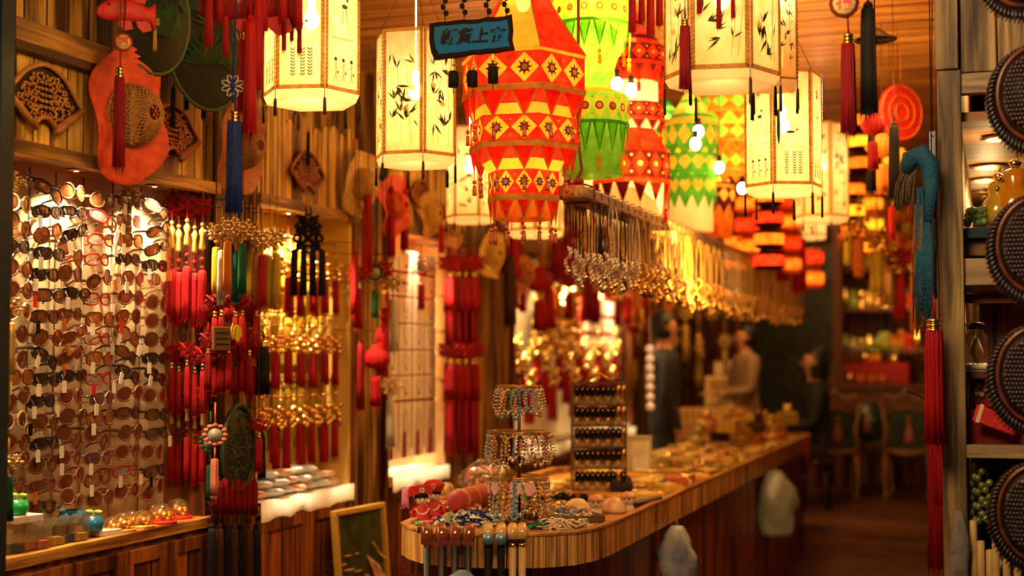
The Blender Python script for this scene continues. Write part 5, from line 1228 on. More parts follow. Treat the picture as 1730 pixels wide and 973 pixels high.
        if detail:
            bt = None
            for k, c in enumerate(mt):
                if detail < 2 and k % 2: continue
                if bt is None:
                    m_ = MB(); m_.tube([(0, 0, .008), (0, 0, -.03)], .0009, 4); m_.sph((0, 0, -.022), .0072, 8, 5); m_.sph((0, 0, -.037), .0058, 8, 5); skirt(m_, -.04, -.066, .008, 8, 4)
                    bt = m_.mesh('bead_tassel', beadm if detail > 1 else SH[c2])
                o = bpy.data.objects.new('bead_tassel', bt); COL.objects.link(o); o.parent = t; o.location = c; o.scale = (d / 4.5,) * 3 if detail > 1 else (d / 5,) * 3
    zt = zz(roof[0]) if roof[0] is not None else zz(tiers[0][0])
    mb = MB(); mb.tube([(0, 0, zt), (0, 0, 3.0 - p0.z)], .002, 4)
    if 3.0 - p0.z > zt: mb.build('cord', COLS['red'], t)
    vlo = tiers[-1][1]; zl = zz(vlo); rm = tiers[0][2] * s; k_ = (rm / .2) ** 2
    for f, w in ((.18, .5), (.55, .3), (.85, .2)):
        z = zt + (zl - zt) * f; point('bulb_light', (0, 0, z), power * w * k_ * 2.2, .025, (1, .72, .32), t)
    mb = MB(); z = zt + (zl - zt) * .18; mb.sph((0, 0, z), .024, 12, 8, sz=1.4); mb.build('bulb', bulbm, t)
    return t
tiered('large orange and red tiered lantern with sun patterned bands, right of the sign', 884, 4.8, 6, 15, (-70, 101, 109, 12),
    [(106, 158, 107, 10, 44, 2), (206, 249, 94, 10, 38, 2), (293, 334, 62, 10, 34, 2)],
    [(158, 100, 188, 92, 'red'), (188, 92, 206, 88, 'yellow'), (249, 86, 276, 72, 'red'), (276, 72, 293, 62, 'yellow'), (334, 58, 372, 54, 'orange')], ('red', 'yellow', 'tan', 'red'), 1.6, 2)
tiered('lime green tiered lantern behind the orange one', 1000, 5.5, 16, 0, (-60, 2, 66, 10),
    [(6, 44, 67, 6, 40, 1), (166, 212, 62, 6, 46, 1)], [(44, 60, 95, 48, 'lime'), (95, 45, 150, 28, 'lime'), (150, 30, 166, 60, 'yellow'), (212, 58, 300, 50, 'lime')], ('lime', 'yellow', 'green', 'green'), 2.2, 1)
tiered('red tiered lantern with maroon band right of the green one', 1066, 6.2, 14, 0, (18, 84, 58, 8),
    [(84, 112, 60, 5, 16, 1), (180, 205, 58, 5, 18, 1), (262, 308, 66, 7, 34, 1)], [(112, 52, 142, 46, 'red'), (142, 46, 180, 46, 'cream'), (205, 50, 222, 40, 'cream'), (222, 40, 262, 64, 'red'), (308, 56, 372, 50, 'cream')], ('maroon', 'red', 'red', 'red'), 1.5, 1)
tiered('green and yellow tiered lantern above the gold bar', 1168, 7.0, 12, 0, (150, 212, 46, 8), [(214, 250, 46, 5, 14, 1), (262, 292, 45, 5, 14, 1), (300, 330, 42, 5, 20, 1)], [(250, 42, 262, 42, 'yellow'), (292, 40, 300, 40, 'lime'), (330, 36, 392, 36, 'cream')], ('green', 'gold', 'green', 'green'), 1.8, 0)
tiered('dark gold tiered lantern right of the green and yellow one', 1214, 7.6, 10, 0, (285, 318, 30, 5), [(318, 344, 30, 4, 14, 1)], [(344, 26, 402, 24, 'orange')], ('maroon', 'gold', 'maroon', 'red'), 1.5, 0)
tiered('red and yellow tiered lantern high behind the largest bamboo lantern', 1232, 7.2, 10, 0, (100, 165, 50, 8), [(165, 190, 50, 5, 16, 1), (215, 240, 44, 5, 14, 1), (262, 288, 36, 5, 12, 1)], [(190, 44, 215, 42, 'lime'), (240, 40, 262, 34, 'orange')], ('orange', 'lime', 'gold', 'yellow'), 1.8, 0)
tiered('small lime lantern between the red and green ones', 1125, 7.6, 10, 0, (170, 210, 38, 6), [(210, 232, 38, 4, 18, 1), (300, 325, 34, 4, 14, 1)], [(232, 34, 300, 30, 'lime'), (325, 28, 390, 30, 'cream')], ('lime', 'green', 'yellow', 'lime'), 1.8, 0)
tiered('pale scalloped lantern just above the near half of the bar', 1035, 7.4, 12, 0, (250, 300, 48, 8), [(300, 322, 48, 4, 24, 1)], [(322, 44, 380, 42, 'cream')], ('yellow', 'cream', 'gold', 'cream'), 2.4, 0)
for i, (u, v0, d, cs, n, w) in enumerate([(1262, 330, 8.6, ('orange', 'red'), 3, 22), (1298, 318, 8.2, ('orange', 'red'), 4, 26), (1335, 325, 9.0, ('red', 'orange'), 4, 22), (1240, 395, 9.4, ('orange', 'orange'), 2, 18), (1375, 420, 10, ('red', 'orange'), 2, 16), (1440, 270, 8.6, ('yellow', 'orange'), 4, 20), (1475, 330, 9.2, ('gold', 'yellow'), 3, 17), (1455, 190, 7.8, ('orange', 'yellow'), 3, 24)]):
    s = d / F; p = P(u, v0, d); t = thing('box_lantern_string', 'string of small %s and %s cloth lanterns, %s counted along the far right row' % (cs[0], cs[1], nth(i)), 'lantern', p, face(p) + .3 * (i % 3), 'small lantern strings at the back')
    for k in range(n):
        mb = MB(); h = 30 * s; z = -k * 36 * s; mb.lathe([(w * s * .7, z), (w * s, z - h * .2), (w * s, z - h * .8), (w * s * .7, z - h)], 8, ph=.39, smooth=False); mb.build('lantern_box', SH[cs[k % 2]], t)
        mb = MB(); mb.lathe([(w * s * .74, z), (w * s * 1.03, z - h * .2)], 8, ph=.39); mb.lathe([(w * s * 1.03, z - h * .8), (w * s * .74, z - h)], 8, ph=.39); mb.build('edge_band', SH['maroon' if i % 2 else 'gold'], t)
        point('bulb_light', (0, 0, z - h / 2), 1.0 * (w * s / .1) ** 2, .02, (1, .62, .25), t)
    mb = MB(); mb.tube([(0, 0, 3.0 - p.z), (0, 0, 0)], .003, 4); mb.build('cord', COLS['red'], t)
for i, (u, v, d) in enumerate([(1175, 243, 6.4), (1215, 283, 6.9), (1254, 318, 7.4), (1180, 222, 6.5), (1066, 152, 5.9), (1042, 142, 5.9), (1305, 205, 6.3)]):
    p = P(u, v, d); t = thing('bare_bulb', 'bare lit bulb hanging among the far lanterns, %s from the viewer' % nth(i), 'light bulb', p, 0, 'bare bulbs among the lanterns'); mb = MB(); mb.sph((0, 0, 0), .024, 10, 7, sz=1.2); mb.build('glass', bulbm, t)
    mb = MB(); mb.lathe([(.012, .025), (.012, .06)], 8); mb.tube([(0, 0, .06), (0, 0, 3 - p.z)], .002, 4); mb.build('socket_and_cord', black, t); point('bulb_light', (0, 0, -.045), .8, .03, WARM, t)

# ------------------------------------------------------------------ hanging sign with bells
ps = P(797, 65, 4.42); s = px(ps); t = thing('hanging_sign', 'dark edged blue sign with four black Chinese characters', 'sign', ps, face(ps)); t.rotation_euler = (0, R(-3), face(ps))
w, h = 70 * s, 33 * s; rr = random.Random(3); ol = []
for k in range(11): ol.append((-w + 2 * w * k / 10, h * (.88 + .22 * (k / 10) + rr.uniform(-.05, .05))))
ol += [(w * 1.02, h * .3), (w * .98, -h * .2), (w * 1.03, -h * .72)]
for k in range(1, 10): ol.append((w - 2 * w * k / 10, -h * (.72 + .32 * (k / 10) + rr.uniform(-.05, .05))))
ol += [(-w * .92, -h * 1.02), (-w, -h * .6), (-w * 1.03, 0)]
mb = MB(); mb.poly(ol, .016, 'Y'); mb.build('board', mat('charred board', (.014, .006, .003), .85, spec=.1), t, .003)
mb = MB(); mb.poly([(a * .88, b * .74) for a, b in ol], .004, 'Y', (0, -.009, 0)); mb.build('face_colour', mat('blue sky sheen on wood', (.003, .10, .40), .8, col2=(.02, .10, .16), scale=9, spec=.1), t)  # blue of the reflected sky is put into the face colour
chars('新貨上市', .050, black, 'character', t, (0, -.0125, .002), (pi / 2, 0, 0), .0015, .0016, .25)
for k, x in enumerate((-.62, -.16, .42, .86)):
    mb = MB(); z = h * 1.0
    for j in range(3): mb.sph((x * w + .004 * (-1) ** j, 0, z + .022 + .02 * j), .0085, 8, 6, sz=1.15)
    mb.tube([(x * w, 0, z - .008), (x * w, 0, z + .35), (0, 0, 3 - ps.z)], .0015, 4); mb.sph((x * w + .003, 0, z + .10), .018, 10, 6, sz=1.0, sy=.5); mb.build('beaded_cord', black, t)
for k, (u, v, L) in enumerate([(766, 134, 30), (798, 133, 32), (833, 127, 31)]):
    p = P(u, v, 4.42); b = thing('small_bell', 'black cylindrical bell under the sign, %s' % ('left', 'middle', 'right')[k], 'bell', p, face(p)); m_ = MB()
    m_.lathe([(.0165, -.025), (.0165, .022), (.012, .026), (1e-5, .027)], 14); m_.build('bell_body', black, b); m_ = MB(); m_.tube([(.009 * cos(a), 0, .034 + .012 * sin(a)) for a in [j * pi / 5 for j in range(10)]], .0012, 4, True); m_.tube([(.007 * cos(a), 0, .056 + .014 * sin(a)) for a in [j * pi / 5 for j in range(10)]], .0012, 4, True); m_.build('wire_rings', dark, b)
    m_ = MB(); m_.tube([(0, 0, -.02), (0, 0, -.045)], .0015, 4); m_.build('clapper', dark, b)

# ------------------------------------------------------------------ necklace bar
pb0 = P(968, 326, 4.95); bx = -1.40; zb = pb0.z; bx = pb0.x; y0 = pb0.y - .05; y1 = 10.7
t = thing('necklace_bar', 'long wooden bar slung above the counter, hung with necklaces', 'hanging bar', (bx, y0, zb))
mb = MB(); mb.box((0, (y1 - y0) / 2, 0), (.10, y1 - y0, .045)); mb.build('beam', wood('bar wood', (.46, .27, .09), (.06, .025, .008), (1, 0, 0), (0, 1, 0), .3, .4, gap=0), t, .006)
mb = MB()
for k in range(60): mb.tube([(-.04, .12 + k * .098, .024), (.055, .13 + k * .098, .026), (.056, .13 + k * .098, -.01)], .0022, 4)
mb.build('peg_wires', dark, t)
mb = MB()
for yy in (.12, .14, 5.8):
    mb.tube([(-.055, yy, -.026), (.055, yy, -.026), (.055, yy, .027), (.0, yy, .045), (-.055, yy, .027)], .0035, 5, True)
    mb.tube([(-.02, yy, .03), (.012, yy - .01, .09), (-.005, yy, .2), (0, yy, 3 - zb)], .003, 5)
mb.sph((0, .12, .05), .014, 8, 5, sx=1.4); mb.build('red_lashing', mat('dark red cord', (.22, .012, .008), .6), t)
def mk_neck(kd):
    def f():
        t = thing('necklace', None, 'necklace'); cm = {'black': black, 'pearl': BC['crystal'], 'gold': goldd, 'brown': mat('tan cord', (.45, .24, .07), .6), 'amber': mat('tan cord', (.45, .24, .07), .6)}[kd]
        mb = MB()
        if kd == 'pearl':
            for sg in (-1, 1):
                for k in range(34): mb.sph((sg * (.004 + .011 * sin(pi * k / 40)), 0, -.004 - .0072 * k), .0038, 5, 3)
        elif kd == 'gold':
            for sg in (-1, 1):
                for k in range(17): mb.sph((sg * (.004 + .010 * sin(pi * k / 20)), 0, -.006 - .0148 * k), .0046, 5, 3, sz=1.6)
        else:
            for sg in (-1, 1): mb.tube([(0, 0, 0), (sg * .008, 0, -.05), (sg * .012, 0, -.16), (sg * .007, 0, -.215)], .0019, 4)
        mb.build('cord', cm, t)
        mb = MB(); rr = random.Random(len(kd)); z0 = -.20
        for k in range(15): a = k * .45; mb.sph((.014 * sin(a) + rr.uniform(-.003, .003), rr.uniform(-.005, .005), z0 - .0062 * k), rr.uniform(.0055, .009), 6, 4)
        mb.build('beads', {'black': BC['crystal'], 'pearl': BC['crystal'], 'gold': gold, 'brown': gold, 'amber': BC['amber']}[kd], t)
        mb = MB(); mb.sph((0, 0, z0 - .100), .013, 8, 6, sy=.6); mb.build('pendant', {'black': silver, 'pearl': BC['gold'], 'gold': gold, 'brown': BC['dark'], 'amber': gold}[kd], t); return t
    return f
rr = random.Random(31); N_ = 150; yy = y0 + .10
for k in range(N_):
    f = k / N_; yy += .026 + .024 * f
    if yy > y1 - .03: break
    kd = 'black' if k < 9 else rr.choice(['pearl', 'pearl', 'black', 'gold']) if k < 24 else rr.choice(['gold', 'brown', 'amber', 'gold', 'pearl'])
    L = rr.uniform(.86, 1.04) * (.98 if f < .3 else 1.08)
    x = bx + (.046 if k % 2 else -.035) + rr.uniform(-.008, .008)
    proto(('neck', kd), mk_neck(kd))('%s necklace on the wooden bar, %s from the near end' % ({'black': 'black cord', 'pearl': 'pale bead', 'gold': 'gold bead', 'brown': 'tan cord gold bead', 'amber': 'tan cord amber bead'}[kd], nth(k)), (x, yy, zb - .015), rr.uniform(-.9, .6), 'necklaces on the wooden bar', (1, 1, L))
# ------------------------------------------------------------------ right hand display front
YF = 4.62
def rx(u, v=500, y=YF): return PY(u, v, y)
t = thing('display_case', 'grey scorched wooden post and shelves framing the display on the right', 'display case')
px0 = rx(1588).x; px1 = rx(1629).x
sbox('post', (px0, YF, 0), (px1, YF + .09, rx(1600, 118).z), w_post, t, .004)
zt = rx(1600, 118).z; DCASE = t
sbox('upper_board', (px0 - .004, YF - .012, zt), (rx(1625).x, YF + .05, 3.0), w_post, t, .004)
sbox('upper_board', (rx(1625).x + .008, YF + .01, zt - .01), (rx(1690).x, YF + .05, 3.0), w_post, t, .004)
sbox('upper_board', (rx(1690).x + .004, YF + .01, zt - .01), (rx(1780).x, YF + .05, 3.0), w_post, t, .004)
wsh = wood('grey shelf board', (.42, .30, .17), (.08, .05, .03), (0, 0, 1), (1, 0, 0), .3, .4, gap=0)
xr0, xr1 = px1, 1.5
def bar_(nm, v0, v1, y0, y1, m=wsh, x1=None): return sbox(nm, (xr0, y0, PY(1660, v1, y0).z), (x1 or xr1, y1, PY(1660, v0, y0).z), m, t, .003)
bar_('cross_rail', 122, 156, YF + .01, YF + .06)
bar_('shelf', 752, 774, YF, YF + .55)
bar_('shelf', 436, 482, YF + .02, YF + .6)
bar_('shelf_edge', 404, 432, YF + .10, YF + .5, mat('brown stained edge', (.22, .09, .03), .4))
bar_('glass_shelf', 384, 402, YF + .06, YF + .6, mat('blue black glass edge', (.03, .06, .08), .15))
bar_('shelf', 626, 640, YF + .1, YF + .6, mat('dark shelf board', (.10, .035, .015), .4))
zs = PY(1690, 232, 4.85).z + .03
soff = wood('lit soffit boards', (.62, .32, .10), (.30, .12, .03), (0, 1, 0), (1, 0, 0), .32, .3, gap=.015)
sbox('soffit', (xr0 - .02, YF + .06, zs), (xr1, 7.6, zs + .03), soff, t)
sbox('case_back', (-.09, 7.6, 1.0), (xr1, 7.64, zs), wood('case back boards', (.55, .27, .08), (.2, .07, .02), (0, 0, 1), (1, 0, 0), .16, .3), t)
sbox('case_back', (-.05, YF + .62, 0), (xr1, YF + .65, PY(1660, 436, YF + .6).z), w_back, t)
for i, (u, v) in enumerate([(1700, 231), (1674, 280), (1667, 303), (1662, 324)]):
    p = PZ(u, v, zs - .002); l = thing('downlight', 'round downlight in the lit soffit on the right, %s from the front' % nth(i), 'ceiling light', (p.x, p.y, zs)); mb = MB(); mb.lathe([(.075, -.001), (.085, -.008), (.062, -.010)], 24); mb.build('trim_ring', brass, l)
    mb = MB(); mb.lathe([(.06, -.006), (1e-5, -.009)], 20); mb.build('lens', mat('lit lamp glass', (1, .8, .5), .5, emit=8), l); spot('downlight_beam', (0, 0, -.02), (0, 0, -1), 6, 150, (1, .66, .3), .8, .05, l); point('soffit_fill', (0, 0, -.12), .8, .04, (1, .66, .25), l)  # the point light is an added fill that brightens the soffit
spot('shelf_spot', (rx(1672).x, YF + .3, PY(1660, 482, YF).z - .03), (rx(1650).x, YF + .35, 1.2), 2.0, 140, WARM, .8, .03)
# fishes
fm = mat('dark carved fish', (.035, .014, .014), .3, col2=(.010, .008, .012), scale=14, coat=.3); fm2 = mat('rubbed red brown rim', (.20, .05, .02), .35, col2=(.05, .02, .015), scale=30, coat=.3)
def fish(lb, u, v, ru, rv, k):
    p = P(u, v, 3.9); s = px(p); a, b = ru * s, rv * s; t = thing('carved_fish', lb, 'wood carving', p, face(p) + .1)
    mb = MB(); n = 30; prof = [(1.0, 0), (.97, .02), (.8, .035), (.5, .05), (1e-4, .055)]
    vs = []
    for q, h in prof:
        for j in range(n): an = 2 * pi * j / n; vs.append((a * .8 * q * cos(an), -h, b * .85 * q * sin(an)))
    vs += [(v_[0], .01, v_[2]) for v_ in vs[:n]]
    mb.add(vs, [(i * n + j, i * n + (j + 1) % n, (i + 1) * n + (j + 1) % n, (i + 1) * n + j) for i in range(4) for j in range(n)] + [(j, (j + 1) % n, 5 * n + (j + 1) % n, 5 * n + j) for j in range(n)] + [tuple(range(5 * n, 6 * n))], True); mb.build('body', fm, t)
    mb = MB()
    for i in range(-9, 10):
        for j in range(-9, 10):
            x = (i + .5 * (j % 2)) * .088; z = j * .088
            if x * x + z * z < .66 and x < .5: h = .02 + .035 * math.sqrt(max(0, 1 - x * x - z * z)); mb.lathe([(.045 * b, .0), (.036 * b, .006), (1e-5, .010)], 5, (0, 0, 0)) if 0 else mb.sph((x * a * .85, -h - .002, z * b * .9), .042 * b, 6, 4, sy=.55)
    mb.build('scales', fm, t)
    mb = MB(); mb.tube([(a * .82 * cos(q), -.02, b * .87 * sin(q)) for q in [2 * pi * j / 36 for j in range(36)]], .006, 6, True)
    mb.build('body_rim', fm2, t)
    mb = MB()
    for j in range(44):
        q = R(75 + 215 * j / 43); c, s_ = cos(q), sin(q); mb.tube([(a * .84 * c, -.008, b * .88 * s_), (a * 1.0 * c + .004, -.012, b * 1.0 * s_ - .01), (a * 1.08 * c, -.004, b * 1.06 * s_ - .02)], [.004, .0045, .002], 5)
    mb.poly([(a * .82 * cos(R(75 + 215 * j / 20)), b * .86 * sin(R(75 + 215 * j / 20))) for j in range(21)] + [(a * 1.06 * cos(R(290 - 215 * j / 20)), b * 1.04 * sin(R(290 - 215 * j / 20)) - .012) for j in range(21)], .006, 'Y')
    mb.build('ribbed_fin', fm, t)
    mb = MB(); mb.tube([(a * .5, -.05, b * .9), (a * .2, -.06, b * .6), (a * .35, -.065, b * .35), (a * .7, -.06, b * .2)], [.02, .024, .02, .012], 8); mb.sph((a * .55, -.06, b * .55), .018); mb.build('head_curl', fm2, t)
    mb = MB(); mb.tube([(a * .5, 0, b * .9), (a * .5, 0, b * 1.5)], .003, 5); mb.build('cord', black, t)
for i, (u, v, lb) in enumerate([(1752, 160, 'uppermost full dark carved fish at the right edge'), (1752, 415, 'second dark carved fish from the top at the right edge'), (1752, 634, 'third dark carved fish from the top at the right edge'), (1754, 866, 'lowest dark carved fish at the right edge')]): fish(lb, u, v, 78, 92, i)
fish('dark carved fish cut by the top right corner', 1726, -62, 74, 86, 0)
# gourds and crystals on the glass shelf
amb = mat('orange blown glass', (.95, .40, .02), .12, trans=.35, col2=(.9, .28, .01), scale=9, coat=.6); amy = mat('yellow blown glass', (.95, .62, .08), .12, trans=.35, col2=(.95, .5, .03), scale=9, coat=.6)
def gourd(lb, u, v, s, m, y=YF + .25):
    p = PY(u, v, y); t = thing('glass_gourd', lb, 'ornament', p); mb = MB(); mb.lathe([(.02, 0), (.036, .012), (.042, .035), (.034, .062), (.022, .078), (.026, .094), (.018, .108), (.006, .114)], 16, mod=lambda a, i: 1 + .05 * cos(6 * a)); mb.build('gourd_body', m, t)
    mb = MB(); mb.lathe([(.006, .112), (.014, .124), (.006, .13)], 8); mb.tube([(0, 0, .115), (.006, 0, .145)], .003, 5); mb.sph((-.03, -.02, .09), .006); mb.sph((-.034, -.02, .07), .006); mb.build('gilt_cap', gold, t); t.scale = (s, s, s)
gourd('yellow glass gourd on the blue shelf behind the carved fish', 1688, 384, 1.35, amy); gourd('orange glass gourd right of the yellow one', 1716, 378, 1.6, amb); 
mb = MB(); rr = random.Random(3)
for k in range(26): mb.sph((rr.uniform(-.03, .03), rr.uniform(-.02, .02), rr.uniform(.01, .06)), .013, 6, 4)
o = mb.build('jade_cluster', mat('pale green crystal', (.45, .75, .25), .15, trans=.3)); o.location = PY(1650, 384, YF + .2); tag(o, 'pale green crystal cluster left of the yellow gourd', 'ornament')
# middle box: ginseng jar, stones, red cartons
t = thing('ginseng_jar', 'glass jar with pale ginseng root on the right hand shelf', 'jar', PY(1650, 626, YF + .25)); mb = MB(); mb.lathe([(.035, 0), (.035, .11), (.024, .125), (.024, .135)], 16); mb.build('jar_glass', glass, t)
mb = MB(); mb.lathe([(.026, .135), (.026, .155), (1e-5, .157)], 14); mb.build('lid', dark, t); mb = MB()
for k in range(4): mb.tube([(.004 * k, 0, .02), (-.012 + .008 * k, .003 * k, .06), (.0, 0, .105)], [.004, .011, .006], 6)
mb.build('root', mat('pale root', (.85, .55, .22), .6), t)
mb = MB(); rr = random.Random(1)
for i, u in enumerate((1638, 1646, 1656, 1664)):
    m_ = MB(); m_.sph((0, 0, .012), .016, 8, 6, sz=.75); o = m_.build('white_pebble', mat('white stone', (.88, .78, .55), .3)); o.location = PY(u, 626, YF + .13); tag(o, 'white pebble before the ginseng jar, %s from left' % nth(i), 'stone', 'white pebbles on the shelf')
sbox('alcove_frame', (xr0, YF + .12, PY(1660, 512, YF + .12).z), (xr1, YF + .15, PY(1660, 496, YF + .12).z), mat('red brown alcove wood', (.28, .07, .02), .4), DCASE)
def gbox(lb, u, v, d, m, y, rot=(0, 0, 0)):
    o = MB().box((0, 0, d[2] / 2), d).build('gift_box', m, None, .003); o.location = PY(u, v, y); o.rotation_euler = rot; return tag(o, lb, 'box')
rbx = mat('dark red carton', (.30, .02, .012), .4, col2=(.20, .012, .01), scale=10)
z1 = PY(1660, 752, YF).z
def onshelf(u, y): p = PY(u, 750, y); p.z = z1; return p
for lb, u, d, m, y, z in [('dark red carton with pale flower under the ginseng shelf', 1680, (.19, .12, .11), rbx, YF + .22, .11), ('long maroon carton at the bottom of the red stack', 1684, (.22, .2, .105), crimson, YF + .2, 0)]:
    o = gbox(lb, u, 700, d, m, y); o.location = onshelf(u, y) + Vector((.02, 0, z))
o = MB().box((0, 0, 0), (.13, .012, .06)).build('red_album', redb, None, .003); o.location = onshelf(1682, YF + .06) + Vector((0, 0, .075)); o.rotation_euler = (-.5, .35, .1); tag(o, 'tilted bright red album before the red cartons', 'album')
o.location.y = YF + .05
m_ = MB(); m_.box((-.05, 0, 0), (.012, .016, .066)); o2 = m_.build('pale_edge', mat('pale album edge', (.85, .6, .35), .4), o)
fl = MB()
for k in range(6): fl.lathe([(1e-5, 0), (.012, .002), (1e-5, .003)], 7, (.016 * cos(k), .016 * sin(k), 0))
fl.v = [Vector((q.x, -q.z, q.y)) for q in fl.v]; o = fl.build('pale_flower_print', mat('pale gold print', (.6, .42, .22), .5)); o.parent = [x for x in bpy.data.objects if x.get('label') == 'dark red carton with pale flower under the ginseng shelf'][0]; o.location = (-.06, -.0615, .055)
# below: plants, green beads, bamboo sticks
lf = mat('glossy dark leaves', (.02, .05, .015), .25, col2=(.05, .10, .02), scale=30); 
zb2 = PY(1660, 900, YF + .1).z
mb = MB(); rr = random.Random(5)
for k in range(70):
    c = Vector((rr.uniform(-.04, .2), rr.uniform(-.05, .08), rr.uniform(0, .26))); a = rr.uniform(0, 6.3); e = rr.uniform(-.6, .9); d_ = Vector((cos(a) * cos(e), sin(a) * cos(e), sin(e))) * .05; w_ = d_.cross(Vector((0, 0, 1))).normalized() * .012
    mb.add([c, c + d_ * .5 + w_, c + d_, c + d_ * .5 - w_], [(0, 1, 2, 3)])
t = thing('potted_plant', 'dark leafy plant below the shelf on the right', 'plant', PY(1658, 900, YF + .2)); mb.build('leaves', lf, t); mb = MB(); [mb.tube([(.03 * k, 0, -.08), (.03 * k + .01, 0, .2)], .003, 4) for k in range(6)]; mb.lathe([(.05, -.2), (.07, -.06), (.06, -.06), (1e-4, -.08)], 14, (.06, 0, 0)); mb.build('stems_and_pot', dark, t)
for i, (u, v, L) in enumerate([(1643, 800, 90), (1655, 790, 100), (1668, 810, 80)]):
    p = PY(u, v, YF + .06); s = px(p); mb = MB(); mb.tube([(0, 0, .06), (0, 0, 0)], .001, 4)
    for k in range(int(L * s / .022)): mb.sph((.006 * (-1) ** k, 0, -.011 - .022 * k), .013, 7, 5)
    o = mb.build('green_bead_strand', mat('olive glass beads', (.30, .32, .10), .12, .2, col2=(.10, .14, .03), scale=30, coat=.5)); o.location = p; tag(o, 'olive bead strand below the right hand shelf, %s from the post' % nth(i), 'bead strand', 'olive bead strands')
for i, (u, v) in enumerate([(1644, 880), (1657, 915), (1682, 905), (1700, 912), (1718, 905), (1672, 930)]):
    p = PY(u, v, YF + .02); mb = MB(); mb.lathe([(.0115, -.5), (.0115, 0), (.009, .003), (.0075, 0), (.0075, -.02)], 12); o = mb.build('bamboo_stick', mat('pale bamboo', (.68, .50, .22), .4, col2=(.5, .32, .10), scale=12)); o.location = p; tag(o, 'pale bamboo stick standing low at the right edge, %s from the post' % nth(i), 'stick', 'bamboo sticks at lower right')
mb = MB(); mb.box((0, 0, 0), (.9, .02, .25)); o = mb.build('stick_bin', mat('dark bin', (.04, .03, .03), .6)); o.location = (rx(1642).x + .45, YF - .02, PY(1660, 1010, YF).z - .28); tag(o, 'dark bin front under the bamboo sticks', 'bin')
o = MB(); o.sph((0, 0, 0), .01); crumple(o, .05, .26, 8, .6, .3); o = o.build('grey_rag', mat('grey beige rag', (.26, .24, .22), .8, var=.6, scale=20)); p = PY(1622, 990, YF - .02); o.location = (p.x, p.y, p.z - .03); tag(o, 'grey rag hooked on the foot of the scorched post', 'cloth')
# steel hook strip with blue scarf, red tassels before the post
p = PY(1575, 222, YF - .05); s = px(p); t = thing('steel_strip', 'narrow blue grey steel strip hanging left of the post', 'metal strip', p); mb = MB(); mb.box((0, 0, -.26), (.018, .003, .52)); mb.build('strip', mat('blue grey steel', (.18, .25, .30), .4, .5), t); mb = MB(); mb.lathe([(.003, -.002), (.003, .002)], 8); mb.v = [Vector((q.x, q.z - .002, q.y - .015)) for q in mb.v]; mb.build('hole', black, t); mb = MB(); mb.tube([(0, 0, -.01), (0, 0, .1), (.01, .04, 3 - p.z)], .0015, 4); mb.build('cord', black, t)
bl = mat('blue yarn', (.012, .13, .24), .8, col2=(.006, .06, .12), scale=120, bump=.5); gy = mat('brown grey yarn', (.22, .14, .07), .8, col2=(.08, .05, .03), scale=120)
t = thing('fringed_scarf', 'blue fringed scarf looped over the steel strip', 'scarf', PY(1556, 262, YF - .08)); s = px(t.location); rr = random.Random(2)
mb = MB(); mb.tube([(-.045, -.01, -.05), (-.03, -.015, -.012), (.0, -.02, 0), (.025, -.015, -.03), (.03, -.01, -.10), (.022, 0, -.2)], [.022, .03, .033, .03, .022, .018], 12)
for k in range(34):
    x = rr.uniform(-.012, .035); mb.tube([(x, rr.uniform(-.02, .01), -.1), (x + rr.uniform(-.01, .01), 0, -.28), (x + rr.uniform(-.02, .015), 0, -.46 + rr.uniform(-.05, .03))], .0035, 4)
mb.build('blue_part', bl, t); mb = MB()
for k in range(34):
    x = rr.uniform(-.075, -.02); mb.tube([(x * .6, -.02, -.03), (x, rr.uniform(-.02, .0), -.09), (x * 1.0 - .006, 0, -.15 + rr.uniform(-.03, .03))], .003, 4)
for k in range(12):
    x = rr.uniform(-.02, .005); mb.tube([(x, -.01, -.15), (x - .01, 0, -.3), (x - .012, 0, -.50 + rr.uniform(-.05, .03))], .003, 4)
mb.build('brown_fringe', gy, t); t.scale = (1, 1, 1.02)
hang('tassel', 'red', 1577, 500, 764, 0, 'long bright red tassel left of the scorched post, lower right', y=YF - .1, wide=1.15)
hang('plain', 'red', 1588, 600, 870, 0, 'darker red tassel behind the long bright one', y=YF + .45, wide=.9)
hang('plain', 'crimson', 1580, 680, 975, 0, 'dark crimson tassel reaching the floor by the post', y=YF + .75, wide=1.0)
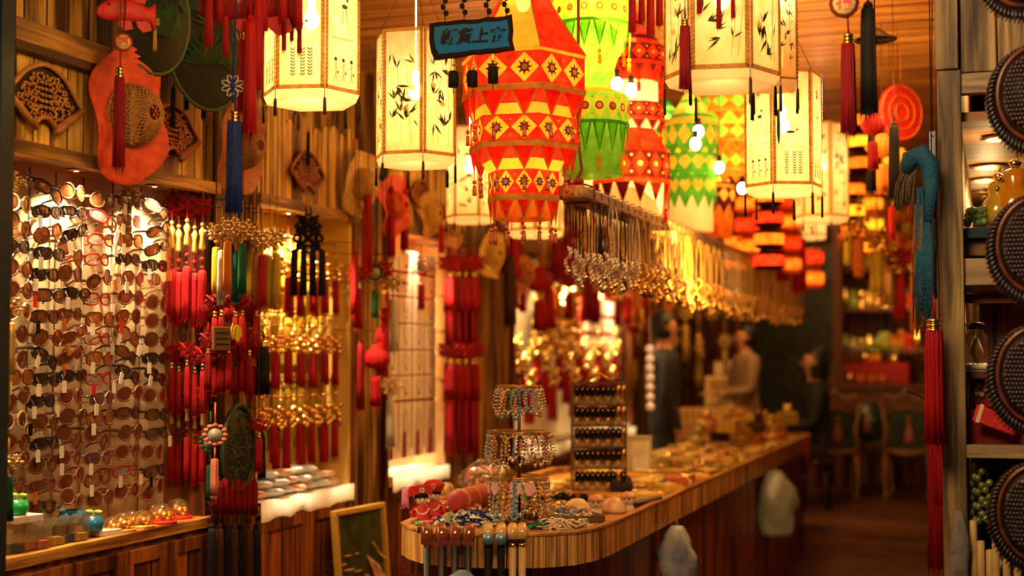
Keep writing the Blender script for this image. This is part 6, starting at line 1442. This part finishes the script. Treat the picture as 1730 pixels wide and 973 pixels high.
# hanging things in the upper right background
for i, (kd, c, u, a, b, d, w, lb) in enumerate([('plain', 'black', 1472, 205, 330, 6.0, 1.2, 'blurred black tassel below the thick one, upper right'), ('plain', 'black', 1510, 190, 345, 6.0, 1.3, 'blurred black tassel right of the masks'),
        ('pouch', 'red', 1475, 170, 290, 5.9, 1.4, 'red pouch behind the black tassel, upper right'), ('plain', 'red', 1506, 340, 410, 6.8, 1.7, 'red tassel below the masks, upper right'), ('pouch', 'orange', 1490, 205, 330, 6.4, 1.8, 'orange face shaped pouch in the upper right'), ('pouch', 'yellow', 1518, 230, 350, 6.5, 1.8, 'yellow pouch under the red round fan'),
        ('gold', 'orange', 1450, 330, 470, 8, 1.6, 'gold bells with orange tassel, first over the rear shelf'), ('gold', 'yellow', 1480, 340, 500, 8.2, 1.8, 'gold bells with yellow tassel, second over the rear shelf'), ('gold', 'gold', 1500, 380, 520, 8.4, 1.6, 'gold bells, third over the rear shelf'), ('knot', 'red', 1520, 400, 540, 8.4, 1.5, 'red knot over the rear shelf'), ('knot', 'orange', 1545, 380, 560, 8.4, 1.5, 'orange knot nearest the blue scarf'),
        ('plain', 'red', 1512, 490, 540, 8.4, 1.5, 'small red tassel below the red knot at the rear'), ('gold', 'yellow', 1430, 360, 450, 7.8, 1.5, 'gold bells left of the rear shelf'), ('plain', 'red', 1350, 350, 500, 9, 1.6, 'red tassel at the far end above the bar, right'), ('plain', 'red', 1322, 360, 480, 9, 1.8, 'red tassel at the far end above the bar, left')]):
    hang(kd, c, u, a, b, 0, lb, d=d, wide=w)
def cone_hat(lb, p, s, m):
    t = thing('conical_hat', lb, 'hat', p, face(p)); mb = MB(); mb.lathe([(s, 0), (s * .6, s * .22), (s * .2, s * .5), (1e-5, s * .6)], 18, mod=lambda a, i: 1 + .08 * sin(3 * a)); mb.lathe([(s, 0), (s * .96, -.005), (s * .4, s * .2)], 18); mb.build('hat_body', m, t); mb = MB(); mb.tube([(0, 0, s * .55), (0, 0, 2.99 - p.z)], .002, 4); mb.build('cord', black, t)
cone_hat('small brown conical hat beside the thick black tassel', P(1478, 66, 4.6), .07, strawb)
p = P(1522, 190, 6.6); t = thing('round_fan', 'red and gold round fan on the right side, high up', 'fan', p, face(p) + .7); mb = MB(); mb.lathe([(1e-4, -.004), (.15, -.006), (.17, 0), (.15, .006), (1e-4, .004)], 28); mb.v = [Vector((q.x * .75, q.z, q.y * .8)) for q in mb.v]; mb.build('fan_disc', redb, t)
mb = MB(); [mb.tube([(.75 * r_ * cos(a), -.008, .8 * r_ * sin(a)) for a in [k * pi / 12 for k in range(24)]], .004, 4, True) for r_ in (.155, .10, .05)]; mb.tube([(0, 0, .13), (0, 0, 3 - p.z)], .002, 4); mb.build('gilt_rings', COLS['orange'], t)

# ------------------------------------------------------------------ stock along the far left wall
rr = random.Random(17)
kinds = ['pouch', 'knot', 'plain', 'gold', 'ring', 'long', 'plain', 'pouch']; n = 0
for i in range(46):
    y = 7.75 + 3.9 * (i % 23) / 23 + rr.uniform(-.05, .05); z = (2.42, 2.12)[i // 23]; kd = rr.choice(kinds); c = rr.choice(['red', 'red', 'crimson', 'yellow', 'orange', 'red', 'crimson', 'brown'])
    o = hangp(kd, c, Vector((XL + rr.uniform(.06, .3), y, z)), rr.uniform(.32, .5), '%s %s over the far wall cabinet, %s row, %s along' % (c, KIND[kd][2], ('upper', 'lower')[i // 23], nth(i % 23)), 'hangings over the far wall cabinet', rz=pi / 2 - .6, wide=rr.uniform(1.3, 1.9)); hook(o, (XL - .01, y, z + .01))
for i, (u, v, y, s, m) in enumerate([(828, 430, 8.1, .14, straw), (878, 462, 8.8, .13, strawo), (930, 445, 9.6, .14, straw), (990, 470, 10.5, .14, strawo)]):
    t = mk_hat(s, m, m, i + 3)(); t.location = (XL + .10, PX(u, v, XL + .1).y, PX(u, v, XL + .1).z); t.rotation_euler = (0, 0, pi / 2 - .5); tag(t, 'blurred straw hat on the far wall, %s from left' % nth(i), None, 'straw hats on the far wall')
# far card racks
def grid(lb, u0, u1, v0, v1, rows_, cols_, m, x=XL - .10):
    a, b = PX(u0, v0, x), PX(u1, v1, x); t = thing('card_rack', lb, 'display rack'); y0, y1, z1, z0 = a.y, b.y, a.z, b.z
    sbox('rack_board', (x - .03, y0, min(z0, PX(u0, v1, x).z)), (x - .015, y1, z1), redb, t)
    zb_ = min(z0, PX(u0, v1, x).z)
    for r_ in range(rows_):
        for c in range(cols_):
            mb = MB(); w_ = (y1 - y0) / cols_; h_ = (z1 - zb_) / rows_; mb.box((x, y0 + w_ * (c + .5), zb_ + h_ * (r_ + .45)), (.012, w_ * .84, h_ * .72)); mb.build('card', m, t, .002)
grid('far card rack with pale cards on red boards', 985, 1066, 500, 648, 5, 4, card)
mb = MB(); rr = random.Random(8)
for k in range(160): mb.sph((rr.uniform(-.02, .05), rr.uniform(-.42, .42), rr.uniform(-.25, .25)), .035, 6, 4)
o = mb.build('gilt_flower_cluster', goldd); o.location = PX(936, 545, XL - .08); tag(o, 'cluster of countless gilt paper flowers on the far wall', 'paper flowers', None, 'stuff')
for i in range(22):
    y = 8.45 + .13 * i; proto(('bundle', (wrap if i % 2 else wrap2).name), mk_bundle(wrap))('pale wrapped bundle on the far cabinet sill, %s from left' % nth(i), (XL - .06, y, .918), i, 'wrapped bundles on the far sill', 1.2)
for i in range(16):
    y = 8.4 + .17 * i; proto(('gold', 'red'), None)('gold bells inside the far cabinet, %s from left' % nth(i), (XL - .05, y, 1.75 - .1 * (i % 3)), pi / 2 - .5, 'gold bells inside the far cabinet', (.8, .8, .5), cat='ornament')
# white crystal strand right of the far racks
p = P(1098, 590, 8.2); mb = MB(); [mb.sph((0, 0, -.055 * k), .03, 8, 5) for k in range(7)]; mb.tube([(0, 0, 0), (0, 0, 2.99 - p.z)], .002, 4); o = mb.build('crystal_ball_strand', mat('clear white crystal balls', (.95, .85, .7), .1, .2, coat=1)); o.location = p; tag(o, 'strand of white crystal balls behind the counter', 'ornament'); spot('strand_light', p + Vector((.2, -.8, .6)), p - Vector((0, 0, .15)), 14, 30, (1, .8, .55))
for i in range(18):
    u = 1070 + 22 * (i % 9); v = 500 + 45 * (i // 9); hang(rr.choice(['long', 'gold', 'star', 'knot']), rr.choice(['yellow', 'brown', 'crimson', 'gold']), u, v, v + 110, 0, 'hanging charm in the dim space behind the bar, %s row, %s from left' % (('upper', 'lower')[i // 9], nth(i % 9)), 'charms in the dim space behind the bar', d=12.3 + .1 * (i % 4), wide=1.3)

# ------------------------------------------------------------------ goods on the far part of the counter
def cpt(u, v, z=.882): return PZ(u, v, z)
p = cpt(1205, 742); s = px(p); t = thing('perfume_rack', 'tiered gold rack of little bottles on the far counter', 'display rack', (p.x, p.y, .882), face(p) + .1); w_ = 58 * s
for k in range(3):
    mb = MB(); mb.box((0, .05 * k, .03 + .07 * k), (2 * w_ * (1 - .06 * k), .06, .008)); mb.box((0, .05 * k + .03, .06 + .07 * k), (2 * w_ * (1 - .06 * k), .004, .06)); mb.build('rack_step', goldd, t)
mb = MB(); mb.box((0, .05, .012), (2 * w_, .18, .024)); [mb.box((x, .05, .12), (.01, .16, .22)) for x in (-w_, w_)]; mb.build('rack_side', brass, t)
rot = Matrix.Rotation(t.rotation_euler.z, 3, 'Z')
def mk_vial():
    t = thing('glass_vial', None, 'bottle'); mb = MB(); mb.lathe([(.013, 0), (.015, .02), (.012, .034), (.006, .038)], 8); mb.build('vial_body', BC['crystal'], t); mb = MB(); mb.sph((0, 0, .046), .010, 6, 4); mb.build('stopper', gold, t); return t
for k in range(3):
    for j in range(11):
        q = p + rot @ Vector((-w_ * .9 + j * w_ * .18, .05 * k - .012, 0)); proto('vial', mk_vial)('small gilt topped bottle on the tiered rack, %s step, %s from left' % (nth(k), nth(j)), (q.x, q.y, .882 + .034 + .07 * k), 0, 'small bottles on the tiered rack')
p = cpt(1248, 725); s = px(p); t = thing('cash_register', 'pale yellow cash register on the far counter', 'cash register', (p.x - .1, p.y, .882), face(p)); w_ = 36 * s
mb = MB(); mb.box((0, 0, .12), (2 * w_, .3, .24)); mb.poly([(-w_, 0), (w_, 0), (w_, .2), (-w_, .2)], .24, 'Y', (0, .02, .24)); mb.build('housing', mat('pale yellow plastic', (.80, .58, .22), .4), t, .01)
mb = MB(); mb.box((0, -.105, .36), (w_ * 1.5, .01, .10)); [mb.box((0, -.152, .06 + .06 * k), (w_ * 1.3, .01, .03)) for k in range(2)]; mb.build('keys_and_slots', mat('brown key panel', (.45, .24, .06), .5), t)
for i, (u, v, m, h) in enumerate([(1245, 622, cream, .13), (1265, 620, white, .14)]):
    p2 = p + Vector((-.18 + .12 * i, .1, 0)); t = thing('photo_stand', 'small upright frame on top of the cash register, %s' % ('left', 'right')[i], 'picture frame', (p2.x, p2.y, .882 + .44), face(p)); mb = MB(); mb.box((0, 0, h / 2), (.08, .015, h)); mb.build('picture', m, t); mb = MB()
    for c, d_ in (((0, -.003, 0), (.10, .02, .012)), ((0, -.003, h), (.10, .02, .012)), ((-.045, -.003, h / 2), (.012, .02, h)), ((.045, -.003, h / 2), (.012, .02, h))): mb.box(c, d_)
    mb.build('frame', dark, t)
rr = random.Random(44)
tc = [COLS['orange'], COLS['yellow'], redb, goldd, olv, mat('tan cloth', (.55, .34, .12), .7), COLS['gold'], COLS['brown']]
for i in range(34):
    u = rr.uniform(1272, 1366); y = 9.2 + rr.uniform(0, 1.5); x = rr.uniform(-1.9, -1.42); lay = i // 17
    kd = rr.choice(['toy', 'toy', 'box']); m = tc[i % len(tc)]
    if kd == 'box': o = MB().box((0, 0, .05), (.14, .1, .09)).build('small_carton', m, None, .006); lbl = 'small box in the colourful pile at the far end of the counter, %s piece'
    else:
        mb = MB(); mb.sph((0, 0, .045), .05, 10, 6, sz=.9); mb.sph((0, 0, .11), .034, 9, 6); mb.sph((-.025, 0, .14), .012, 6, 4); mb.sph((.025, 0, .14), .012, 6, 4); mb.tube([(-.04, -.01, .07), (-.06, -.04, .05)], .013, 6); mb.tube([(.04, -.01, .07), (.06, -.04, .05)], .013, 6); o = mb.build('plush_toy', m); lbl = 'small stuffed toy in the colourful pile at the far end, %s piece'
    o.location = (x, y, .885 + .105 * lay); o.rotation_euler = (0, 0, rr.uniform(-1, 1)); tag(o, lbl % nth(i), 'toy' if kd == 'toy' else 'box', 'colourful pile at the far end of the counter')

# ------------------------------------------------------------------ people
skin = mat('warm skin', (.62, .30, .14), .5); skind = mat('dim skin', (.60, .26, .12), .5); hairm = mat('black hair', (.012, .009, .008), .5)
def person(lb, loc, rz, top_m, leg_m, seat=False, sc=1, arm='down', hair='short'):
    t = thing('person', lb, 'person', loc, rz, sc=sc)
    hip = .47 if seat else .92; D = hip - .92
    J = {}; vs = []; es = []; rad = []
    def j(n, p, r, par=None):
        J[n] = len(vs); vs.append(p); rad.append(r)
        if par: es.append((J[par], J[n]))
    j('pel', (0, 0, hip), (.15, .11)); j('wst', (0, 0, 1.10 + D), (.135, .10), 'pel'); j('chs', (0, .0, 1.30 + D), (.165, .115), 'wst'); j('shl', (0, .01, 1.43 + D), (.11, .085), 'chs'); j('nk', (0, 0, 1.50 + D), (.052, .052), 'shl'); j('hb', (0, -.01, 1.56 + D), (.06, .065), 'nk'); j('hd', (0, -.015, 1.64 + D), (.078, .092), 'hb'); j('ht', (0, -.01, 1.72 + D), (.06, .07), 'hd')
    for sg, n in ((-1, 'l'), (1, 'r')):
        j('s' + n, (sg * .18, 0, 1.41 + D), (.058, .058), 'shl')
        if arm == 'down': j('e' + n, (sg * .23, .03, 1.13 + D), (.042, .042), 's' + n); j('w' + n, (sg * .22, -.06, .90 + D), (.028, .028), 'e' + n); pw = Vector((sg * .22, -.06, .90 + D)); dv = Vector((0, -.02, -.10))
        else: j('e' + n, (sg * .22, -.05, 1.14 + D), (.042, .042), 's' + n); j('w' + n, (sg * .14, -.28, 1.12 + D), (.028, .028), 'e' + n); pw = Vector((sg * .14, -.28, 1.12 + D)); dv = Vector((-sg * .02, -.09, -.01))
        j('h' + n, tuple(pw + dv * .5), (.032, .018), 'w' + n)
        side = Vector((1, 0, 0)) if arm != 'down' else Vector((0, 1, 0))
        for q in range(4):
            b = pw + dv * .75 + side * (-.024 + .016 * q); j('f%s%d' % (n, q), tuple(b), (.009, .009), 'h' + n); j('g%s%d' % (n, q), tuple(b + dv * (.62 + .12 * (1 - abs(q - 1.5)))), (.007, .007), 'f%s%d' % (n, q))
        j('t' + n, tuple(pw + dv * .4 + side * -.04), (.010, .010), 'h' + n); j('u' + n, tuple(pw + dv * .8 + side * -.055), (.008, .008), 't' + n)
        if seat:
            j('hp' + n, (sg * .09, 0, hip - .03), (.085, .085), 'pel'); j('kn' + n, (sg * .11, -.42, hip), (.062, .062), 'hp' + n); j('an' + n, (sg * .11, -.40, .09), (.042, .042), 'kn' + n); j('to' + n, (sg * .11, -.56, .035), (.04, .03), 'an' + n)
        else:
            j('hp' + n, (sg * .09, 0, hip - .08), (.09, .09), 'pel'); j('kn' + n, (sg * .10, -.01, .50), (.06, .06), 'hp' + n); j('an' + n, (sg * .10, .02, .09), (.042, .042), 'kn' + n); j('to' + n, (sg * .11, -.14, .035), (.04, .03), 'an' + n)
    me = bpy.data.meshes.new('body'); me.from_pydata(vs, es, []); o = bpy.data.objects.new('body', me); COL.objects.link(o); o.parent = t
    sm = o.modifiers.new('s', 'SKIN'); sm.use_smooth_shade = True
    for i, r_ in enumerate(rad): me.skin_vertices[0].data[i].radius = r_; me.skin_vertices[0].data[i].use_root = i == 0
    sb = o.modifiers.new('d', 'SUBSURF'); sb.levels = 2; sb.render_levels = 2
    dg = bpy.context.evaluated_depsgraph_get(); m2 = bpy.data.meshes.new_from_object(o.evaluated_get(dg)); o.modifiers.clear(); o.data = m2; m2.materials.clear(); m2.materials.append(skin)
    # clothing: offset copy of the body faces by height
    def cloth(nm, m, test, off):
        import bmesh
        bm = bmesh.new(); bm.from_mesh(m2); bm.normal_update()
        for v in bm.verts: v.co += v.normal * off
        bmesh.ops.delete(bm, geom=[f for f in bm.faces if not test(f.calc_center_median())], context='FACES')
        me_ = bpy.data.meshes.new(nm); bm.to_mesh(me_); bm.free(); me_.materials.clear(); me_.materials.append(m); c = bpy.data.objects.new(nm, me_); COL.objects.link(c); c.parent = t
        for pl_ in me_.polygons: pl_.use_smooth = True
    zc = lambda c: c.z
    if arm == 'down': cloth('jacket', top_m, lambda c: hip - .02 < c.z < 1.49 + D and not (abs(c.x) > .17 and c.z < .93 + D) and not (seat and c.y < -.15), .014)
    else: cloth('jacket', top_m, lambda c: hip - .02 < c.z < 1.49 + D and c.y > -.26, .014)
    cloth('trousers', leg_m, lambda c: (.08 < c.z < hip + .05 and abs(c.x) < .21 and (not seat or c.y < .2) and not (arm == 'down' and abs(c.x) > .185)), .010)
    cloth('shoe', black, lambda c: c.z < .09, .006)
    hz = 1.64 + D; mb = MB()
    mb.lathe([(1e-4, .125), (.05, .115), (.088, .07), (.095, .02), (.088, -.03), (.07, -.08 if hair == 'short' else -.2), (.05, -.085 if hair == 'short' else -.22)], 16, (0, .018, hz), sy=1.08)
    keep = [(f, mi, s_) for f, mi, s_ in zip(mb.f, mb.mi, mb.sm) if not (sum(mb.v[i].y for i in f) / len(f) < -.035 and sum(mb.v[i].z for i in f) / len(f) < hz + .055)]
    mb.f = [k[0] for k in keep]; mb.mi = [k[1] for k in keep]; mb.sm = [k[2] for k in keep]; mb.build('hair', hairm, t)
    mb = MB(); mb.lathe([(.006, .0), (.013, -.022), (1e-4, -.03)], 8, (0, -.105, hz + .005)); mb.build('nose', skin, t)
    mb = MB(); [mb.sph((x, -.088, hz + .012), .009, 8, 5) for x in (-.03, .03)]; mb.build('eyes', black, t)
    mb = MB(); mb.tube([(-.022, -.09, hz - .045), (0, -.098, hz - .047), (.022, -.09, hz - .045)], .005, 5); mb.build('mouth', mat('lip red', (.45, .10, .07), .5), t)
    mb = MB(); [mb.sph((x, .0, hz - .0), .018, 8, 6, sx=.5) for x in (-.084, .084)]; mb.build('ear', skin, t)
    return t
coat = mat('black coat', (.014, .012, .012), .8); coatg = mat('brown grey shirt', (.30, .19, .10), .8); jeans = mat('dark trousers', (.03, .03, .035), .8)
p = P(1134, 700, 10.6); person('person in a black coat standing behind the counter, seen from behind', (p.x - .05, p.y, 0), pi / 2 + .4, coat, jeans, sc=1.04)
p = P(1298, 640, 11.45); person('person in a brown grey shirt behind the far end of the counter', (p.x - .2, p.y + .1, .22), -1.0, coatg, jeans, arm='fwd', sc=.87, hair='short')
p = P(1376, 640, 11.9); person('seated person in a black coat with dark hair, right of the far counter end', (p.x, p.y, .22), -1.3, coat, coat, True, arm='fwd', hair='long', sc=1.03)
st = thing('stool', 'dark round stool under the seated person', 'stool', (p.x, p.y, .22)); mb = MB(); mb.lathe([(.16, .38), (.17, .40), (.16, .415), (1e-4, .42)], 18); mb.build('seat', dark, st)
for k in range(4): a = pi / 4 + k * pi / 2; m_ = MB(); m_.tube([(.11 * cos(a), .11 * sin(a), .38), (.16 * cos(a), .16 * sin(a), 0)], .014, 6); m_.build('leg', dark, st)

# ------------------------------------------------------------------ rear of the shop
gw = mat('worn gilt wood', (.36, .18, .055), .5, col2=(.2, .08, .02), scale=14); pan = mat('black lacquer panel', (.012, .014, .008), .25, col2=(.02, .05, .02), scale=9)
def chair(lb, u, vb, wpx, d, rz):
    p = P(u, vb, d); p.z = .22; s = d / F; t = thing('carved_chair', lb, 'chair', p, face(p) + rz); w_ = wpx * s / 2; H = .92
    mb = MB(); zt_ = H
    for sg in (-1, 1): mb.tube([(sg * w_ * .92, 0, .42), (sg * w_ * .80, .0, .62), (sg * w_, .02, H - .05)], [.022, .018, .02], 8)
    mb.tube([(-w_ * 1.02, .02, H - .06), (-w_ * .8, .02, H + .0), (-w_ * .4, .02, H - .03), (0, .02, H + .05), (w_ * .4, .02, H - .03), (w_ * .8, .02, H + .0), (w_ * 1.02, .02, H - .06)], .02, 8)
    mb.tube([(-w_ * .9, .01, H - .14), (0, .01, H - .10), (w_ * .9, .01, H - .14)], .016, 8); mb.tube([(-w_ * .86, 0, .44), (0, 0, .41), (w_ * .86, 0, .44)], .022, 8)
    for k in range(7): mb.sph((-w_ * .66 + k * w_ * .22, .015, H - .08), .02, 8, 5)
    mb.build('back_frame', gw, t)
    mb = MB(); mb.poly([(-w_ * .84, .46), (w_ * .84, .46), (w_ * .78, .62), (w_ * .86, H - .16), (0, H - .12), (-w_ * .86, H - .16), (-w_ * .78, .62)], .016, 'Y'); mb.build('back_panel', pan, t)
    mb = MB(); rr = random.Random(int(u))
    mb.lathe([(.045, .0), (.03, .09), (.012, .17), (1e-4, .2)], 10, (w_ * .1, -.012, .50), sy=.12); mb.sph((w_ * .1, -.014, .72), .02, 8, 5, sy=.3); mb.build('painted_figure', mat('faded rose paint', (.55, .15, .10), .5), t)
    mb = MB(); [mb.sph((rr.uniform(-.7, .7) * w_, -.012, rr.uniform(.5, .75)), .016, 7, 4, sy=.2) for _ in range(9)]; mb.build('painted_leaves', mat('faded green paint', (.05, .13, .04), .5), t)
    mb = MB(); mb.box((0, .22, .43), (2 * w_, .44, .04)); mb.build('seat', gw, t, .01)
    for x in (-w_ * .85, w_ * .85):
        for y in (.02, .4): m_ = MB(); m_.tube([(x, y, .42), (x * 1.06, y, .2), (x * .96, y, .06), (x * 1.08, y - .01, 0)], [.024, .02, .018, .026], 8); m_.build('leg', gw, t)
chair('gilt framed carved chair left of the far aisle', 1412, 850, 84, 12.5, .12)
chair('gilt framed carved chair at the far right of the aisle', 1533, 850, 84, 12.5, -.12)
p = P(1472, 850, 13.0); t = thing('round_back_chair', 'dark round backed chair between the two gilt framed chairs', 'chair', (p.x, p.y, .22), face(p))
mb = MB(); mb.lathe([(1e-4, -.012), (.19, -.014), (.2, 0), (.19, .014), (1e-4, .012)], 24); mb.v = [Vector((q.x, q.z, q.y + .66)) for q in mb.v]; mb.build('back_disc', pan, t)
mb = MB(); mb.tube([(.2 * cos(a), 0, .66 + .2 * sin(a)) for a in [k * pi / 12 for k in range(24)]], .018, 6, True); mb.build('back_rim', mat('dark red lacquer', (.14, .03, .015), .35), t)
mb = MB(); mb.lathe([(.04, 0), (.02, .1), (1e-4, .14)], 8, (-.03, -.016, .58), sy=.12); mb.build('painted_figure', mat('faded rose paint', (.55, .15, .10), .5), t)
mb = MB(); mb.box((0, .2, .43), (.36, .38, .04)); mb.build('seat', dark, t)
for x in (-.15, .15):
    for y in (.03, .37): m_ = MB(); m_.tube([(x, y, .42), (x, y, 0)], .018, 6); m_.build('leg', dark, t)
pt_ = P(1480, 850, 13.6); t = thing('altar_table', 'red brown carved table behind the chairs', 'table', (pt_.x, pt_.y, .22), 0)
rb = mat('red brown table wood', (.22, .06, .02), .45, col2=(.12, .03, .01), scale=10)
mb = MB(); mb.box((0, 0, .98), (1.2, .5, .05)); mb.build('table_top', rb, t, .008); mb = MB(); mb.box((0, -.2, .88), (1.12, .03, .14)); [mb.box((-.5 + .1 * k, -.22, .88), (.02, .02, .12)) for k in range(11)]; mb.build('carved_apron', rb, t)
for x in (-.55, .55):
    for y in (-.2, .2): m_ = MB(); m_.box((x, y, .48), (.06, .06, .95)); m_.build('leg', rb, t)
ztb = .22 + 1.005
def onrt(u, y=0): p = P(u, 600, 13.5); return Vector((p.x, pt_.y + y, ztb))
mb = MB(); mb.box((0, 0, .10), (.60, .2, .2)); o = mb.build('red_gift_case', red, None, .006); o.location = onrt(1478, .06); tag(o, 'wide red case on the rear table', 'box')
for i, (u, z) in enumerate([(1452, .0), (1466, .2), (1478, .2), (1490, .0), (1472, .0)]):
    mb = MB(); mb.lathe([(1e-4, 0), (.03, .005), (.047, .035), (.04, .07), (.012, .085), (1e-4, .083)], 14, mod=lambda a, k: 1 + .03 * cos(8 * a)); o = mb.build('mandarin_orange', mat('bright orange peel', (.90, .26, .02), .4)); o.location = onrt(u, -.12 if z == 0 else .06) + Vector((0, 0, z + .001)); tag(o, 'orange fruit on the rear table, %s from left' % nth(i), 'fruit', 'oranges on the rear table')
jade = mat('jade leaves', (.22, .28, .04), .3, col2=(.45, .42, .05), scale=20)
t = thing('jade_tree', 'ornamental green and gold tree behind the red case', 'ornament', onrt(1482, .15) + Vector((0, 0, 0))); mb = MB(); mb.tube([(0, 0, 0), (.02, 0, .15), (-.02, 0, .32)], .018, 6); mb.lathe([(.09, 0), (.1, .03), (.04, .05)], 10); mb.build('trunk', dark, t); mb = MB(); rr = random.Random(9)
for k in range(90): a = rr.uniform(0, 6.3); q = rr.uniform(0, .18); mb.sph((q * cos(a), q * sin(a) * .5, .30 + rr.uniform(0, .17) * (1 - q / .3)), .025, 5, 3)
mb.build('foliage', jade, t)
for i, (u, z) in enumerate([(1432, .0), (1458, .22), (1508, .2)]):
    mb = MB(); mb.sph((0, 0, .055), .055, 10, 7); mb.lathe([(.03, 0), (.02, .02)], 10); o = mb.build('gold_ball', gold); o.location = onrt(u, -.05 + (.1 if z else 0)) + Vector((0, 0, max(0, z - .02))); tag(o, 'shining gold ball on the rear table, %s from left' % nth(i), 'ornament', 'gold balls on the rear table')
t = thing('temple_model', 'pale gold pagoda ornament left of the red case', 'ornament', onrt(1412, 0) + Vector((0, 0, 0))); mb = MB()
for k in range(4): mb.box((0, 0, .04 + .09 * k), (.17 - .03 * k, .12, .06)); mb.lathe([(.13 - .022 * k, .07 + .09 * k), (.07 - .01 * k, .095 + .09 * k)], 4, ph=pi / 4)
mb.lathe([(.02, .38), (1e-4, .46)], 6); mb.build('pagoda', mat('pale gilt carving', (.50, .32, .12), .5, col2=(.2, .1, .03), scale=25), t)
# rear wall: dark panel, shelves with gold stock
yb = 14.5
a, b = PY(1346, 415, yb), PY(1412, 700, yb); pn = thing('black_wall_panel', 'black lacquer panel with gold speckles on the rear wall', 'wall panel'); sbox('panel', (PY(1240, 500, yb).x, yb - .03, .3), (b.x, yb, a.z), pan, pn)
mb = MB(); rr = random.Random(2); [mb.sph((rr.uniform(a.x, b.x), yb - .035, rr.uniform(1.2, a.z - .1)), .022, 6, 4, sy=.3) for _ in range(40)]; mb.build('gold_flecks', mat('dim gilt flecks', (.16, .10, .03), .4, .5), pn)
for r_, v in enumerate((452, 520, 590)):
    z = PY(1480, v, yb - .3).z; x0 = PY(1418, v, yb - .3).x; x1 = PY(1560, v, yb - .3).x; s_ = tag(MB().box(((x0 + x1) / 2, yb - .17, z - .015), (x1 - x0, .3, .03)).build('wall_shelf', rb, None, .004), 'red brown wall shelf at the rear, %s from top' % nth(r_), 'shelf')
    for k in range(10):
        x = x0 + (k + .6) * (x1 - x0) / 10.4; h = rr.uniform(.12, .26); mb = MB(); m = rr.choice([gold, goldd, COLS['orange'], gold, BC['crystal'], jade, redb])
        if k % 3 == 0: mb.lathe([(.03, 0), (.05, h * .3), (.04, h * .6), (.018, h * .75), (.028, h)], 10); nm, ct_ = 'vase', 'vase'
        elif k % 3 == 1: mb.lathe([(.045, 0), (.04, h * .2), (.05, h * .45), (.03, h * .62), (1e-4, h * .66)], 10); mb.sph((0, 0, h * .8), h * .16 + .01, 8, 6); nm, ct_ = 'figurine', 'figurine'
        else: mb.lathe([(.05, 0), (.055, .02), (.02, .04), (.05, h * .5), (.055, h * .8), (.04, h * .8)], 10); nm, ct_ = 'goblet', 'ornament'
        o = mb.build(nm, m); o.location = (x, yb - .18, z); tag(o, 'gold coloured %s on the rear shelves, %s shelf from top, %s from left' % (nm, nth(r_), nth(k)), ct_, 'stock on the rear shelves')
spot('rear_shelf_spot', (-.7, 13.2, 2.7), (-.75, 14.4, 1.9), 40, 60, (1, .6, .2))
t = thing('rear_doorway_post', 'dark wooden post at the left edge of the rear shelves', 'post'); x = PY(1414, 500, 13.9).x; sbox('post', (x - .04, 13.9, .22), (x + .04, 13.98, 3.0), rb, t)
for i in range(12):
    hang(rr.choice(['knot', 'gold', 'pouch']), rr.choice(['red', 'orange', 'yellow']), 1424 + 12 * i, 300 + 14 * (i % 4), 420 + 20 * (i % 3), 0, 'bright hanging ornament before the rear shelves, %s from left' % nth(i), 'ornaments before the rear shelves', d=10.5, wide=1.7)
